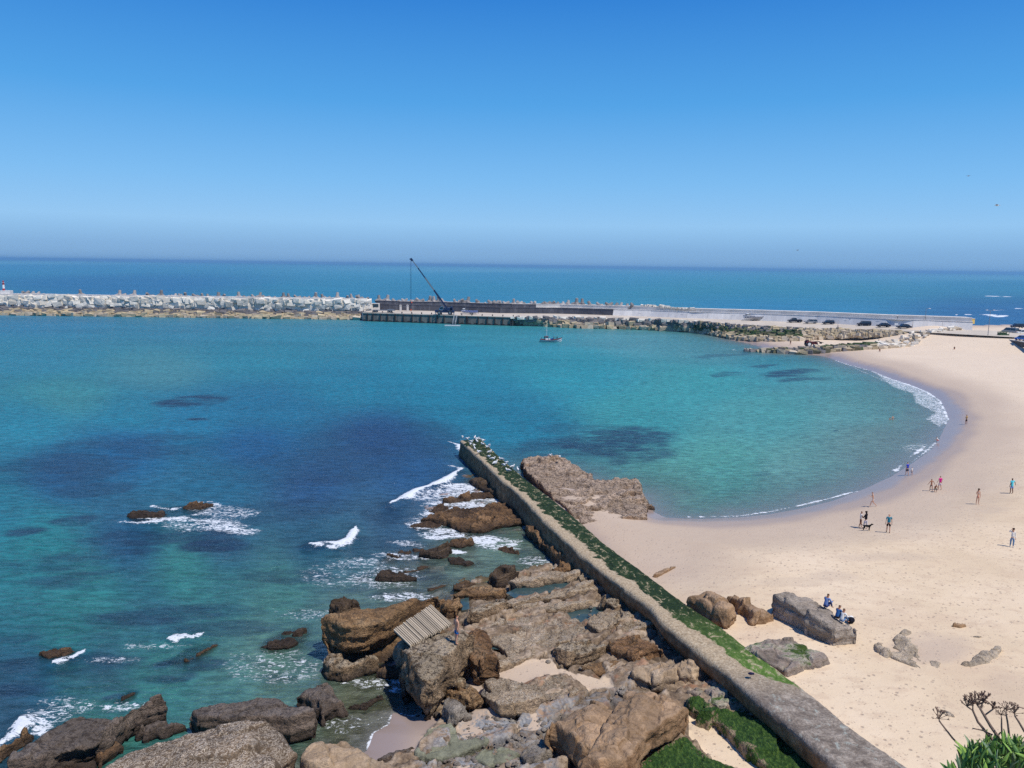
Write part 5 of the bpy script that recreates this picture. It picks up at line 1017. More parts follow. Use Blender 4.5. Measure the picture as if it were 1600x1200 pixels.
# ------------------------------------------------------------------ vehicles
def wheel(parent, x, y, r, wdt, name='wheel', rimmat='steel'):
    w_ = MB().bar((0, -wdt/2, 0), (0, wdt/2, 0), r, 16).build(name, M['black'], parent, loc=Vector((x, y, r)))
    MB().bar((0, -wdt/2-.015, 0), (0, wdt/2+.015, 0), r*.58, 12).build('rim', M[rimmat], w_)
    return w_
def car(label, px, py, z, heading, mat, kind='sedan', cat='car', scale=1.0, group='cars parked on the breakwater road'):
    p = G(px, py, z); o = empty('parked_' + ('van' if kind == 'van' else 'car'), Vector(p), heading); tag(o, label, cat, group)
    L, H, W = {'sedan': (4.4, 1.42, 1.75), 'hatch': (4.0, 1.48, 1.72), 'suv': (4.5, 1.72, 1.85), 'van': (4.7, 1.95, 1.9), 'pickup': (5.0, 1.72, 1.82), 'wagon': (4.5, 1.5, 1.76)}[kind]
    L *= scale; h = .30; sh = H*.60
    prof = {'sedan': [(-.5, .25), (-.5, .52), (-.36, .6), (.24, .62), (.48, .52), (.5, .3), (.46, .2), (-.46, .2)]}.get(kind, [(-.5, .25), (-.5, .58), (-.42, .62), (.26, .62), (.47, .53), (.5, .3), (.46, .2), (-.46, .2)])
    mb = MB(); mb.prism([(a*L, b*H) for a, b in prof], -W/2, W/2); body = mb.build('body', mat, o, bevel=.07)
    cab = {'sedan': (-.40, -.24, .10, .27), 'hatch': (-.49, -.43, .12, .29), 'suv': (-.49, -.45, .12, .27), 'van': (-.49, -.47, .2, .36), 'pickup': (-.12, -.08, .12, .28), 'wagon': (-.49, -.44, .1, .27)}[kind]
    mb = MB(); b0 = sh-.03; b1 = H-.05
    r = [[(cab[0]*L, s*W*.47, b0), (cab[1]*L, s*W*.40, b1), (cab[2]*L, s*W*.40, b1), (cab[3]*L, s*W*.47, b0)] for s in (-1, 1)]
    mb.loft([[Vector(v) for v in q+q[:1]] for q in r]); bmesh.ops.contextual_create(mb.bm, geom=mb.bm.edges[:]) if False else None
    for q in r:
        vs = [mb.bm.verts.new(v) for v in q]; mb.bm.faces.new(vs)
    mb.build('windows', M['glass'], o)
    mb = MB().box(((cab[1]+cab[2])/2*L, 0, b1+.02), ((cab[2]-cab[1])*L+.06, W*.82, .07)); mb.build('roof', mat, o, bevel=.02)
    mb = MB()
    for s in (-1, 1):
        for a, b in ((cab[0], cab[1]), ((cab[0]+cab[3])/2-.02, (cab[1]+cab[2])/2-.02), (cab[3], cab[2])): mb.bar((a*L, s*W*.475, b0), (b*L, s*W*.41, b1+.02), .045, 6)
    mb.build('pillars', mat, o)
    for x in (-.31, .31):
        for s in (-1, 1): wheel(o, x*L, s*(W/2-.09), .33, .2)
    for s in (-1, 1):
        MB().box((.485*L, s*W*.36, .44*H), (.07, .3, .13)).build('headlight', M['white'], o); MB().box((-.495*L, s*W*.38, .5*H), (.06, .22, .2)).build('tail_light', M['red'], o)
    if kind == 'pickup': MB().box((-.31*L, 0, .64*H), (.34*L, W*.8, .06)).build('load_bed', M['black'], o)
    return o
car('dark van parked first beside the quay wall', 908, 490.6, 4.0, 3.2, M['darkcar'], 'van')
car('dark blue sport utility car next to the dark van', 948, 491.5, 4.1, 3.15, M['darkcar'], 'suv')
car('dark hatchback between the blue utility car and white pickup', 972, 492.6, 4.2, 3.15, M['darkcar'], 'hatch')
car('white pickup parked last in the row near the quay', 990, 493.3, 4.3, 3.1, M['white'], 'pickup')
car('dark pickup truck parked nearest the large motor boat', 1241.5, 503.8, 5.6, 3.1, M['darkcar'], 'pickup', scale=1.02)
car('silver grey estate car parked after the dark pickup', 1266.5, 505.3, 5.7, 3.05, M['cargrey'], 'wagon')
car('black hatchback parked right of the silver estate car', 1294, 506.6, 5.8, 3.1, M['darkcar'], 'hatch')
car('dark utility car standing alone in the middle of the parked row', 1349.5, 509.3, 6.0, 3.05, M['darkcar'], 'suv')
car('dark car parked in front of the grey shelter', 1380, 511.0, 6.2, 3.05, M['darkcar'], 'sedan')
car('dark saloon parked last before the sand mound', 1412, 513.0, 6.3, 3.08, M['darkcar'], 'sedan', scale=1.05)
car('grey van seen from behind near the green trailer', 1578, 521.5, 6.0, 2.0, M['cargrey'], 'van', group='cars at the far right edge')
car('white car parked at the right frame edge', 1596, 522.5, 6.0, 3.3, M['white'], 'hatch', group='cars at the far right edge')
car('small dark car farthest up the road at the right', 1589, 512.3, 6.8, 3.1, M['darkcar'], 'hatch', group='cars at the far right edge')
car('blue car behind the low wall at the right frame edge', 1597, 532, 5.4, 3.2, M['blue'], 'hatch', group='cars at the far right edge')

def hull(mb, L, W, H, sheer=.25, z0=0, n=13, m=9, fine=2.2):
    secs = []
    for i in range(n+1):
        u = i/n; x = (u-.5)*L; wd = W/2*(1-max(0, (u-.55)/.45)**fine)*(.86+.14*min(1, u*4)); top = H*(1+sheer*(2*(u-.45))**2*(1 if u > .45 else .4)); keel = .0 + H*.55*max(0, (u-.8)/.2)**2
        sec = []
        for j in range(m):
            v = j/(m-1)*2-1; a = abs(v); y = math.copysign(wd*(a**.45 if a < 1 else 1)*(.82+.18*a), v) if a > 0 else 0; sec.append(Vector((x, y, z0+keel+(top-keel)*a**2.2)))
        secs.append(sec)
    rows = mb.loft(secs); mb.bm.faces.new(rows[0]); 
    return secs
def deck_of(secs, name, mat, parent, inset=.9, dz=-.12):
    mb = MB(); mb.loft([[Vector((s[0].x, s[0].y*inset, s[0].z+dz)), Vector((s[-1].x, s[-1].y*inset, s[-1].z+dz))] for s in secs]); return mb.build(name, mat, parent)
def rail_of(secs, name, mat, parent, r=.06, dz=.0):
    mb = MB()
    for a, b in zip(secs[:-1], secs[1:]):
        for k in (0, -1): mb.bar(a[k]+Vector((0, 0, dz)), b[k]+Vector((0, 0, dz)), r, 6)
    return mb.build(name, mat, parent)
# fishing boat on the bay
def fishing_boat():
    p = G(861, 534.5, 0); o = empty('fishing_boat', Vector(p), .06); tag(o, 'small white fishing boat with a mast and crew lying in the bay', 'boat')
    mb = MB(); s = hull(mb, 7.2, 2.3, 1.05, .55, -.25); h = mb.build('hull', M['white'], o, True)
    deck_of(s, 'deck', M['steel'], o); rail_of(s, 'gunwale', M['maroon'], o, .09, -.06)
    mb = MB()
    for a, b in zip(s[:-1], s[1:]):
        for k in (1, -2): mb.bar(a[k]*1.0+Vector((0, math.copysign(.05, a[k].y), 0)), b[k]+Vector((0, math.copysign(.05, b[k].y), 0)), .05, 5)
    mb.build('stripe', M['navy'], o)
    wh = MB().box((-1.45, 0, 1.25), (1.0, 1.0, 1.2), taper=(.85, .85)).build('wheelhouse', M['white'], o, bevel=.05); MB().box((-1.42, 0, 1.55), (.94, .98, .3)).build('window', M['glass'], wh)
    MB().box((-1.45, 0, 1.92), (1.2, 1.1, .1)).build('roof', M['maroon'], o)
    MB().bar((-1.5, 0, 1.9), (-1.55, 0, 5.2), .05, 6).bar((-2.0, 0, 3.9), (-1.1, 0, 3.9), .03, 5).build('mast', M['white'], o)
    MB().bar((-1.55, 0, 4.9), (3.1, 0, 1.5), .012, 4).bar((-1.55, 0, 4.9), (-3.3, 0, 1.0), .012, 4).build('stays', M['steel'], o)
    MB().box((.2, .1, 1.0), (.9, .8, .35)).box((.5, -.3, 1.2), (.5, .4, .3)).build('blue_tarpaulin', M['blue'], o, bevel=.08)
    MB().box((-.5, 0, 1.0), (.4, .4, .4)).build('fish_box', M['white'], o)
    MB().box((2.2, .2, 1.05), (.5, .6, .35)).bar((2.9, 0, 1.0), (3.7, 0, 1.7), .05, 6).bar((1.6, 0, .8), (1.6, 0, 1.9), .04, 6).bar((-3.3, 0, .8), (-3.3, 0, 1.7), .05, 6).build('gear', M['timber'], o)
    mb = MB().box((-3.75, 0, .3), (.12, .5, .9)).build('rudder', M['navy'], o)
fishing_boat()
def trailer_boat(name, label, p, rz, L, W, H, mats, cabin, motor=True):
    o = empty(name, Vector(p), rz); tag(o, label, 'boat')
    mb = MB(); s = hull(mb, L, W, H, .3, .55); mb.build('hull', M[mats[0]], o, True); deck_of(s, 'deck', M['white'], o); rail_of(s, 'rubbing_strip', M[mats[1]], o, .1, -.12)
    for k in (1, -2):
        mb = MB()
        for a, b in zip(s[:-2], s[1:-1]): mb.box((a[k]+b[k])/2+Vector((0, math.copysign(.02, a[k].y), -.02)), ((b[k]-a[k]).length*1.02, .08, .32))
        mb.build('side_band', M[mats[1]], o)
    c = MB().box((cabin*L, 0, .55+H+.5), (L*.18, W*.55, 1.1), taper=(.75, .85)).build('cabin', M['white'], o, bevel=.06); MB().box((cabin*L, 0, .55+H+.62), (L*.17, W*.53, .38)).build('window', M['glass'], c)
    MB().bar((cabin*L-.5, W*.25, 1.6+H), (cabin*L-.9, W*.25, 2.6+H), .03, 5).bar((cabin*L-.5, -W*.25, 1.6+H), (cabin*L-.9, -W*.25, 2.6+H), .03, 5).bar((cabin*L-.9, W*.25, 2.6+H), (cabin*L-.9, -W*.25, 2.6+H), .03, 5).build('radar_frame', M['steel'], o)
    mb = MB()
    for k in range(5):
        for q in (-1, 1): mb.bar((L*(.1+.08*k), q*W*.35, .55+H), (L*(.1+.08*k), q*W*.35, 1.1+H), .025, 5)
    for q in (-1, 1): mb.bar((L*.1, q*W*.35, 1.1+H), (L*.42, q*W*.35, 1.1+H), .025, 5)
    mb.build('guard_rail', M['steel'], o)
    tr_ = MB()
    for q in (-1, 1): tr_.bar((-L*.42, q*W*.25, .5), (L*.2, q*W*.25, .5), .07, 6).bar((L*.2, q*W*.25, .5), (L*.55, 0, .45), .07, 6)
    for k in (-.3, 0, .15): tr_.bar((L*k, -W*.35, .48), (L*k, W*.35, .48), .06, 6)
    tr_.bar((L*.54, 0, 0), (L*.54, 0, .5), .05, 6); tr_ = tr_.build('trailer', M['steel'], o)
    for q in (-1, 1):
        for x in (-.18, -.06): wheel(tr_, x*L, q*W*.4, .3, .18)
    if motor: MB().box((-L/2-.25, 0, 1.35), (.45, .4, .6)).box((-L/2-.25, 0, .8), (.18, .14, .9)).build('outboard_motor', M['navy'], o, bevel=.05)
trailer_boat('motor_boat', 'blue and white motor boat standing on a trailer on the quay', G(733.5, 491.2, 3.82), math.pi, 7.2, 2.3, 1.0, ('white', 'blue'), .34)
trailer_boat('motor_boat', 'large white motor boat on a trailer beside the parking road', G(1176, 501.4, 5.2), math.pi, 7.6, 2.5, 1.2, ('white', 'navy'), .28, False)

def crane():
    b = G(695, 491.6, 3.82); o = empty('mobile_crane', Vector(b), math.pi); tag(o, 'dark blue mobile crane with its long boom raised over the quay', 'crane')
    MB().box((0, 0, 1.25), (8.4, 2.5, .7)).box((3.4, 0, 1.75), (1.6, 2.3, .4)).box((-3.6, 0, 1.4), (1.0, 2.4, 1.0)).build('chassis', M['navy'], o, bevel=.06)
    for x in (-2.3, 2.3):
        for s in (-1, 1): wheel(o, x, s*1.2, .85, .6)
    for x in (-3.9, 3.9):
        for s in (-1, 1): MB().bar((x, s*1.4, .1), (x, s*1.4, 1.3), .1, 8).box((x, s*1.4, .06), (.5, .5, .1)).build('outrigger', M['steel'], o)
    cb = MB().prism([(.7, 1.9), (.7, 3.4), (1.9, 3.4), (2.5, 2.5), (2.4, 1.9)], -.2, -1.15).build('cab', M['white'], o, bevel=.05); MB().prism([(.95, 2.3), (.95, 3.25), (1.8, 3.25), (2.25, 2.5), (2.2, 2.3)], -.17, -1.18).build('window', M['glass'], cb)
    MB().box((-1.4, 0, 2.4), (3.6, 2.4, 1.1)).box((-2.9, 0, 2.7), (1.0, 2.4, 1.5)).bar((-.2, 0, 1.5), (-.2, 0, 2.0), 1.0, 20).build('turntable', M['navy'], o, bevel=.06)
    tip_w = GD(643.5, 405.5, b[1]-2.0); foot = Vector((-.8, .3, 3.0)); R_ = Matrix.Rotation(-math.pi, 3, 'Z'); tip = R_ @ (Vector(tip_w)-Vector(b))
    bo = empty('boom', (0, 0, 0)); bpy.data.objects.remove(bo)
    prev = foot; secs = [(0, .36, .58), (.36, .62, .47), (.62, .82, .38), (.82, 1.0, .30)]
    d = tip-foot; q = d.to_track_quat('X', 'Z').to_matrix().to_4x4(); Ln = d.length
    boom = None
    for k, (u0, u1, wd) in enumerate(secs):
        mb = MB().box((0, 0, 0), ((u1-u0)*Ln*1.02, wd, wd*1.25)).box(((u1-u0)*Ln*.5, 0, 0), (.25, wd*1.3, wd*1.6))
        ob = mb.build('boom' if k == 0 else 'boom_section', M['navy'] if k % 2 == 0 else M['steel'], o if k == 0 else boom, bevel=.02)
        if k == 0: ob.matrix_local = Matrix.Translation(foot+d*(u0+u1)/2) @ q; boom = ob
        else: ob.matrix_local = Matrix.Translation(((u0+u1)/2-(secs[0][0]+secs[0][1])/2)*Ln*Vector((1, 0, 0)))
    hd = MB().box((0, 0, 0), (1.3, .5, .9)).bar((.5, -.35, -.3), (.5, .35, -.3), .35, 12).build('boom_head', M['navy'], boom, bevel=.05); hd.location = ((1-.18)*Ln, 0, -.1)
    MB().bar(foot+Vector((.9, 0, -1)), foot+d*.3+Vector((0, 0, -.3)), .16, 8).build('lift_cylinder', M['steel'], o)
    down = Vector((0, 0, -1))
    MB().bar(tip+Vector((.3, .15, -.3)), tip+Vector((.3, .15, -21)), .045, 5).bar(tip+Vector((.65, -.15, -.3)), tip+Vector((.65, -.15, -21)), .045, 5).build('hoist_rope', M['navy'], o)
    MB().box(tip+Vector((.45, 0, -21.3)), (.5, .4, .7)).bar(tip+Vector((.45, 0, -21.7)), tip+Vector((.45, 0, -22.2)), .08, 6).build('hook_block', M['orange'], o)
crane()
def tractor():
    g = GG(1266, 541.5); o = empty('tractor', Vector(g), 0.05); tag(o, 'dark red tractor with a canopy working on the sand by the groyne', 'tractor')
    MB().prism([(.1, .7), (.1, 1.55), (.9, 1.6), (2.0, 1.45), (2.15, 1.2), (2.15, .75)], -.38, .38).build('hood', M['maroon'], o, bevel=.06)
    MB().box((2.2, 0, 1.1), (.08, .6, .5)).build('grille', M['black'], o)
    MB().box((-.5, 0, 1.1), (1.3, 1.1, .7)).build('rear_body', M['maroon'], o, bevel=.06)
    for s in (-1, 1):
        wheel(o, -.75, s*.85, .82, .42, rimmat='white'); wheel(o, 1.7, s*.75, .5, .3, rimmat='white')
        MB().prism([(-1.65, 1.35), (-1.3, 1.75), (-.3, 1.78), (.1, 1.4), (.0, 1.3), (-.4, 1.62), (-1.2, 1.6), (-1.5, 1.25)], s*.62, s*1.1).build('mudguard', M['maroon'], o)
    mb = MB()
    for x in (-1.2, .15):
        for s in (-1, 1): mb.bar((x, s*.6, 1.4), (x*.95, s*.58, 2.7), .05, 6)
    cab = mb.build('canopy_frame', M['maroon'], o); MB().box((-.52, 0, 2.74), (1.7, 1.45, .12)).build('canopy', M['black'], o, bevel=.04)
    MB().box((-.55, 0, 1.65), (.5, .5, .12)).box((-.8, 0, 1.9), (.1, .5, .5)).build('seat', M['black'], o); MB().bar((.05, 0, 1.5), (-.2, 0, 1.95), .03, 6).build('steering_column', M['black'], o)
    MB().bar((.9, -.25, 1.6), (.9, -.25, 2.3), .05, 6).build('exhaust', M['steel'], o)
    mb = MB()
    for s in (-1, 1): mb.bar((.3, s*.5, 1.3), (2.5, s*.5, 1.75), .07, 6).bar((2.5, s*.5, 1.75), (3.3, s*.5, 1.2), .07, 6)
    mb.bar((2.4, -.5, 1.75), (2.4, .5, 1.75), .05, 6); mb.build('loader_arm', M['timber'], o)
    MB().prism([(3.1, .95), (3.3, 1.5), (3.9, 1.35), (3.75, 1.25), (3.4, 1.3), (3.3, 1.0)], -.75, .75).build('bucket', M['timber'], o)
tractor()

# ------------------------------------------------------------------ other quay and roadside things
def gangway():
    p = G(707, 508.6, .25); o = empty('floating_pontoon', Vector((p[0], p[1], .0))); tag(o, 'white floating pontoon moored at the foot of the quay gangway', 'pontoon')
    MB().box((0, 0, .28), (6.4, 2.0, .4)).build('float', M['white'], o, bevel=.05); MB().box((0, 0, .50), (6.2, 1.8, .06)).build('deck', M['steel'], o)
    u = (713-567)/(802-567); a = qa*(1-u)+qb*u; g = empty('gangway', Vector((a[0], a[1], 3.8))); tag(g, 'light metal gangway sloping from the quay down to the pontoon', 'gangway')
    A = Vector((a[0]+.5, a[1]+1.2, 3.95)); B = Vector((p[0]+.6, p[1]+.2, .6)); loc = g.location
    mb = MB(); X_ = (B-A).normalized(); 
    for s in (-.55, .55): mb.bar(A-loc+Vector((s, 0, 0)), B-loc+Vector((s, 0, 0)), .08, 6)
    for k in range(24): q = A+(B-A)*(k+.5)/24-loc; mb.box(q, (1.1, .18, .05))
    mb.build('walkway', M['steel'], g); mb = MB()
    for s in (-.58, .58):
        mb.bar(A-loc+Vector((s, 0, 1)), B-loc+Vector((s, 0, 1)), .035, 6)
        for k in range(7): q = A+(B-A)*k/6-loc+Vector((s, 0, 0)); mb.bar(q, q+Vector((0, 0, 1)), .03, 5)
    mb.build('handrail', M['white'], g)
gangway()
def ramp_block():
    p = G(583, 485.2, 3.8); o = empty('slipway_block', Vector(p)); tag(o, 'sloping white concrete block with a dark opening at the quay corner', 'ramp')
    MB().prism([(-5.5, .0), (-2.2, 3.2), (2.6, 3.3), (2.6, .0)], 0, 3.0).build('block', M['concrete'], o, bevel=.05); MB().box((1.0, -.02, 2.3), (2.9, .1, 1.5)).build('opening', M['glass'], o)
    p = G(598, 488.2, 3.82); o = empty('flatbed_trailer', Vector(p)); tag(o, 'grey flatbed trailer with a sloping ramp standing on the quay corner', 'trailer')
    MB().box((0, 0, 1.0), (11.0, 2.4, .25)).box((3.5, 0, 1.3), (2.6, 2.3, .35)).build('platform', M['steel'], o); MB().prism([(-8.2, .15), (-8.2, .3), (-5.3, 1.6), (-5.3, 1.1)], -1.1, 1.1).build('loading_ramp', M['steel'], o)
    for x in (-3.8, -2.7, 2.6, 3.7):
        for s in (-1, 1): wheel(o, x, s*1.0, .45, .3)
ramp_block()
for px, l in ((626, 'left'), (637, 'right')):
    p = G(px, 486.2, 3.8); o = MB().box((0, 0, 1.3), (.9, .6, 2.6)).box((0, 0, 2.7), (1.2, .9, .2)).bar((0, -.2, 2.8), (0, -.2, 3.3), .08, 6).build('light_pillar', M['concrete'], None, bevel=.03, loc=Vector(p)); tag(o, f'pale concrete pillar against the quay wall, {"nearer the white block" if l == "left" else "nearer the crane"}', 'pillar', 'pillars against the quay wall')
def lamp(px, py, z, h, double, label):
    g = G(px, py, z); o = empty('street_lamp', Vector(g)); tag(o, label, 'street lamp', 'street lamps by the beach')
    MB().bar((0, 0, 0), (0, 0, h), .10, 8, .06).build('pole', M['steel'], o)
    for s in ((-1, 1) if double else (1,)):
        MB().bar((0, 0, h), (s*.9, 0, h+.25), .05, 6).build('arm', M['steel'], o); MB().box((s*1.1, 0, h+.27), (.7, .3, .14)).build('lamp_head', M['white'], o, bevel=.03)
lamp(1444.5, 512.4, 6.3, 6.3, False, 'tall white street lamp behind the sand mound')
lamp(1543.5, 524.8, 5.9, 7.6, True, 'double headed street lamp near the low beach wall')
def sign():
    p = G(1454, 511.5, 6.3); o = empty('information_board', Vector(p), .1); tag(o, 'white information board standing by the sand mound', 'sign')
    for s in (-1, 1): MB().bar((s*.7, 0, 0), (s*.7, 0, 1.2), .06, 6).build('post', M['steel'], o)
    b = MB().box((0, 0, 1.3), (1.9, .08, 1.6)).build('board', M['white'], o, bevel=.01); MB().box((0, -.06, 1.62), (1.5, .02, .45)).box((-.2, -.06, 1.15), (1.1, .02, .08)).build('printed_panel', M['steel'], b)
    p = G(1400.5, 506.5, 7.6); o = MB().box((0, 0, 0), (1.2, .1, .6)).bar((0, .05, -1.3), (0, .05, 0), .05, 5).build('wall_sign', M['white'], None, loc=Vector(p)); tag(o, 'small white sign above the saloon parked last in the row', 'sign')
    p = G(1380, 505.2, 6.2); o = empty('shelter', Vector((p[0], p[1]-1.0, 6.2))); tag(o, 'small grey shelter roof behind the dark parked car', 'shelter'); MB().box((0, 0, 2.3), (2.0, 1.0, .25), taper=(.8, .8)).build('roof', M['steel'], o)
    for x in (-.8, .8): MB().bar((x, 0, 0), (x, 0, 2.2), .06, 6).build('post', M['steel'], o)
    p = G(1516, 505.8, 6.9); o = empty('yellow_hut', Vector(p)); tag(o, 'pale yellow concrete block hut at the end of the crest wall', 'hut')
    MB().box((0, 0, .9), (2.2, 1.6, 1.8)).build('wall', M['yellow'], o, bevel=.03); MB().box((-.5, -.82, .8), (.6, .06, 1.2)).build('door', M['timber'], o); MB().box((0, 0, 1.85), (2.4, 1.8, .12)).build('roof', M['concrete'], o)
sign()
def green_cart():
    p = G(1567, 527.5, 5.4); o = empty('utility_trailer', Vector(p), -.1); tag(o, 'dark green cage trailer standing behind the low beach wall', 'trailer')
    MB().box((0, 0, .75), (2.8, 1.4, .25)).box((0, .68, 1.2), (2.8, .05, .7)).box((0, -.68, 1.0), (2.8, .05, .35)).box((-1.38, 0, 1.2), (.05, 1.4, .7)).build('bed', M['olive'], o)
    mb = MB()
    for x in (-1.35, -.45, .45, 1.35):
        for s in (-1, 1): mb.bar((x, s*.68, .8), (x, s*.68, 1.8), .05, 5)
    for s in (-1, 1): mb.bar((-1.35, s*.68, 1.8), (1.35, s*.68, 1.8), .05, 5)
    mb.build('cage', M['olive'], o)
    for s in (-1, 1): wheel(o, .2, s*.75, .35, .2)
    MB().bar((1.4, 0, .7), (2.3, 0, .6), .06, 6).build('drawbar', M['timber'], o)
green_cart()
def low_wall():
    A = G(1556, 529.5, 4.9); B = G(1700, 553, 4.6); o = empty('beach_wall', Vector(A)); tag(o, 'low dark wall with a pale cap at the right edge of the beach', 'wall')
    d = Vector(B-A); n = 10
    for k in range(n): 
        q = MB().box((0, 0, 0), (d.length/n-.04, .5, 1.5)).build('wall_block', M['core'], o); q.location = d*(k+.5)/n+Vector((0, 0, -.35)); q.rotation_euler = (0, -math.atan2(d.z, d.xy.length), math.atan2(d.y, d.x))
        q = MB().box((0, 0, 0), (d.length/n-.03, .7, .14)).build('cap_stone', M['concrete'], o); q.location = d*(k+.5)/n+Vector((0, 0, .47)); q.rotation_euler = (0, -math.atan2(d.z, d.xy.length), math.atan2(d.y, d.x))
low_wall()
def beacon():
    p = G(6, 461, 9.0); p = np.array([p[0], 362.5, 9.2]); p[0] = GD(6, 455, 362.5)[0]; o = empty('harbour_beacon', Vector(p)); tag(o, 'small red and white striped beacon tower at the breakwater end', 'lighthouse')
    MB().box((1.2, 0, .4), (4.5, 2.6, 2.0)).build('base_block', M['greywall'], o, bevel=.05)
    z0 = 1.4
    for k, m in enumerate(['red', 'white', 'white', 'red']): MB().bar((0, 0, z0+k*.85), (0, 0, z0+(k+1)*.85), .52-.03*k, 16, .50-.03*k).build('tower_band', M[m], o)
    MB().bar((0, 0, z0+3.4), (0, 0, z0+3.5), .62, 16).build('gallery', M['white'], o); MB().bar((0, 0, z0+3.5), (0, 0, z0+4.1), .26, 12).ball((0, 0, z0+4.15), .28, 2).build('lantern', M['red'], o)
beacon()
# posts, railing stubs along the road wall
fg = 'wire fence sections along the crest wall'
for (x0, x1, yb, z) in ((925, 1010, 490.5, 4.4), (1055, 1085, 495.3, 4.9), (1112, 1150, 498, 5.1), (1226, 1234, 502.4, 5.5), (1322, 1328, 507.3, 6.0), (1428, 1440, 512, 6.4)):
    a = G(x0, yb-.6*(1), z); b = G(x1, yb+(x1-x0)*.042-.6, z+.05); o = empty('wire_fence', Vector(a)); d = Vector(b-a); n = max(2, int(d.length/2.6)); tag(o, {925: 'thin post fence between the white pickup and the parked van', 1055: 'short post fence in the middle of the road wall', 1112: 'post fence left of the large motor boat', 1226: 'dark frame beside the dark pickup truck', 1322: 'thin dark post pair between the black hatchback and lone utility car', 1428: 'slanting posts behind the sand mound'}[x0], 'fence', fg)
    for k in range(n+1): q = MB().bar((0, 0, 0), (random.uniform(-.1, .1), 0, 2.1), .06, 5).build('post', M['timber'], o); q.location = d*k/n
    MB().bar((0, 0, 2.0), d+Vector((0, 0, 2.0)), .03, 4).bar((0, 0, 1.2), d+Vector((0, 0, 1.2)), .02, 4).build('wire', M['timber'], o)

# ------------------------------------------------------------------ people
skin = {'light': plain('skin_light', lin(204, 156, 128), .6, var=.04), 'tan': plain('skin_tan', lin(166, 112, 82), .6, var=.04), 'dark': plain('skin_dark', lin(112, 72, 52), .6, var=.04)}
CL = {}
def cloth(name, rgb):
    if name not in CL: CL[name] = plain('cloth_'+name, lin(*rgb), .85, spec=.15, var=.08, sc=9)
    return CL[name]
TMP = []
def skin_obj(verts, edges, radii, root=0, sub=1):
    me = bpy.data.meshes.new('t'); me.from_pydata([tuple(v) for v in verts], edges, []); o = bpy.data.objects.new('t', me); S.collection.objects.link(o)
    m = o.modifiers.new('s', 'SKIN'); m.use_smooth_shade = True; m.branch_smoothing = .6
    if not me.skin_vertices: me.skin_vertices.new() if hasattr(me.skin_vertices, 'new') else None
    sv = me.skin_vertices[0].data
    for i, r in enumerate(radii): sv[i].radius = (r, r) if not isinstance(r, tuple) else r; sv[i].use_root = (i == root)
    q = o.modifiers.new('u', 'SUBSURF'); q.levels = sub; q.render_levels = sub
    TMP.append(o); return o
PEND = []   # (tmp object, name, material, parent, extra)
def chain(parent, name, mat, verts, edges, radii, root=0, sub=1, extra=None): PEND.append((skin_obj(verts, edges, radii, root, sub), name, mat, parent, extra))
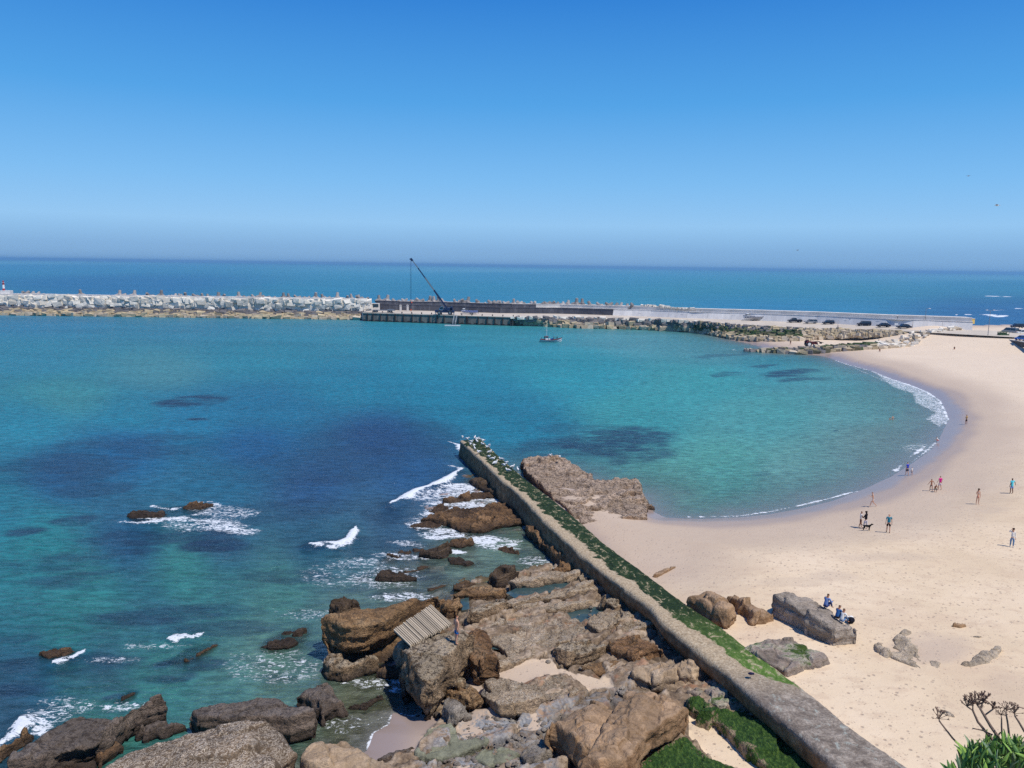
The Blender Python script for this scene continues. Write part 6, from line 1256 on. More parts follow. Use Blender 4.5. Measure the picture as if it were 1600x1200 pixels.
def person(label, base, rz, h=1.72, skn='light', pose='stand', top=None, bottom=None, hair=(40, 28, 22), long_hair=False, bald=False, arms=('down', 'down'), stride=.12, lean=0.0, female=False, swim=None, shoes=None, group=None, shorts2=None, child=False):
    o = empty('person', Vector(base), rz); tag(o, label, 'person', group); k = h/1.72
    hip = .50*h; sh = .82*h; 
    pel = Vector((0, 0, hip)); J = {}
    hw = .095*k; sw = (.175 if not female else .155)*k
    if pose == 'stand':
        for s, f in ((-1, stride), (1, -stride)):
            J['hip', s] = Vector((s*hw, 0, hip-.03)); J['knee', s] = Vector((s*hw*1.05, f*.55+.02, .275*h)); J['ank', s] = Vector((s*hw*1.0, f*1.0-.02, .05*h)); J['toe', s] = Vector((s*hw*1.15, f*1.0+.13*k, .018*h))
    elif pose == 'run':
        J['hip', -1] = Vector((-hw, 0, hip-.03)); J['knee', -1] = Vector((-hw, .22*k, .33*h)); J['ank', -1] = Vector((-hw, .30*k, .08*h)); J['toe', -1] = Vector((-hw, .44*k, .05*h))
        J['hip', 1] = Vector((hw, 0, hip-.03)); J['knee', 1] = Vector((hw, -.05*k, .28*h)); J['ank', 1] = Vector((hw, -.38*k, .12*h)); J['toe', 1] = Vector((hw, -.36*k, .02*h))
    elif pose == 'sit':
        hip = .13*h; sh = .43*h; pel = Vector((0, 0, hip))
        for s in (-1, 1): J['hip', s] = Vector((s*hw, .02, hip)); J['knee', s] = Vector((s*hw*1.2, .38*k, .27*h)); J['ank', s] = Vector((s*hw*1.1, .56*k, .05*h)); J['toe', s] = Vector((s*hw*1.2, .70*k, .02*h))
    elif pose == 'crouch':
        hip = .26*h; sh = .52*h; pel = Vector((0, -.1, hip))
        for s in (-1, 1): J['hip', s] = Vector((s*hw, -.08, hip)); J['knee', s] = Vector((s*hw*1.5, .30*k, .30*h)); J['ank', s] = Vector((s*hw*1.3, .08*k, .05*h)); J['toe', s] = Vector((s*hw*1.5, .24*k, .018*h))
    ln = lean+( .10*h if pose in ('sit',) else (.18*h if pose == 'crouch' else 0))
    bel = pel+Vector((0, ln*.3, (sh-hip)*.33)); che = pel+Vector((0, ln*.7, (sh-hip)*.72)); nb = Vector((0, pel.y+ln, sh+.01)); nk = nb+Vector((0, .02*k+ln*.08, .045*h)); hd = nk+Vector((0, .02*k+ln*.1, .045*h)); ht = hd+Vector((0, .005, .055*h))
    for s in (-1, 1): J['sh', s] = nb+Vector((s*sw, -.005, -.02*h))
    for s, a in zip((-1, 1), arms):
        S_ = J['sh', s]
        if a == 'down': e, w_ = Vector((s*.05, -.02, -.17*h)), Vector((s*.02, .07, -.15*h))
        elif a == 'out': e, w_ = Vector((s*.13*k, -.03, -.11*h)), Vector((s*.11*k, .05, -.12*h))
        elif a == 'head': e, w_ = Vector((s*.16*k, .05, .0*h)), Vector((-s*.12*k, .05, .12*h))
        elif a == 'fold': e, w_ = Vector((s*.04, -.01, -.165*h)), Vector((-s*.18*k, .17*k, .01))
        elif a == 'knees': e, w_ = Vector((s*.05, .12*k, -.13*h)), Vector((-s*.08*k, .22*k, .0))
        elif a == 'fwd': e, w_ = Vector((s*.05, .10*k, -.14*h)), Vector((-s*.02, .20*k, -.05*h))
        elif a == 'runf': e, w_ = Vector((s*.05, .12*k, -.13*h)), Vector((-s*.03, .18*k, .06*h))
        elif a == 'runb': e, w_ = Vector((s*.07, -.16*k, -.12*h)), Vector((s*.0, .04*k, -.13*h))
        J['el', s] = S_+e; J['wr', s] = J['el', s]+w_; J['ha', s] = J['wr', s]+w_.normalized()*.07*k
    V = [pel, bel, che, nb, nk, hd, ht]; R_ = [(.135*k, .10*k), (.115*k, .085*k), (.145*k, .10*k), (.07*k, .06*k), (.052*k, .052*k), (.078*k, .088*k), (.066*k, .074*k)]
    if female: R_[1] = (.10*k, .075*k); R_[2] = (.125*k, .095*k)
    E = [(0, 1), (1, 2), (2, 3), (3, 4), (4, 5), (5, 6)]
    def add(i, p, r): V.append(p); R_.append((r, r)); E.append((i, len(V)-1)); return len(V)-1
    for s in (-1, 1):
        i = add(0, J['hip', s], .082*k); i = add(i, J['knee', s], .055*k); i = add(i, (J['knee', s]*.6+J['ank', s]*.4)+Vector((0, -.015, 0)), .050*k); i = add(i, J['ank', s], .034*k); add(i, J['toe', s], .028*k)
        i = add(3, J['sh', s], .052*k); i = add(i, J['el', s], .037*k); i = add(i, J['wr', s], .026*k); add(i, J['ha', s], .024*k)
    def face(bm):
        # nose, ears, eyes and fingers grow from the same body mesh
        def tube(a, b, r1, r2): 
            d = b-a; bmesh.ops.create_cone(bm, cap_ends=True, segments=5, radius1=r1, radius2=r2, depth=d.length, matrix=Matrix.Translation((a+b)/2) @ d.to_track_quat('Z', 'Y').to_matrix().to_4x4())
        tube(hd+Vector((0, .07*k, .012*k)), hd+Vector((0, .115*k, -.008*k)), .014*k, .010*k)
        for s in (-1, 1): tube(hd+Vector((s*.068*k, 0, -.01)), hd+Vector((s*.09*k, -.01, .012)), .02*k, .012*k)
        for s in (-1, 1):
            H_ = J['ha', s]; d = (J['ha', s]-J['wr', s]).normalized(); side = d.cross(Vector((0, 1, .2))).normalized(); curl = side.cross(d)
            for f, l in ((-1.5, .055), (-.5, .068), (.5, .072), (1.5, .062)): 
                a = H_+side*f*.011*k+d*.01*k; m_ = a+d*l*.55*k; b = m_+(d*.8-curl*.5)*l*.5*k; tube(a, m_, .0085*k, .0075*k); tube(m_, b, .0075*k, .005*k)
            a = H_-d*.03*k+side*.02*k; tube(a, a+(side*.8+d*.7)*.05*k, .010*k, .007*k)
    chain(o, 'body', skin[skn], V, E, R_, 0, 1, face)
    g = 1.0
    def limb(name, mat, pts, rad, extra_pts=None):
        vv = []; ee = []; rr = []
        for path, rs in zip(pts, rad):
            st = None
            for p, r in zip(path, rs):
                if isinstance(p, int): st = p; continue
                vv.append(p); rr.append(r); 
                if st is not None: ee.append((st, len(vv)-1))
                st = len(vv)-1
        chain(o, name, mat, vv, ee, rr, 0, 1)
    if top:
        kind, rgbn, rgb = top; m = cloth(rgbn, rgb); low = pel+Vector((0, 0, .02 if kind != 'long' else -.05*h))
        pts = [[low, bel, che, nb+Vector((0, 0, -.015))]]; rs = [[(.158*k, .122*k), (.142*k, .108*k), (.165*k, .122*k), (.085*k, .075*k)]]
        for s in (-1, 1):
            q = J['sh', s]; e = J['el', s]
            if kind in ('tee', 'long'): pts.append([3, q, q*.35+e*.65]); rs.append([0, (.068*k,)*2, (.058*k,)*2])
            elif kind == 'sleeves': pts.append([3, q, e, J['wr', s]]); rs.append([0, (.066*k,)*2, (.052*k,)*2, (.042*k,)*2])
        limb('shirt' if kind != 'sleeves' else 'jacket', m, pts, rs)
    if bottom:
        kind, rgbn, rgb = bottom; m = cloth(rgbn, rgb); pts = [[pel+Vector((0, 0, .06*k)), pel]]; rs = [[(.140*k, .108*k), (.152*k, .118*k)]]
        for s in (-1, 1):
            a, b, c = J['hip', s], J['knee', s], J['ank', s]
            if kind == 'shorts': pts.append([1, a, a*.25+b*.75]); rs.append([0, (.10*k,)*2, (.088*k,)*2])
            elif kind == 'trousers': pts.append([1, a, b, c*.9+b*.1]); rs.append([0, (.10*k,)*2, (.073*k,)*2, (.056*k,)*2])
            elif kind == 'briefs': pts.append([1, a+Vector((0, 0, .0)), a*.8+b*.2]); rs.append([0, (.100*k,)*2, (.092*k,)*2])
        limb('shorts' if kind == 'shorts' else ('trousers' if kind == 'trousers' else 'swimsuit_bottom'), m, pts, rs)
    if swim: limb('swimsuit_top', cloth(*swim), [[che+Vector((-.05*k, .03, -.0)), che+Vector((.05*k, .03, 0))]], [[(.138*k, .108*k)]*2])
    if shorts2: 
        s = 1; a = J['hip', s]; b = J['knee', s]; chain(o, 'shorts_panel', cloth(*shorts2), [a*.6+b*.4, a*.3+b*.7], [(0, 1)], [(.102*k,)*2, (.096*k,)*2])
    if not bald:
        hc = cloth('hair_%d_%d_%d' % hair, hair); vv = [hd+Vector((0, -.018*k, .045*k)), ht+Vector((0, -.012*k, .0))]; ee = [(0, 1)]; rr = [(.085*k, .088*k), (.074*k, .078*k)]
        if long_hair: vv += [hd+Vector((0, -.06*k, -.04*h)), nb+Vector((0, -.09*k, -.09*h))]; ee += [(0, 2), (2, 3)]; rr += [(.085*k, .055*k), (.075*k, .04*k)]
        chain(o, 'hair', hc, vv, ee, rr, 0, 1)
    if shoes:
        for s in (-1, 1): chain(o, 'shoe', cloth(*shoes), [J['ank', s]+Vector((0, -.03, -.03*k)), J['toe', s]+Vector((0, .02, .01))], [(0, 1)], [(.048*k, .05*k), (.044*k, .036*k)])
    return o
def flush_people():
    bpy.context.view_layer.update(); dg = bpy.context.evaluated_depsgraph_get()
    for t_, name, mat, parent, extra in PEND:
        me = bpy.data.meshes.new_from_object(t_.evaluated_get(dg)); me.name = name
        if extra:
            bm = bmesh.new(); bm.from_mesh(me); extra(bm)
            bm.to_mesh(me); bm.free()
        me.polygons.foreach_set('use_smooth', [True]*len(me.polygons)); me.materials.clear(); obj(name, me, mat, parent)
    for t_ in TMP: bpy.data.objects.remove(t_)
    PEND.clear(); TMP.clear()
def HITR(lab, px, py, dx=-1, dy=1):
    ob = [o for o in S.objects if str(o.get('label', '')).startswith(lab)][0]; bpy.context.view_layer.update(); mi = ob.matrix_world.inverted()
    for k in range(40):
        d = Vector(ray(px+dx*k, py+dy*k)).normalized(); ok, loc, nrm, ix = ob.ray_cast(mi @ Vector((0, 0, CAMZ)), mi.to_3x3() @ d)
        if ok: return np.array(ob.matrix_world @ loc)+np.array([0, 0, -.04])
    return G(px, py, 3)
person('person in a tan top and black shorts with folded arms by the water', GG(1509.5, 663), .4, 1.65, 'tan', top=('tee', 'sand', (176, 150, 110)), bottom=('shorts', 'black', (24, 24, 28)), arms=('fold', 'fold'), stride=.05)
p = G(1394, 663.5, -.75); person('person standing waist deep in the bay', p, .3, 1.6, 'light', bottom=('shorts', 'navy', (30, 40, 70)), arms=('out', 'out'))
p = G(1389.5, 666.5, -1.25); person('person swimming with only the head above water', p, .3, 1.6, 'tan', arms=('out', 'out'))
person('child in red shorts bending down at the foam edge', GG(1465, 691), 1.2, 1.25, 'light', 'crouch', bottom=('shorts', 'red', (196, 40, 46)), arms=('fwd', 'fwd'), top=('tee', 'whitey', (226, 222, 216)))
person('person in a bright blue T-shirt seen from behind at the shore', GG(1417, 742.5), .5, 1.72, 'light', top=('tee', 'royal', (40, 74, 190)), bottom=('shorts', 'navy', (30, 36, 60)), arms=('down', 'down'))
person('small child in white beside the person in bright blue', GG(1424.5, 742), .4, 1.0, 'light', top=('tee', 'whitey', (226, 222, 216)), bottom=('shorts', 'grey', (150, 150, 156)), stride=.05)
person('bare chested boy in dark briefs beside the pink shirt', GG(1454.5, 767.5), 0, 1.42, 'tan', bottom=('briefs', 'navy', (40, 40, 84)), arms=('out', 'out'))
person('person in a bright pink T-shirt standing behind the playing children', GG(1468, 765.5), .3, 1.62, 'light', top=('tee', 'pink', (214, 42, 140)), bottom=('shorts', 'palepink', (214, 196, 206)), arms=('out', 'down'))
person('child in green shorts crouching on the sand', GG(1461, 768.5), 3.0, 1.3, 'tan', 'crouch', bottom=('shorts', 'green', (60, 176, 136)), arms=('fwd', 'fwd'))
person('person with long dark hair in a white bikini top standing on the sand', GG(1527, 788), 3.2, 1.64, 'light', female=True, long_hair=True, swim=('whitey', (226, 222, 216)), bottom=('briefs', 'coral', (196, 110, 96)), arms=('down', 'fold'), stride=.04)
person('person in a cyan T-shirt and pale blue shorts at the right', GG(1580, 771.5), .2, 1.72, 'dark', top=('long', 'cyan', (92, 208, 222)), bottom=('shorts', 'paleblue', (130, 160, 210)), arms=('down', 'out'), stride=.05)
person('person in a bikini running along the wet sand', GG(1363.5, 792), 1.4, 1.62, 'light', 'run', female=True, swim=('navy', (30, 36, 60)), bottom=('briefs', 'whitey', (226, 222, 216)), arms=('runf', 'runb'), hair=(110, 78, 50), lean=.08)
person('person in a white top facing the person in black', GG(1344, 824.5), 4.5, 1.62, 'tan', female=True, top=('tee', 'whitey', (226, 222, 216)), bottom=('shorts', 'brown', (130, 76, 56)), arms=('fwd', 'fwd'))
person('person in a black jacket and pale trousers holding a dog', GG(1352, 826), .6, 1.68, 'light', female=True, long_hair=True, top=('sleeves', 'coal', (24, 24, 34)), bottom=('trousers', 'pale', (196, 190, 196)), arms=('fwd', 'fwd'))
person('bald person in a teal T-shirt and black shorts walking on the beach', GG(1387.5, 832.5), -.3, 1.78, 'light', top=('tee', 'teal', (50, 128, 148)), bottom=('shorts', 'black', (24, 24, 28)), bald=True, arms=('down', 'down'), stride=.14, shoes=('black', (24, 24, 28)))
person('person in a white sweater and jeans with one hand raised to the head', GG(1580.5, 855), 2.9, 1.66, 'light', female=True, long_hair=True, hair=(58, 38, 32), top=('sleeves', 'whitey', (226, 222, 216)), bottom=('trousers', 'denim', (104, 136, 170)), arms=('down', 'head'), stride=.06, shoes=('whitey', (226, 222, 216)))
person('shirtless person in blue and orange shorts standing on the giant boulder', HITR('giant pitted', 713, 1005.5), -.9, 1.78, 'light', bottom=('shorts', 'surf', (30, 96, 160)), shorts2=('orangec', (236, 120, 60)), hair=(130, 74, 44), arms=('fold', 'down'), stride=.06)
def slabtop(px, py, z): return G(px, py, z)
person('person in a blue checked shirt and jeans sitting on the grey slab', HITR('large grey layered', 1289, 951.5), -1.0, 1.76, 'tan', 'sit', top=('sleeves', 'chambray', (112, 134, 182)), bottom=('trousers', 'denimdark', (50, 66, 112)), hair=(22, 18, 18), arms=('knees', 'knees'))
person('person in a dark blue denim jacket sitting close to a friend', HITR('large grey layered', 1307, 969), -1.0, 1.68, 'tan', 'sit', female=True, top=('sleeves', 'denimj', (52, 96, 150)), bottom=('trousers', 'black', (24, 24, 28)), hair=(20, 16, 16), arms=('knees', 'knees'))
person('person in white and jeans sitting right beside the denim jacket', HITR('large grey layered', 1314, 974), -1.0, 1.66, 'tan', 'sit', top=('sleeves', 'whitey', (226, 222, 216)), bottom=('trousers', 'denim', (104, 136, 170)), hair=(20, 16, 16), arms=('knees', 'knees'))
person('person walking on the road in front of the parked cars', G(1309, 514.3, 5.3), .5, 1.75, 'light', top=('tee', 'palegrey', (190, 190, 190)), bottom=('trousers', 'denim', (104, 136, 170)))
person('person standing at the waterline behind the tractor', GG(1235, 539.3), .5, 1.72, 'tan', top=('tee', 'coal', (24, 24, 34)), bottom=('shorts', 'maroonc', (110, 50, 60)))
person('person in orange on the crest wall under the crane hook', G(643.3, 476.6, 6.6), .5, 1.75, 'light', top=('sleeves', 'hivis', (228, 90, 40)), bottom=('trousers', 'navy', (30, 36, 60)))
person('person sitting alone high on the beach near the white stones', GG(1492, 537), 2.6, 1.7, 'tan', 'sit', top=('tee', 'coal', (24, 24, 34)), bottom=('shorts', 'brown', (130, 76, 56)), arms=('knees', 'knees'))
person('person lying low on the sand near the tractor tracks', GG(1373, 534.5), 2.6, 1.7, 'dark', 'sit', top=('tee', 'brown', (130, 76, 56)), bottom=('shorts', 'coal', (24, 24, 34)), arms=('knees', 'knees'))
person('person sitting against the groyne stones on the beach side', GG(1374, 549.5), 3.0, 1.7, 'tan', 'sit', top=('tee', 'brown', (130, 76, 56)), bottom=('shorts', 'grey', (150, 150, 156)), arms=('knees', 'knees'))
# crew aboard
for dx, rz_ in ((-2.2, .3), (.9, 1.2), (2.0, 2.0)):
    b = G(861, 534.5, 0); person({-2.2: 'crew member in dark clothes at the stern of the fishing boat', .9: 'crew member in dark clothes amidships on the fishing boat', 2.0: 'crew member in dark clothes at the bow of the fishing boat'}[dx], (b[0]+dx, b[1], .62), rz_, 1.5, 'tan', top=('sleeves', 'coal', (24, 24, 34)), bottom=('trousers', 'navy', (30, 36, 60)), stride=.03, group='crew of the fishing boat')
# dog
def dog():
    b = GG(1354, 829); o = empty('dog', Vector(b), -.1); o.scale = (.8, .8, .95); tag(o, 'black dog standing beside the person in black', 'dog')
    V = [Vector(v) for v in [(0, 0, .46), (.28, 0, .47), (-.28, 0, .47), (.42, 0, .56), (.54, 0, .66), (.70, 0, .62), (-.45, 0, .52), (-.68, 0, .60)]]; E = [(0, 1), (0, 2), (1, 3), (3, 4), (4, 5), (2, 6), (6, 7)]; R_ = [(.12, .12), (.14, .14), (.11, .11), (.085, .085), (.085, .08), (.04, .04), (.035, .035), (.018, .018)]
    for x, s in ((.28, -.09), (.28, .09)):
        i = len(V); V += [Vector((x, s, .32)), Vector((x-.02, s, .17)), Vector((x+.01, s, .03))]; E += [(1, i), (i, i+1), (i+1, i+2)]; R_ += [(.055,)*2, (.032,)*2, (.034,)*2]
    for x, s in ((-.30, -.09), (-.30, .09)):
        i = len(V); V += [Vector((x+.05, s, .32)), Vector((x-.08, s, .18)), Vector((x-.04, s, .03))]; E += [(2, i), (i, i+1), (i+1, i+2)]; R_ += [(.065,)*2, (.03,)*2, (.034,)*2]
    m = cloth('fur_black', (18, 18, 20)); chain(o, 'body', m, V, E, R_)
    for s in (-1, 1): chain(o, 'ear', m, [Vector((.52, s*.06, .72)), Vector((.52, s*.10, .64))], [(0, 1)], [(.03, .02), (.022, .012)])
dog()
flush_people()
def bag():
    p = GG(1329, 973.5); o = empty('backpack', Vector(p), .5); tag(o, 'black and white backpack lying on the sand by the grey slab', 'bag')
    MB().ball((0, 0, .20), .30, 3, (1, .7, .7)).build('main_body', cloth('coal', (24, 24, 34)), o, True); MB().ball((.12, .1, .28), .20, 3, (1, .8, .8)).build('white_pocket', cloth('whitey', (226, 222, 216)), o, True); MB().bar((-.2, -.15, .1), (-.35, -.25, .35), .03, 6).bar((-.35, -.25, .35), (-.1, -.1, .4), .03, 6).build('strap', cloth('coal', (24, 24, 34)), o)
    p = G(1173, 1054, 3.0); o = MB().ball((0, 0, .06), .16, 2, (1, .7, .4)).box((.1, 0, .05), (.16, .12, .06)).build('dark_cloth', cloth('navy2', (30, 28, 60)), None, True, loc=Vector(p)); tag(o, 'small dark blue cloth left on the jetty top', 'cloth')
bag()

# ------------------------------------------------------------------ gulls
M['gull_w'] = plain('gull_white', (.82, .82, .80), .7, var=.03); M['gull_g'] = plain('gull_grey', lin(150, 154, 160), .7, var=.05)
def gull_stand():
    mb = MB(); mb.ball((0, 0, .26), .12, 2, (1.9, .95, 1)); mb.ball((.22, 0, .40), .065, 2); mb.bar((.14, 0, .30), (.22, 0, .40), .06, 6); mb.bar((-.18, 0, .27), (-.36, 0, .25), .06, 6, .02)
    n0 = len(mb.bm.faces)
    for s in (-1, 1): mb.ball((-.06, s*.09, .29), .09, 2, (2.2, .35, .75))
    n1 = len(mb.bm.faces)
    for s in (-1, 1): mb.bar((0, s*.04, 0), (0, s*.04, .18), .012, 5)
    mb.bar((.27, 0, .40), (.36, 0, .385), .018, 5, .006)
    mb.bm.faces.ensure_lookup_table()
    for i, f in enumerate(mb.bm.faces): f.material_index = 0 if i < n0 else (1 if i < n1 else 2)
    return mb.build('gull', [M['gull_w'], M['gull_g'], M['yellow']], None)
g0 = gull_stand(); gfirst = True
def put_gull(p, label, group):
    global gfirst
    o = g0 if gfirst else g0.copy()
    if not gfirst: S.collection.objects.link(o)
    gfirst = False; o.location = Vector(p); o.rotation_euler = (0, 0, random.uniform(0, 6.28)); s = random.uniform(1.0, 1.25); o.scale = (s, s, s); tag(o, label, 'gull', group)
for x, y in [(654, 27), (692, 43), (724, 66), (722, 84), (752, 96), (756, 120), (793, 152), (757, 30), (768, 46), (774, 42), (794, 42), (774, 65), (822, 84), (828, 54), (862, 107), (876, 96), (880, 152), (873, 188), (906, 208), (924, 246), (977, 212), (1020, 243), (1000, 262), (1034, 308), (1070, 275), (1114, 300), (928, 240)]:
    px, py = 600+x/5.333, 680+y/5.333; zz = jz(py)+.0; put_gull(G(px, py+1, zz), 'white gull standing on the algae at the seaward end of the jetty', 'gulls on the jetty end')
for x, y, l in ((1383, 170, 'left'), (1464, 183, 'right')):
    put_gull(G(600+x/5.333, 680+y/5.333+2.2, 1.62), f'white gull on the far rim of the rock platform, the one {"nearer the jetty" if l == "left" else "farther from the jetty"}', 'gulls on the rock platform')
def flying_gull(p, rz, label, dark=False):
    o = empty('flying_gull', Vector(p), rz); tag(o, label, 'gull', 'gulls in flight'); m = M['gull_g'] if dark else M['gull_w']
    MB().ball((0, 0, 0), .10, 2, (2.2, 1, .9)).ball((.25, 0, .03), .06, 2).bar((.3, 0, .03), (.38, 0, .02), .016, 5, .005).build('body', m, o, True); MB().prism([(-.2, .0), (-.42, .01), (-.42, -.01), (-.2, -.02)], -.07, .07).build('tail', m, o)
    for s in (-1, 1):
        mb = MB(); pts = [[Vector((.12, 0, .03)), Vector((-.1, 0, .03))], [Vector((.17, s*.30, .16)), Vector((-.07, s*.30, .15))], [Vector((.06, s*.62, .10)), Vector((-.08, s*.60, .09))], [Vector((-.08, s*.82, .03)), Vector((-.10, s*.80, .03))]]
        mb.loft(pts); bmesh.ops.solidify(mb.bm, geom=mb.bm.faces[:], thickness=.02); mb.build('wing', M['gull_g'], o)
flying_gull(GD(1513, 275, 190), .4, 'dark gull flying highest in the sky', True)
flying_gull(GD(1558, 321, 110), 2.4, 'white gull flying at the right edge above the beach')
flying_gull(GD(1384, 342, 300), 1.0, 'faint distant gull flying left of the white one')
flying_gull(GD(1246, 391, 240), .2, 'small dark gull flying just above the horizon', True)

# ------------------------------------------------------------------ cliff edge with sea fig and dry umbels, lower right
def cliff_plants():
    c = GD(1580, 1335, 11.5); top = np.array([c[0], c[1], c[2]])
    n = 60; xs = np.linspace(-9, 9, n); ys = np.linspace(-11, 5, n); X_, Y_ = np.meshgrid(xs, ys, indexing='ij'); P = np.stack([X_.ravel()+top[0], Y_.ravel()+top[1]], 1)
    d = np.hypot((P[:, 0]-top[0]-1)/4.5, (P[:, 1]-top[1]+3.5)/3.8)+.12*fbm2(P[:, 0], P[:, 1], .6, 3, 5); hz = top[2]-.1-.35*(P[:, 1]-top[1])*0+.12*fbm2(P[:, 0], P[:, 1], 1.2, 3, 6) + .0
    z = np.where(d < 1, hz-.6*sstep(.6, 1, d), hz-.6-(d-1)*22); z = np.maximum(z, 1.0)
    tag(obj('cliff', mesh_np('cliff', np.c_[P, z], gridq(n, n), True, {'cell': .5+0*z}), M['pitted']), kind='structure')
    leafm = []
    for nm, a in (('leaf_green', (84, 120, 56)), ('leaf_light', (136, 170, 80)), ('leaf_greyish', (112, 134, 100))):
        t = NT(nm); O = t.add('ShaderNodeTexCoord').outputs['Object']; r = t.noise(O, 8, 3); c1 = t.mix(r, tuple(v*.7 for v in lin(*a)), tuple(v*1.25 for v in lin(*a)))
        leafm.append(t.done(t.pbr(c1, .5, None, .4)))
    # leaves: fleshy blades
    def leaf_mesh(k):
        mb = MB(); secs = []; L = 1.0
        for i in range(6):
            u = i/5; w_ = .13*math.sin(math.pi*min(.98, .15+.8*u))*(1-.25*u); b = .18*u*u; z_ = math.sqrt(max(0, u*u-b*b)); 
            secs.append([Vector((-w_, b-.02, z_)), Vector((0, b-.07*(1-u), z_)), Vector((w_, b-.02, z_)), Vector((0, b+.03, z_)), Vector((-w_, b-.02, z_))])
        mb.loft(secs); me_o = mb.build('leaf', leafm[k], None, True); me = me_o.data; bpy.data.objects.remove(me_o); return me
    LM = [leaf_mesh(k) for k in range(3)]
    o = empty('succulent_shrub', Vector(top)); tag(o, 'dense green succulent shrub at the lower right corner', 'shrub')
    # crown surface through photo points: left edge (1490,1200) ... top (1560,1145) ... (1600,1150)
    cnt = 0; specs = []
    for k in range(1100):
        px = random.uniform(1488, 1690); prof = np.interp(px, [1488, 1500, 1512, 1530, 1560, 1580, 1600, 1690], [1206, 1186, 1162, 1152, 1146, 1150, 1154, 1158]); py = prof+abs(random.gauss(0, 1))*34+6
        dist = 11.0+random.uniform(-.9, 1.1)*(1) - (py-1150)*.010
        specs.append((px, py, dist))
    specs.sort(key=lambda s: s[1]); rest = []
    for i, (px, py, dist) in enumerate(specs):
        p = Vector(GD(px, py, dist)); k = random.choices((0, 1, 2), (.6, .25, .15))[0]; s = random.uniform(.16, .30)
        rot = __import__('mathutils').Euler((random.gauss(-.1, .38), random.gauss(-.12, .38), random.uniform(0, 6.28))); mt = Matrix.LocRotScale(p-o.location-Vector((0, 0, s*.5)), rot, (s, s, s))
        if i < 290: q = bpy.data.objects.new('leaf', LM[k]); link(q, o); q.matrix_local = mt
        else: rest.append((LM[k], mt, k))
    for k in range(3):
        bm = bmesh.new()
        for me, mt, kk in rest:
            if kk != k: continue
            a = len(bm.verts); bm.from_mesh(me); bm.verts.ensure_lookup_table()
            for v in bm.verts[a:]: v.co = mt @ v.co
        me2 = bpy.data.meshes.new('leaves'); bm.to_mesh(me2); bm.free(); q = obj('leaves', me2, leafm[k], o); q['kind'] = 'stuff'
    mb = MB()
    for k in range(26):
        a = Vector(GD(random.uniform(1500, 1680), random.uniform(1200, 1260), 11.2)); mb.bar(Vector(a)-o.location-Vector((random.uniform(-.3, .3), .2, 1.2)), a-o.location, .03, 6, .015)
    mb.build('stems', M['timber'], o)
    dry = plain('dry_stalk', lin(138, 114, 100), .85, var=.2, sc=20); dry2 = plain('dry_seed', lin(122, 96, 82), .9)
    def umbel(pts, heads, label, dist, r=.018):
        q = empty('dry_flower_stalk', Vector(GD(pts[0][0], pts[0][1], dist))); tag(q, label, 'dry plant', 'dry flower stalks rising from the shrub'); mb = MB()
        W_ = [Vector(GD(a, b, dist))-q.location for a, b in pts]; n_ = len(W_)
        for i, (a, b) in enumerate(zip(W_[:-1], W_[1:])): mb.bar(a, b, r*(1-.5*i/n_), 7, r*(1-.5*(i+1)/n_)); mb.ball(b, r*(1-.5*(i+1)/n_)*1.15, 1)
        mb.build('stem', dry, q)
        for (hx, hy, rr) in heads:
            base = Vector(GD(hx, hy, dist))-q.location; near_ = min(W_, key=lambda w_: (w_-base).length); mb = MB(); mb.bar(near_, base, r*.5, 6, r*.4); mb.build('branch', dry, q)
            mb = MB(); sz = rr/1232*dist
            for k in range(17):
                an = random.uniform(0, 6.28); el = random.uniform(.15, 1.35); d = Vector((math.cos(an)*math.cos(el), math.sin(an)*math.cos(el), math.sin(el))); l = sz*random.uniform(.75, 1.1); e = base+d*l; mb.bar(base, e, r*.22, 4, r*.16)
                for j in range(5): dd = (d+Vector((random.uniform(-.9, .9), random.uniform(-.9, .9), random.uniform(-.3, .9)))).normalized(); mb.bar(e, e+dd*l*.28, r*.17, 4, r*.13)
                mb.ball(e, r*.5, 1)
            mb.build('seed_head', dry2, q)
    umbel([(1522, 1185), (1506, 1172), (1488, 1153), (1468, 1127)], [(1467, 1123, 15)], 'single dry umbel leaning farthest left out of the shrub', 10.6)
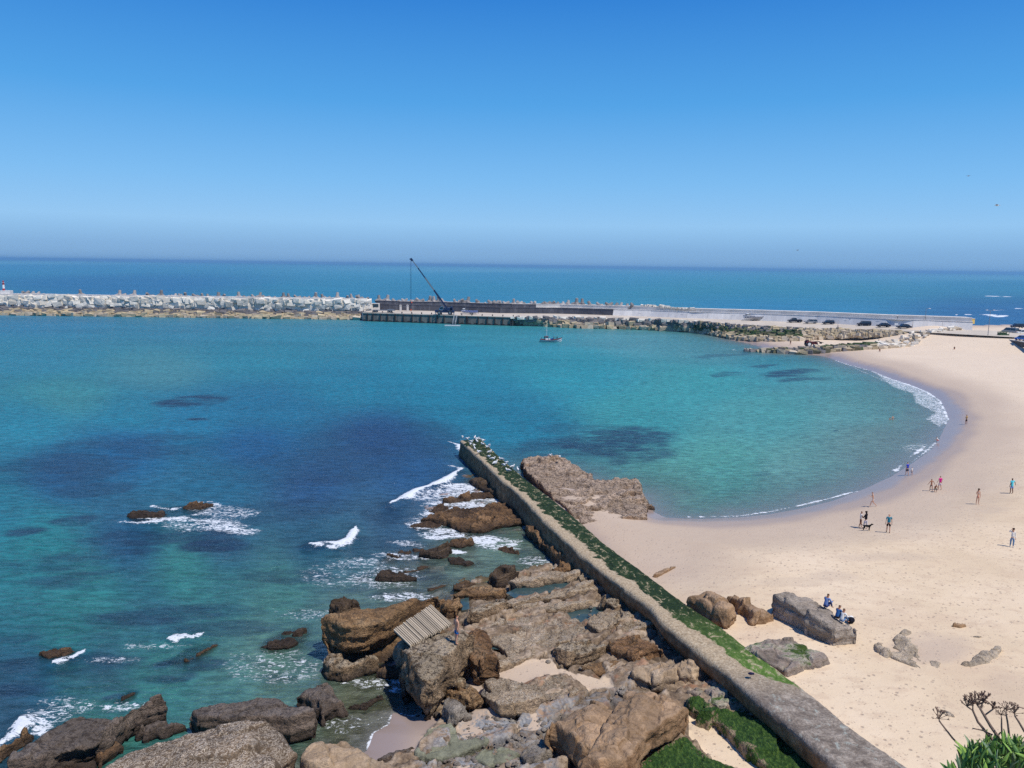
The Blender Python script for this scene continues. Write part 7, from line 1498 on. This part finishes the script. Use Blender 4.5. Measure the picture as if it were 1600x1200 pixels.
    umbel([(1554, 1160), (1540, 1143), (1528, 1128), (1520, 1110)], [(1511, 1104, 14), (1520, 1100, 14)], 'dry umbel with two seed heads, second from the left', 10.6, .022)
    umbel([(1560, 1152), (1548, 1135), (1538, 1118), (1532, 1108)], [(1527, 1102, 17), (1536, 1096, 15), (1553, 1107, 9)], 'tallest dry umbel cluster in the middle of the shrub', 10.4, .024)
    umbel([(1566, 1150), (1565, 1135), (1565, 1122)], [(1564, 1117, 9)], 'short straight dry stalk right of the tallest cluster', 10.5, .014)
    umbel([(1577, 1150), (1575, 1132), (1572, 1115)], [(1572, 1109, 13)], 'straight dry umbel near the right edge of the frame', 10.4, .016)
    umbel([(1612, 1160), (1599, 1140), (1592, 1128), (1586, 1119)], [(1585, 1115, 14)], 'dry umbel leaning left at the right frame edge', 10.3, .018)
    umbel([(1625, 1120), (1612, 1110), (1590, 1104), (1580, 1099)], [], 'bare curved dry twig entering from the right frame edge', 10.3, .010)
    umbel([(1550, 1148), (1535, 1141), (1520, 1138)], [], 'bare dark twig reaching left below the seed heads', 10.5, .012)
cliff_plants()

# ------------------------------------------------------------------ sea air
def haze():
    R0 = 20500.0; n = 8; V = [(-R0, -R0, -9.5), (R0, -R0, -9.5), (R0, R0, -9.5), (-R0, R0, -9.5), (-R0, -R0, 46), (R0, -R0, 46), (R0, R0, 46), (-R0, R0, 46)]
    me = bpy.data.meshes.new('haze'); me.from_pydata(V, [], [(0, 3, 2, 1), (4, 5, 6, 7), (0, 1, 5, 4), (1, 2, 6, 5), (2, 3, 7, 6), (3, 0, 4, 7)])
    m = bpy.data.materials.new('sea_haze'); m.use_nodes = True; nt = m.node_tree; nt.nodes.clear(); o_ = nt.nodes.new('ShaderNodeOutputMaterial'); v = nt.nodes.new('ShaderNodeVolumePrincipled')
    v.inputs['Color'].default_value = (.30, .66, 1.0, 1); v.inputs['Density'].default_value = 0.00009; v.inputs['Anisotropy'].default_value = .2; nt.links.new(v.outputs[0], o_.inputs['Volume'])
    tag(obj('haze', me, m), 'thin pale sea haze over the whole bay', 'haze', kind='stuff')
haze()
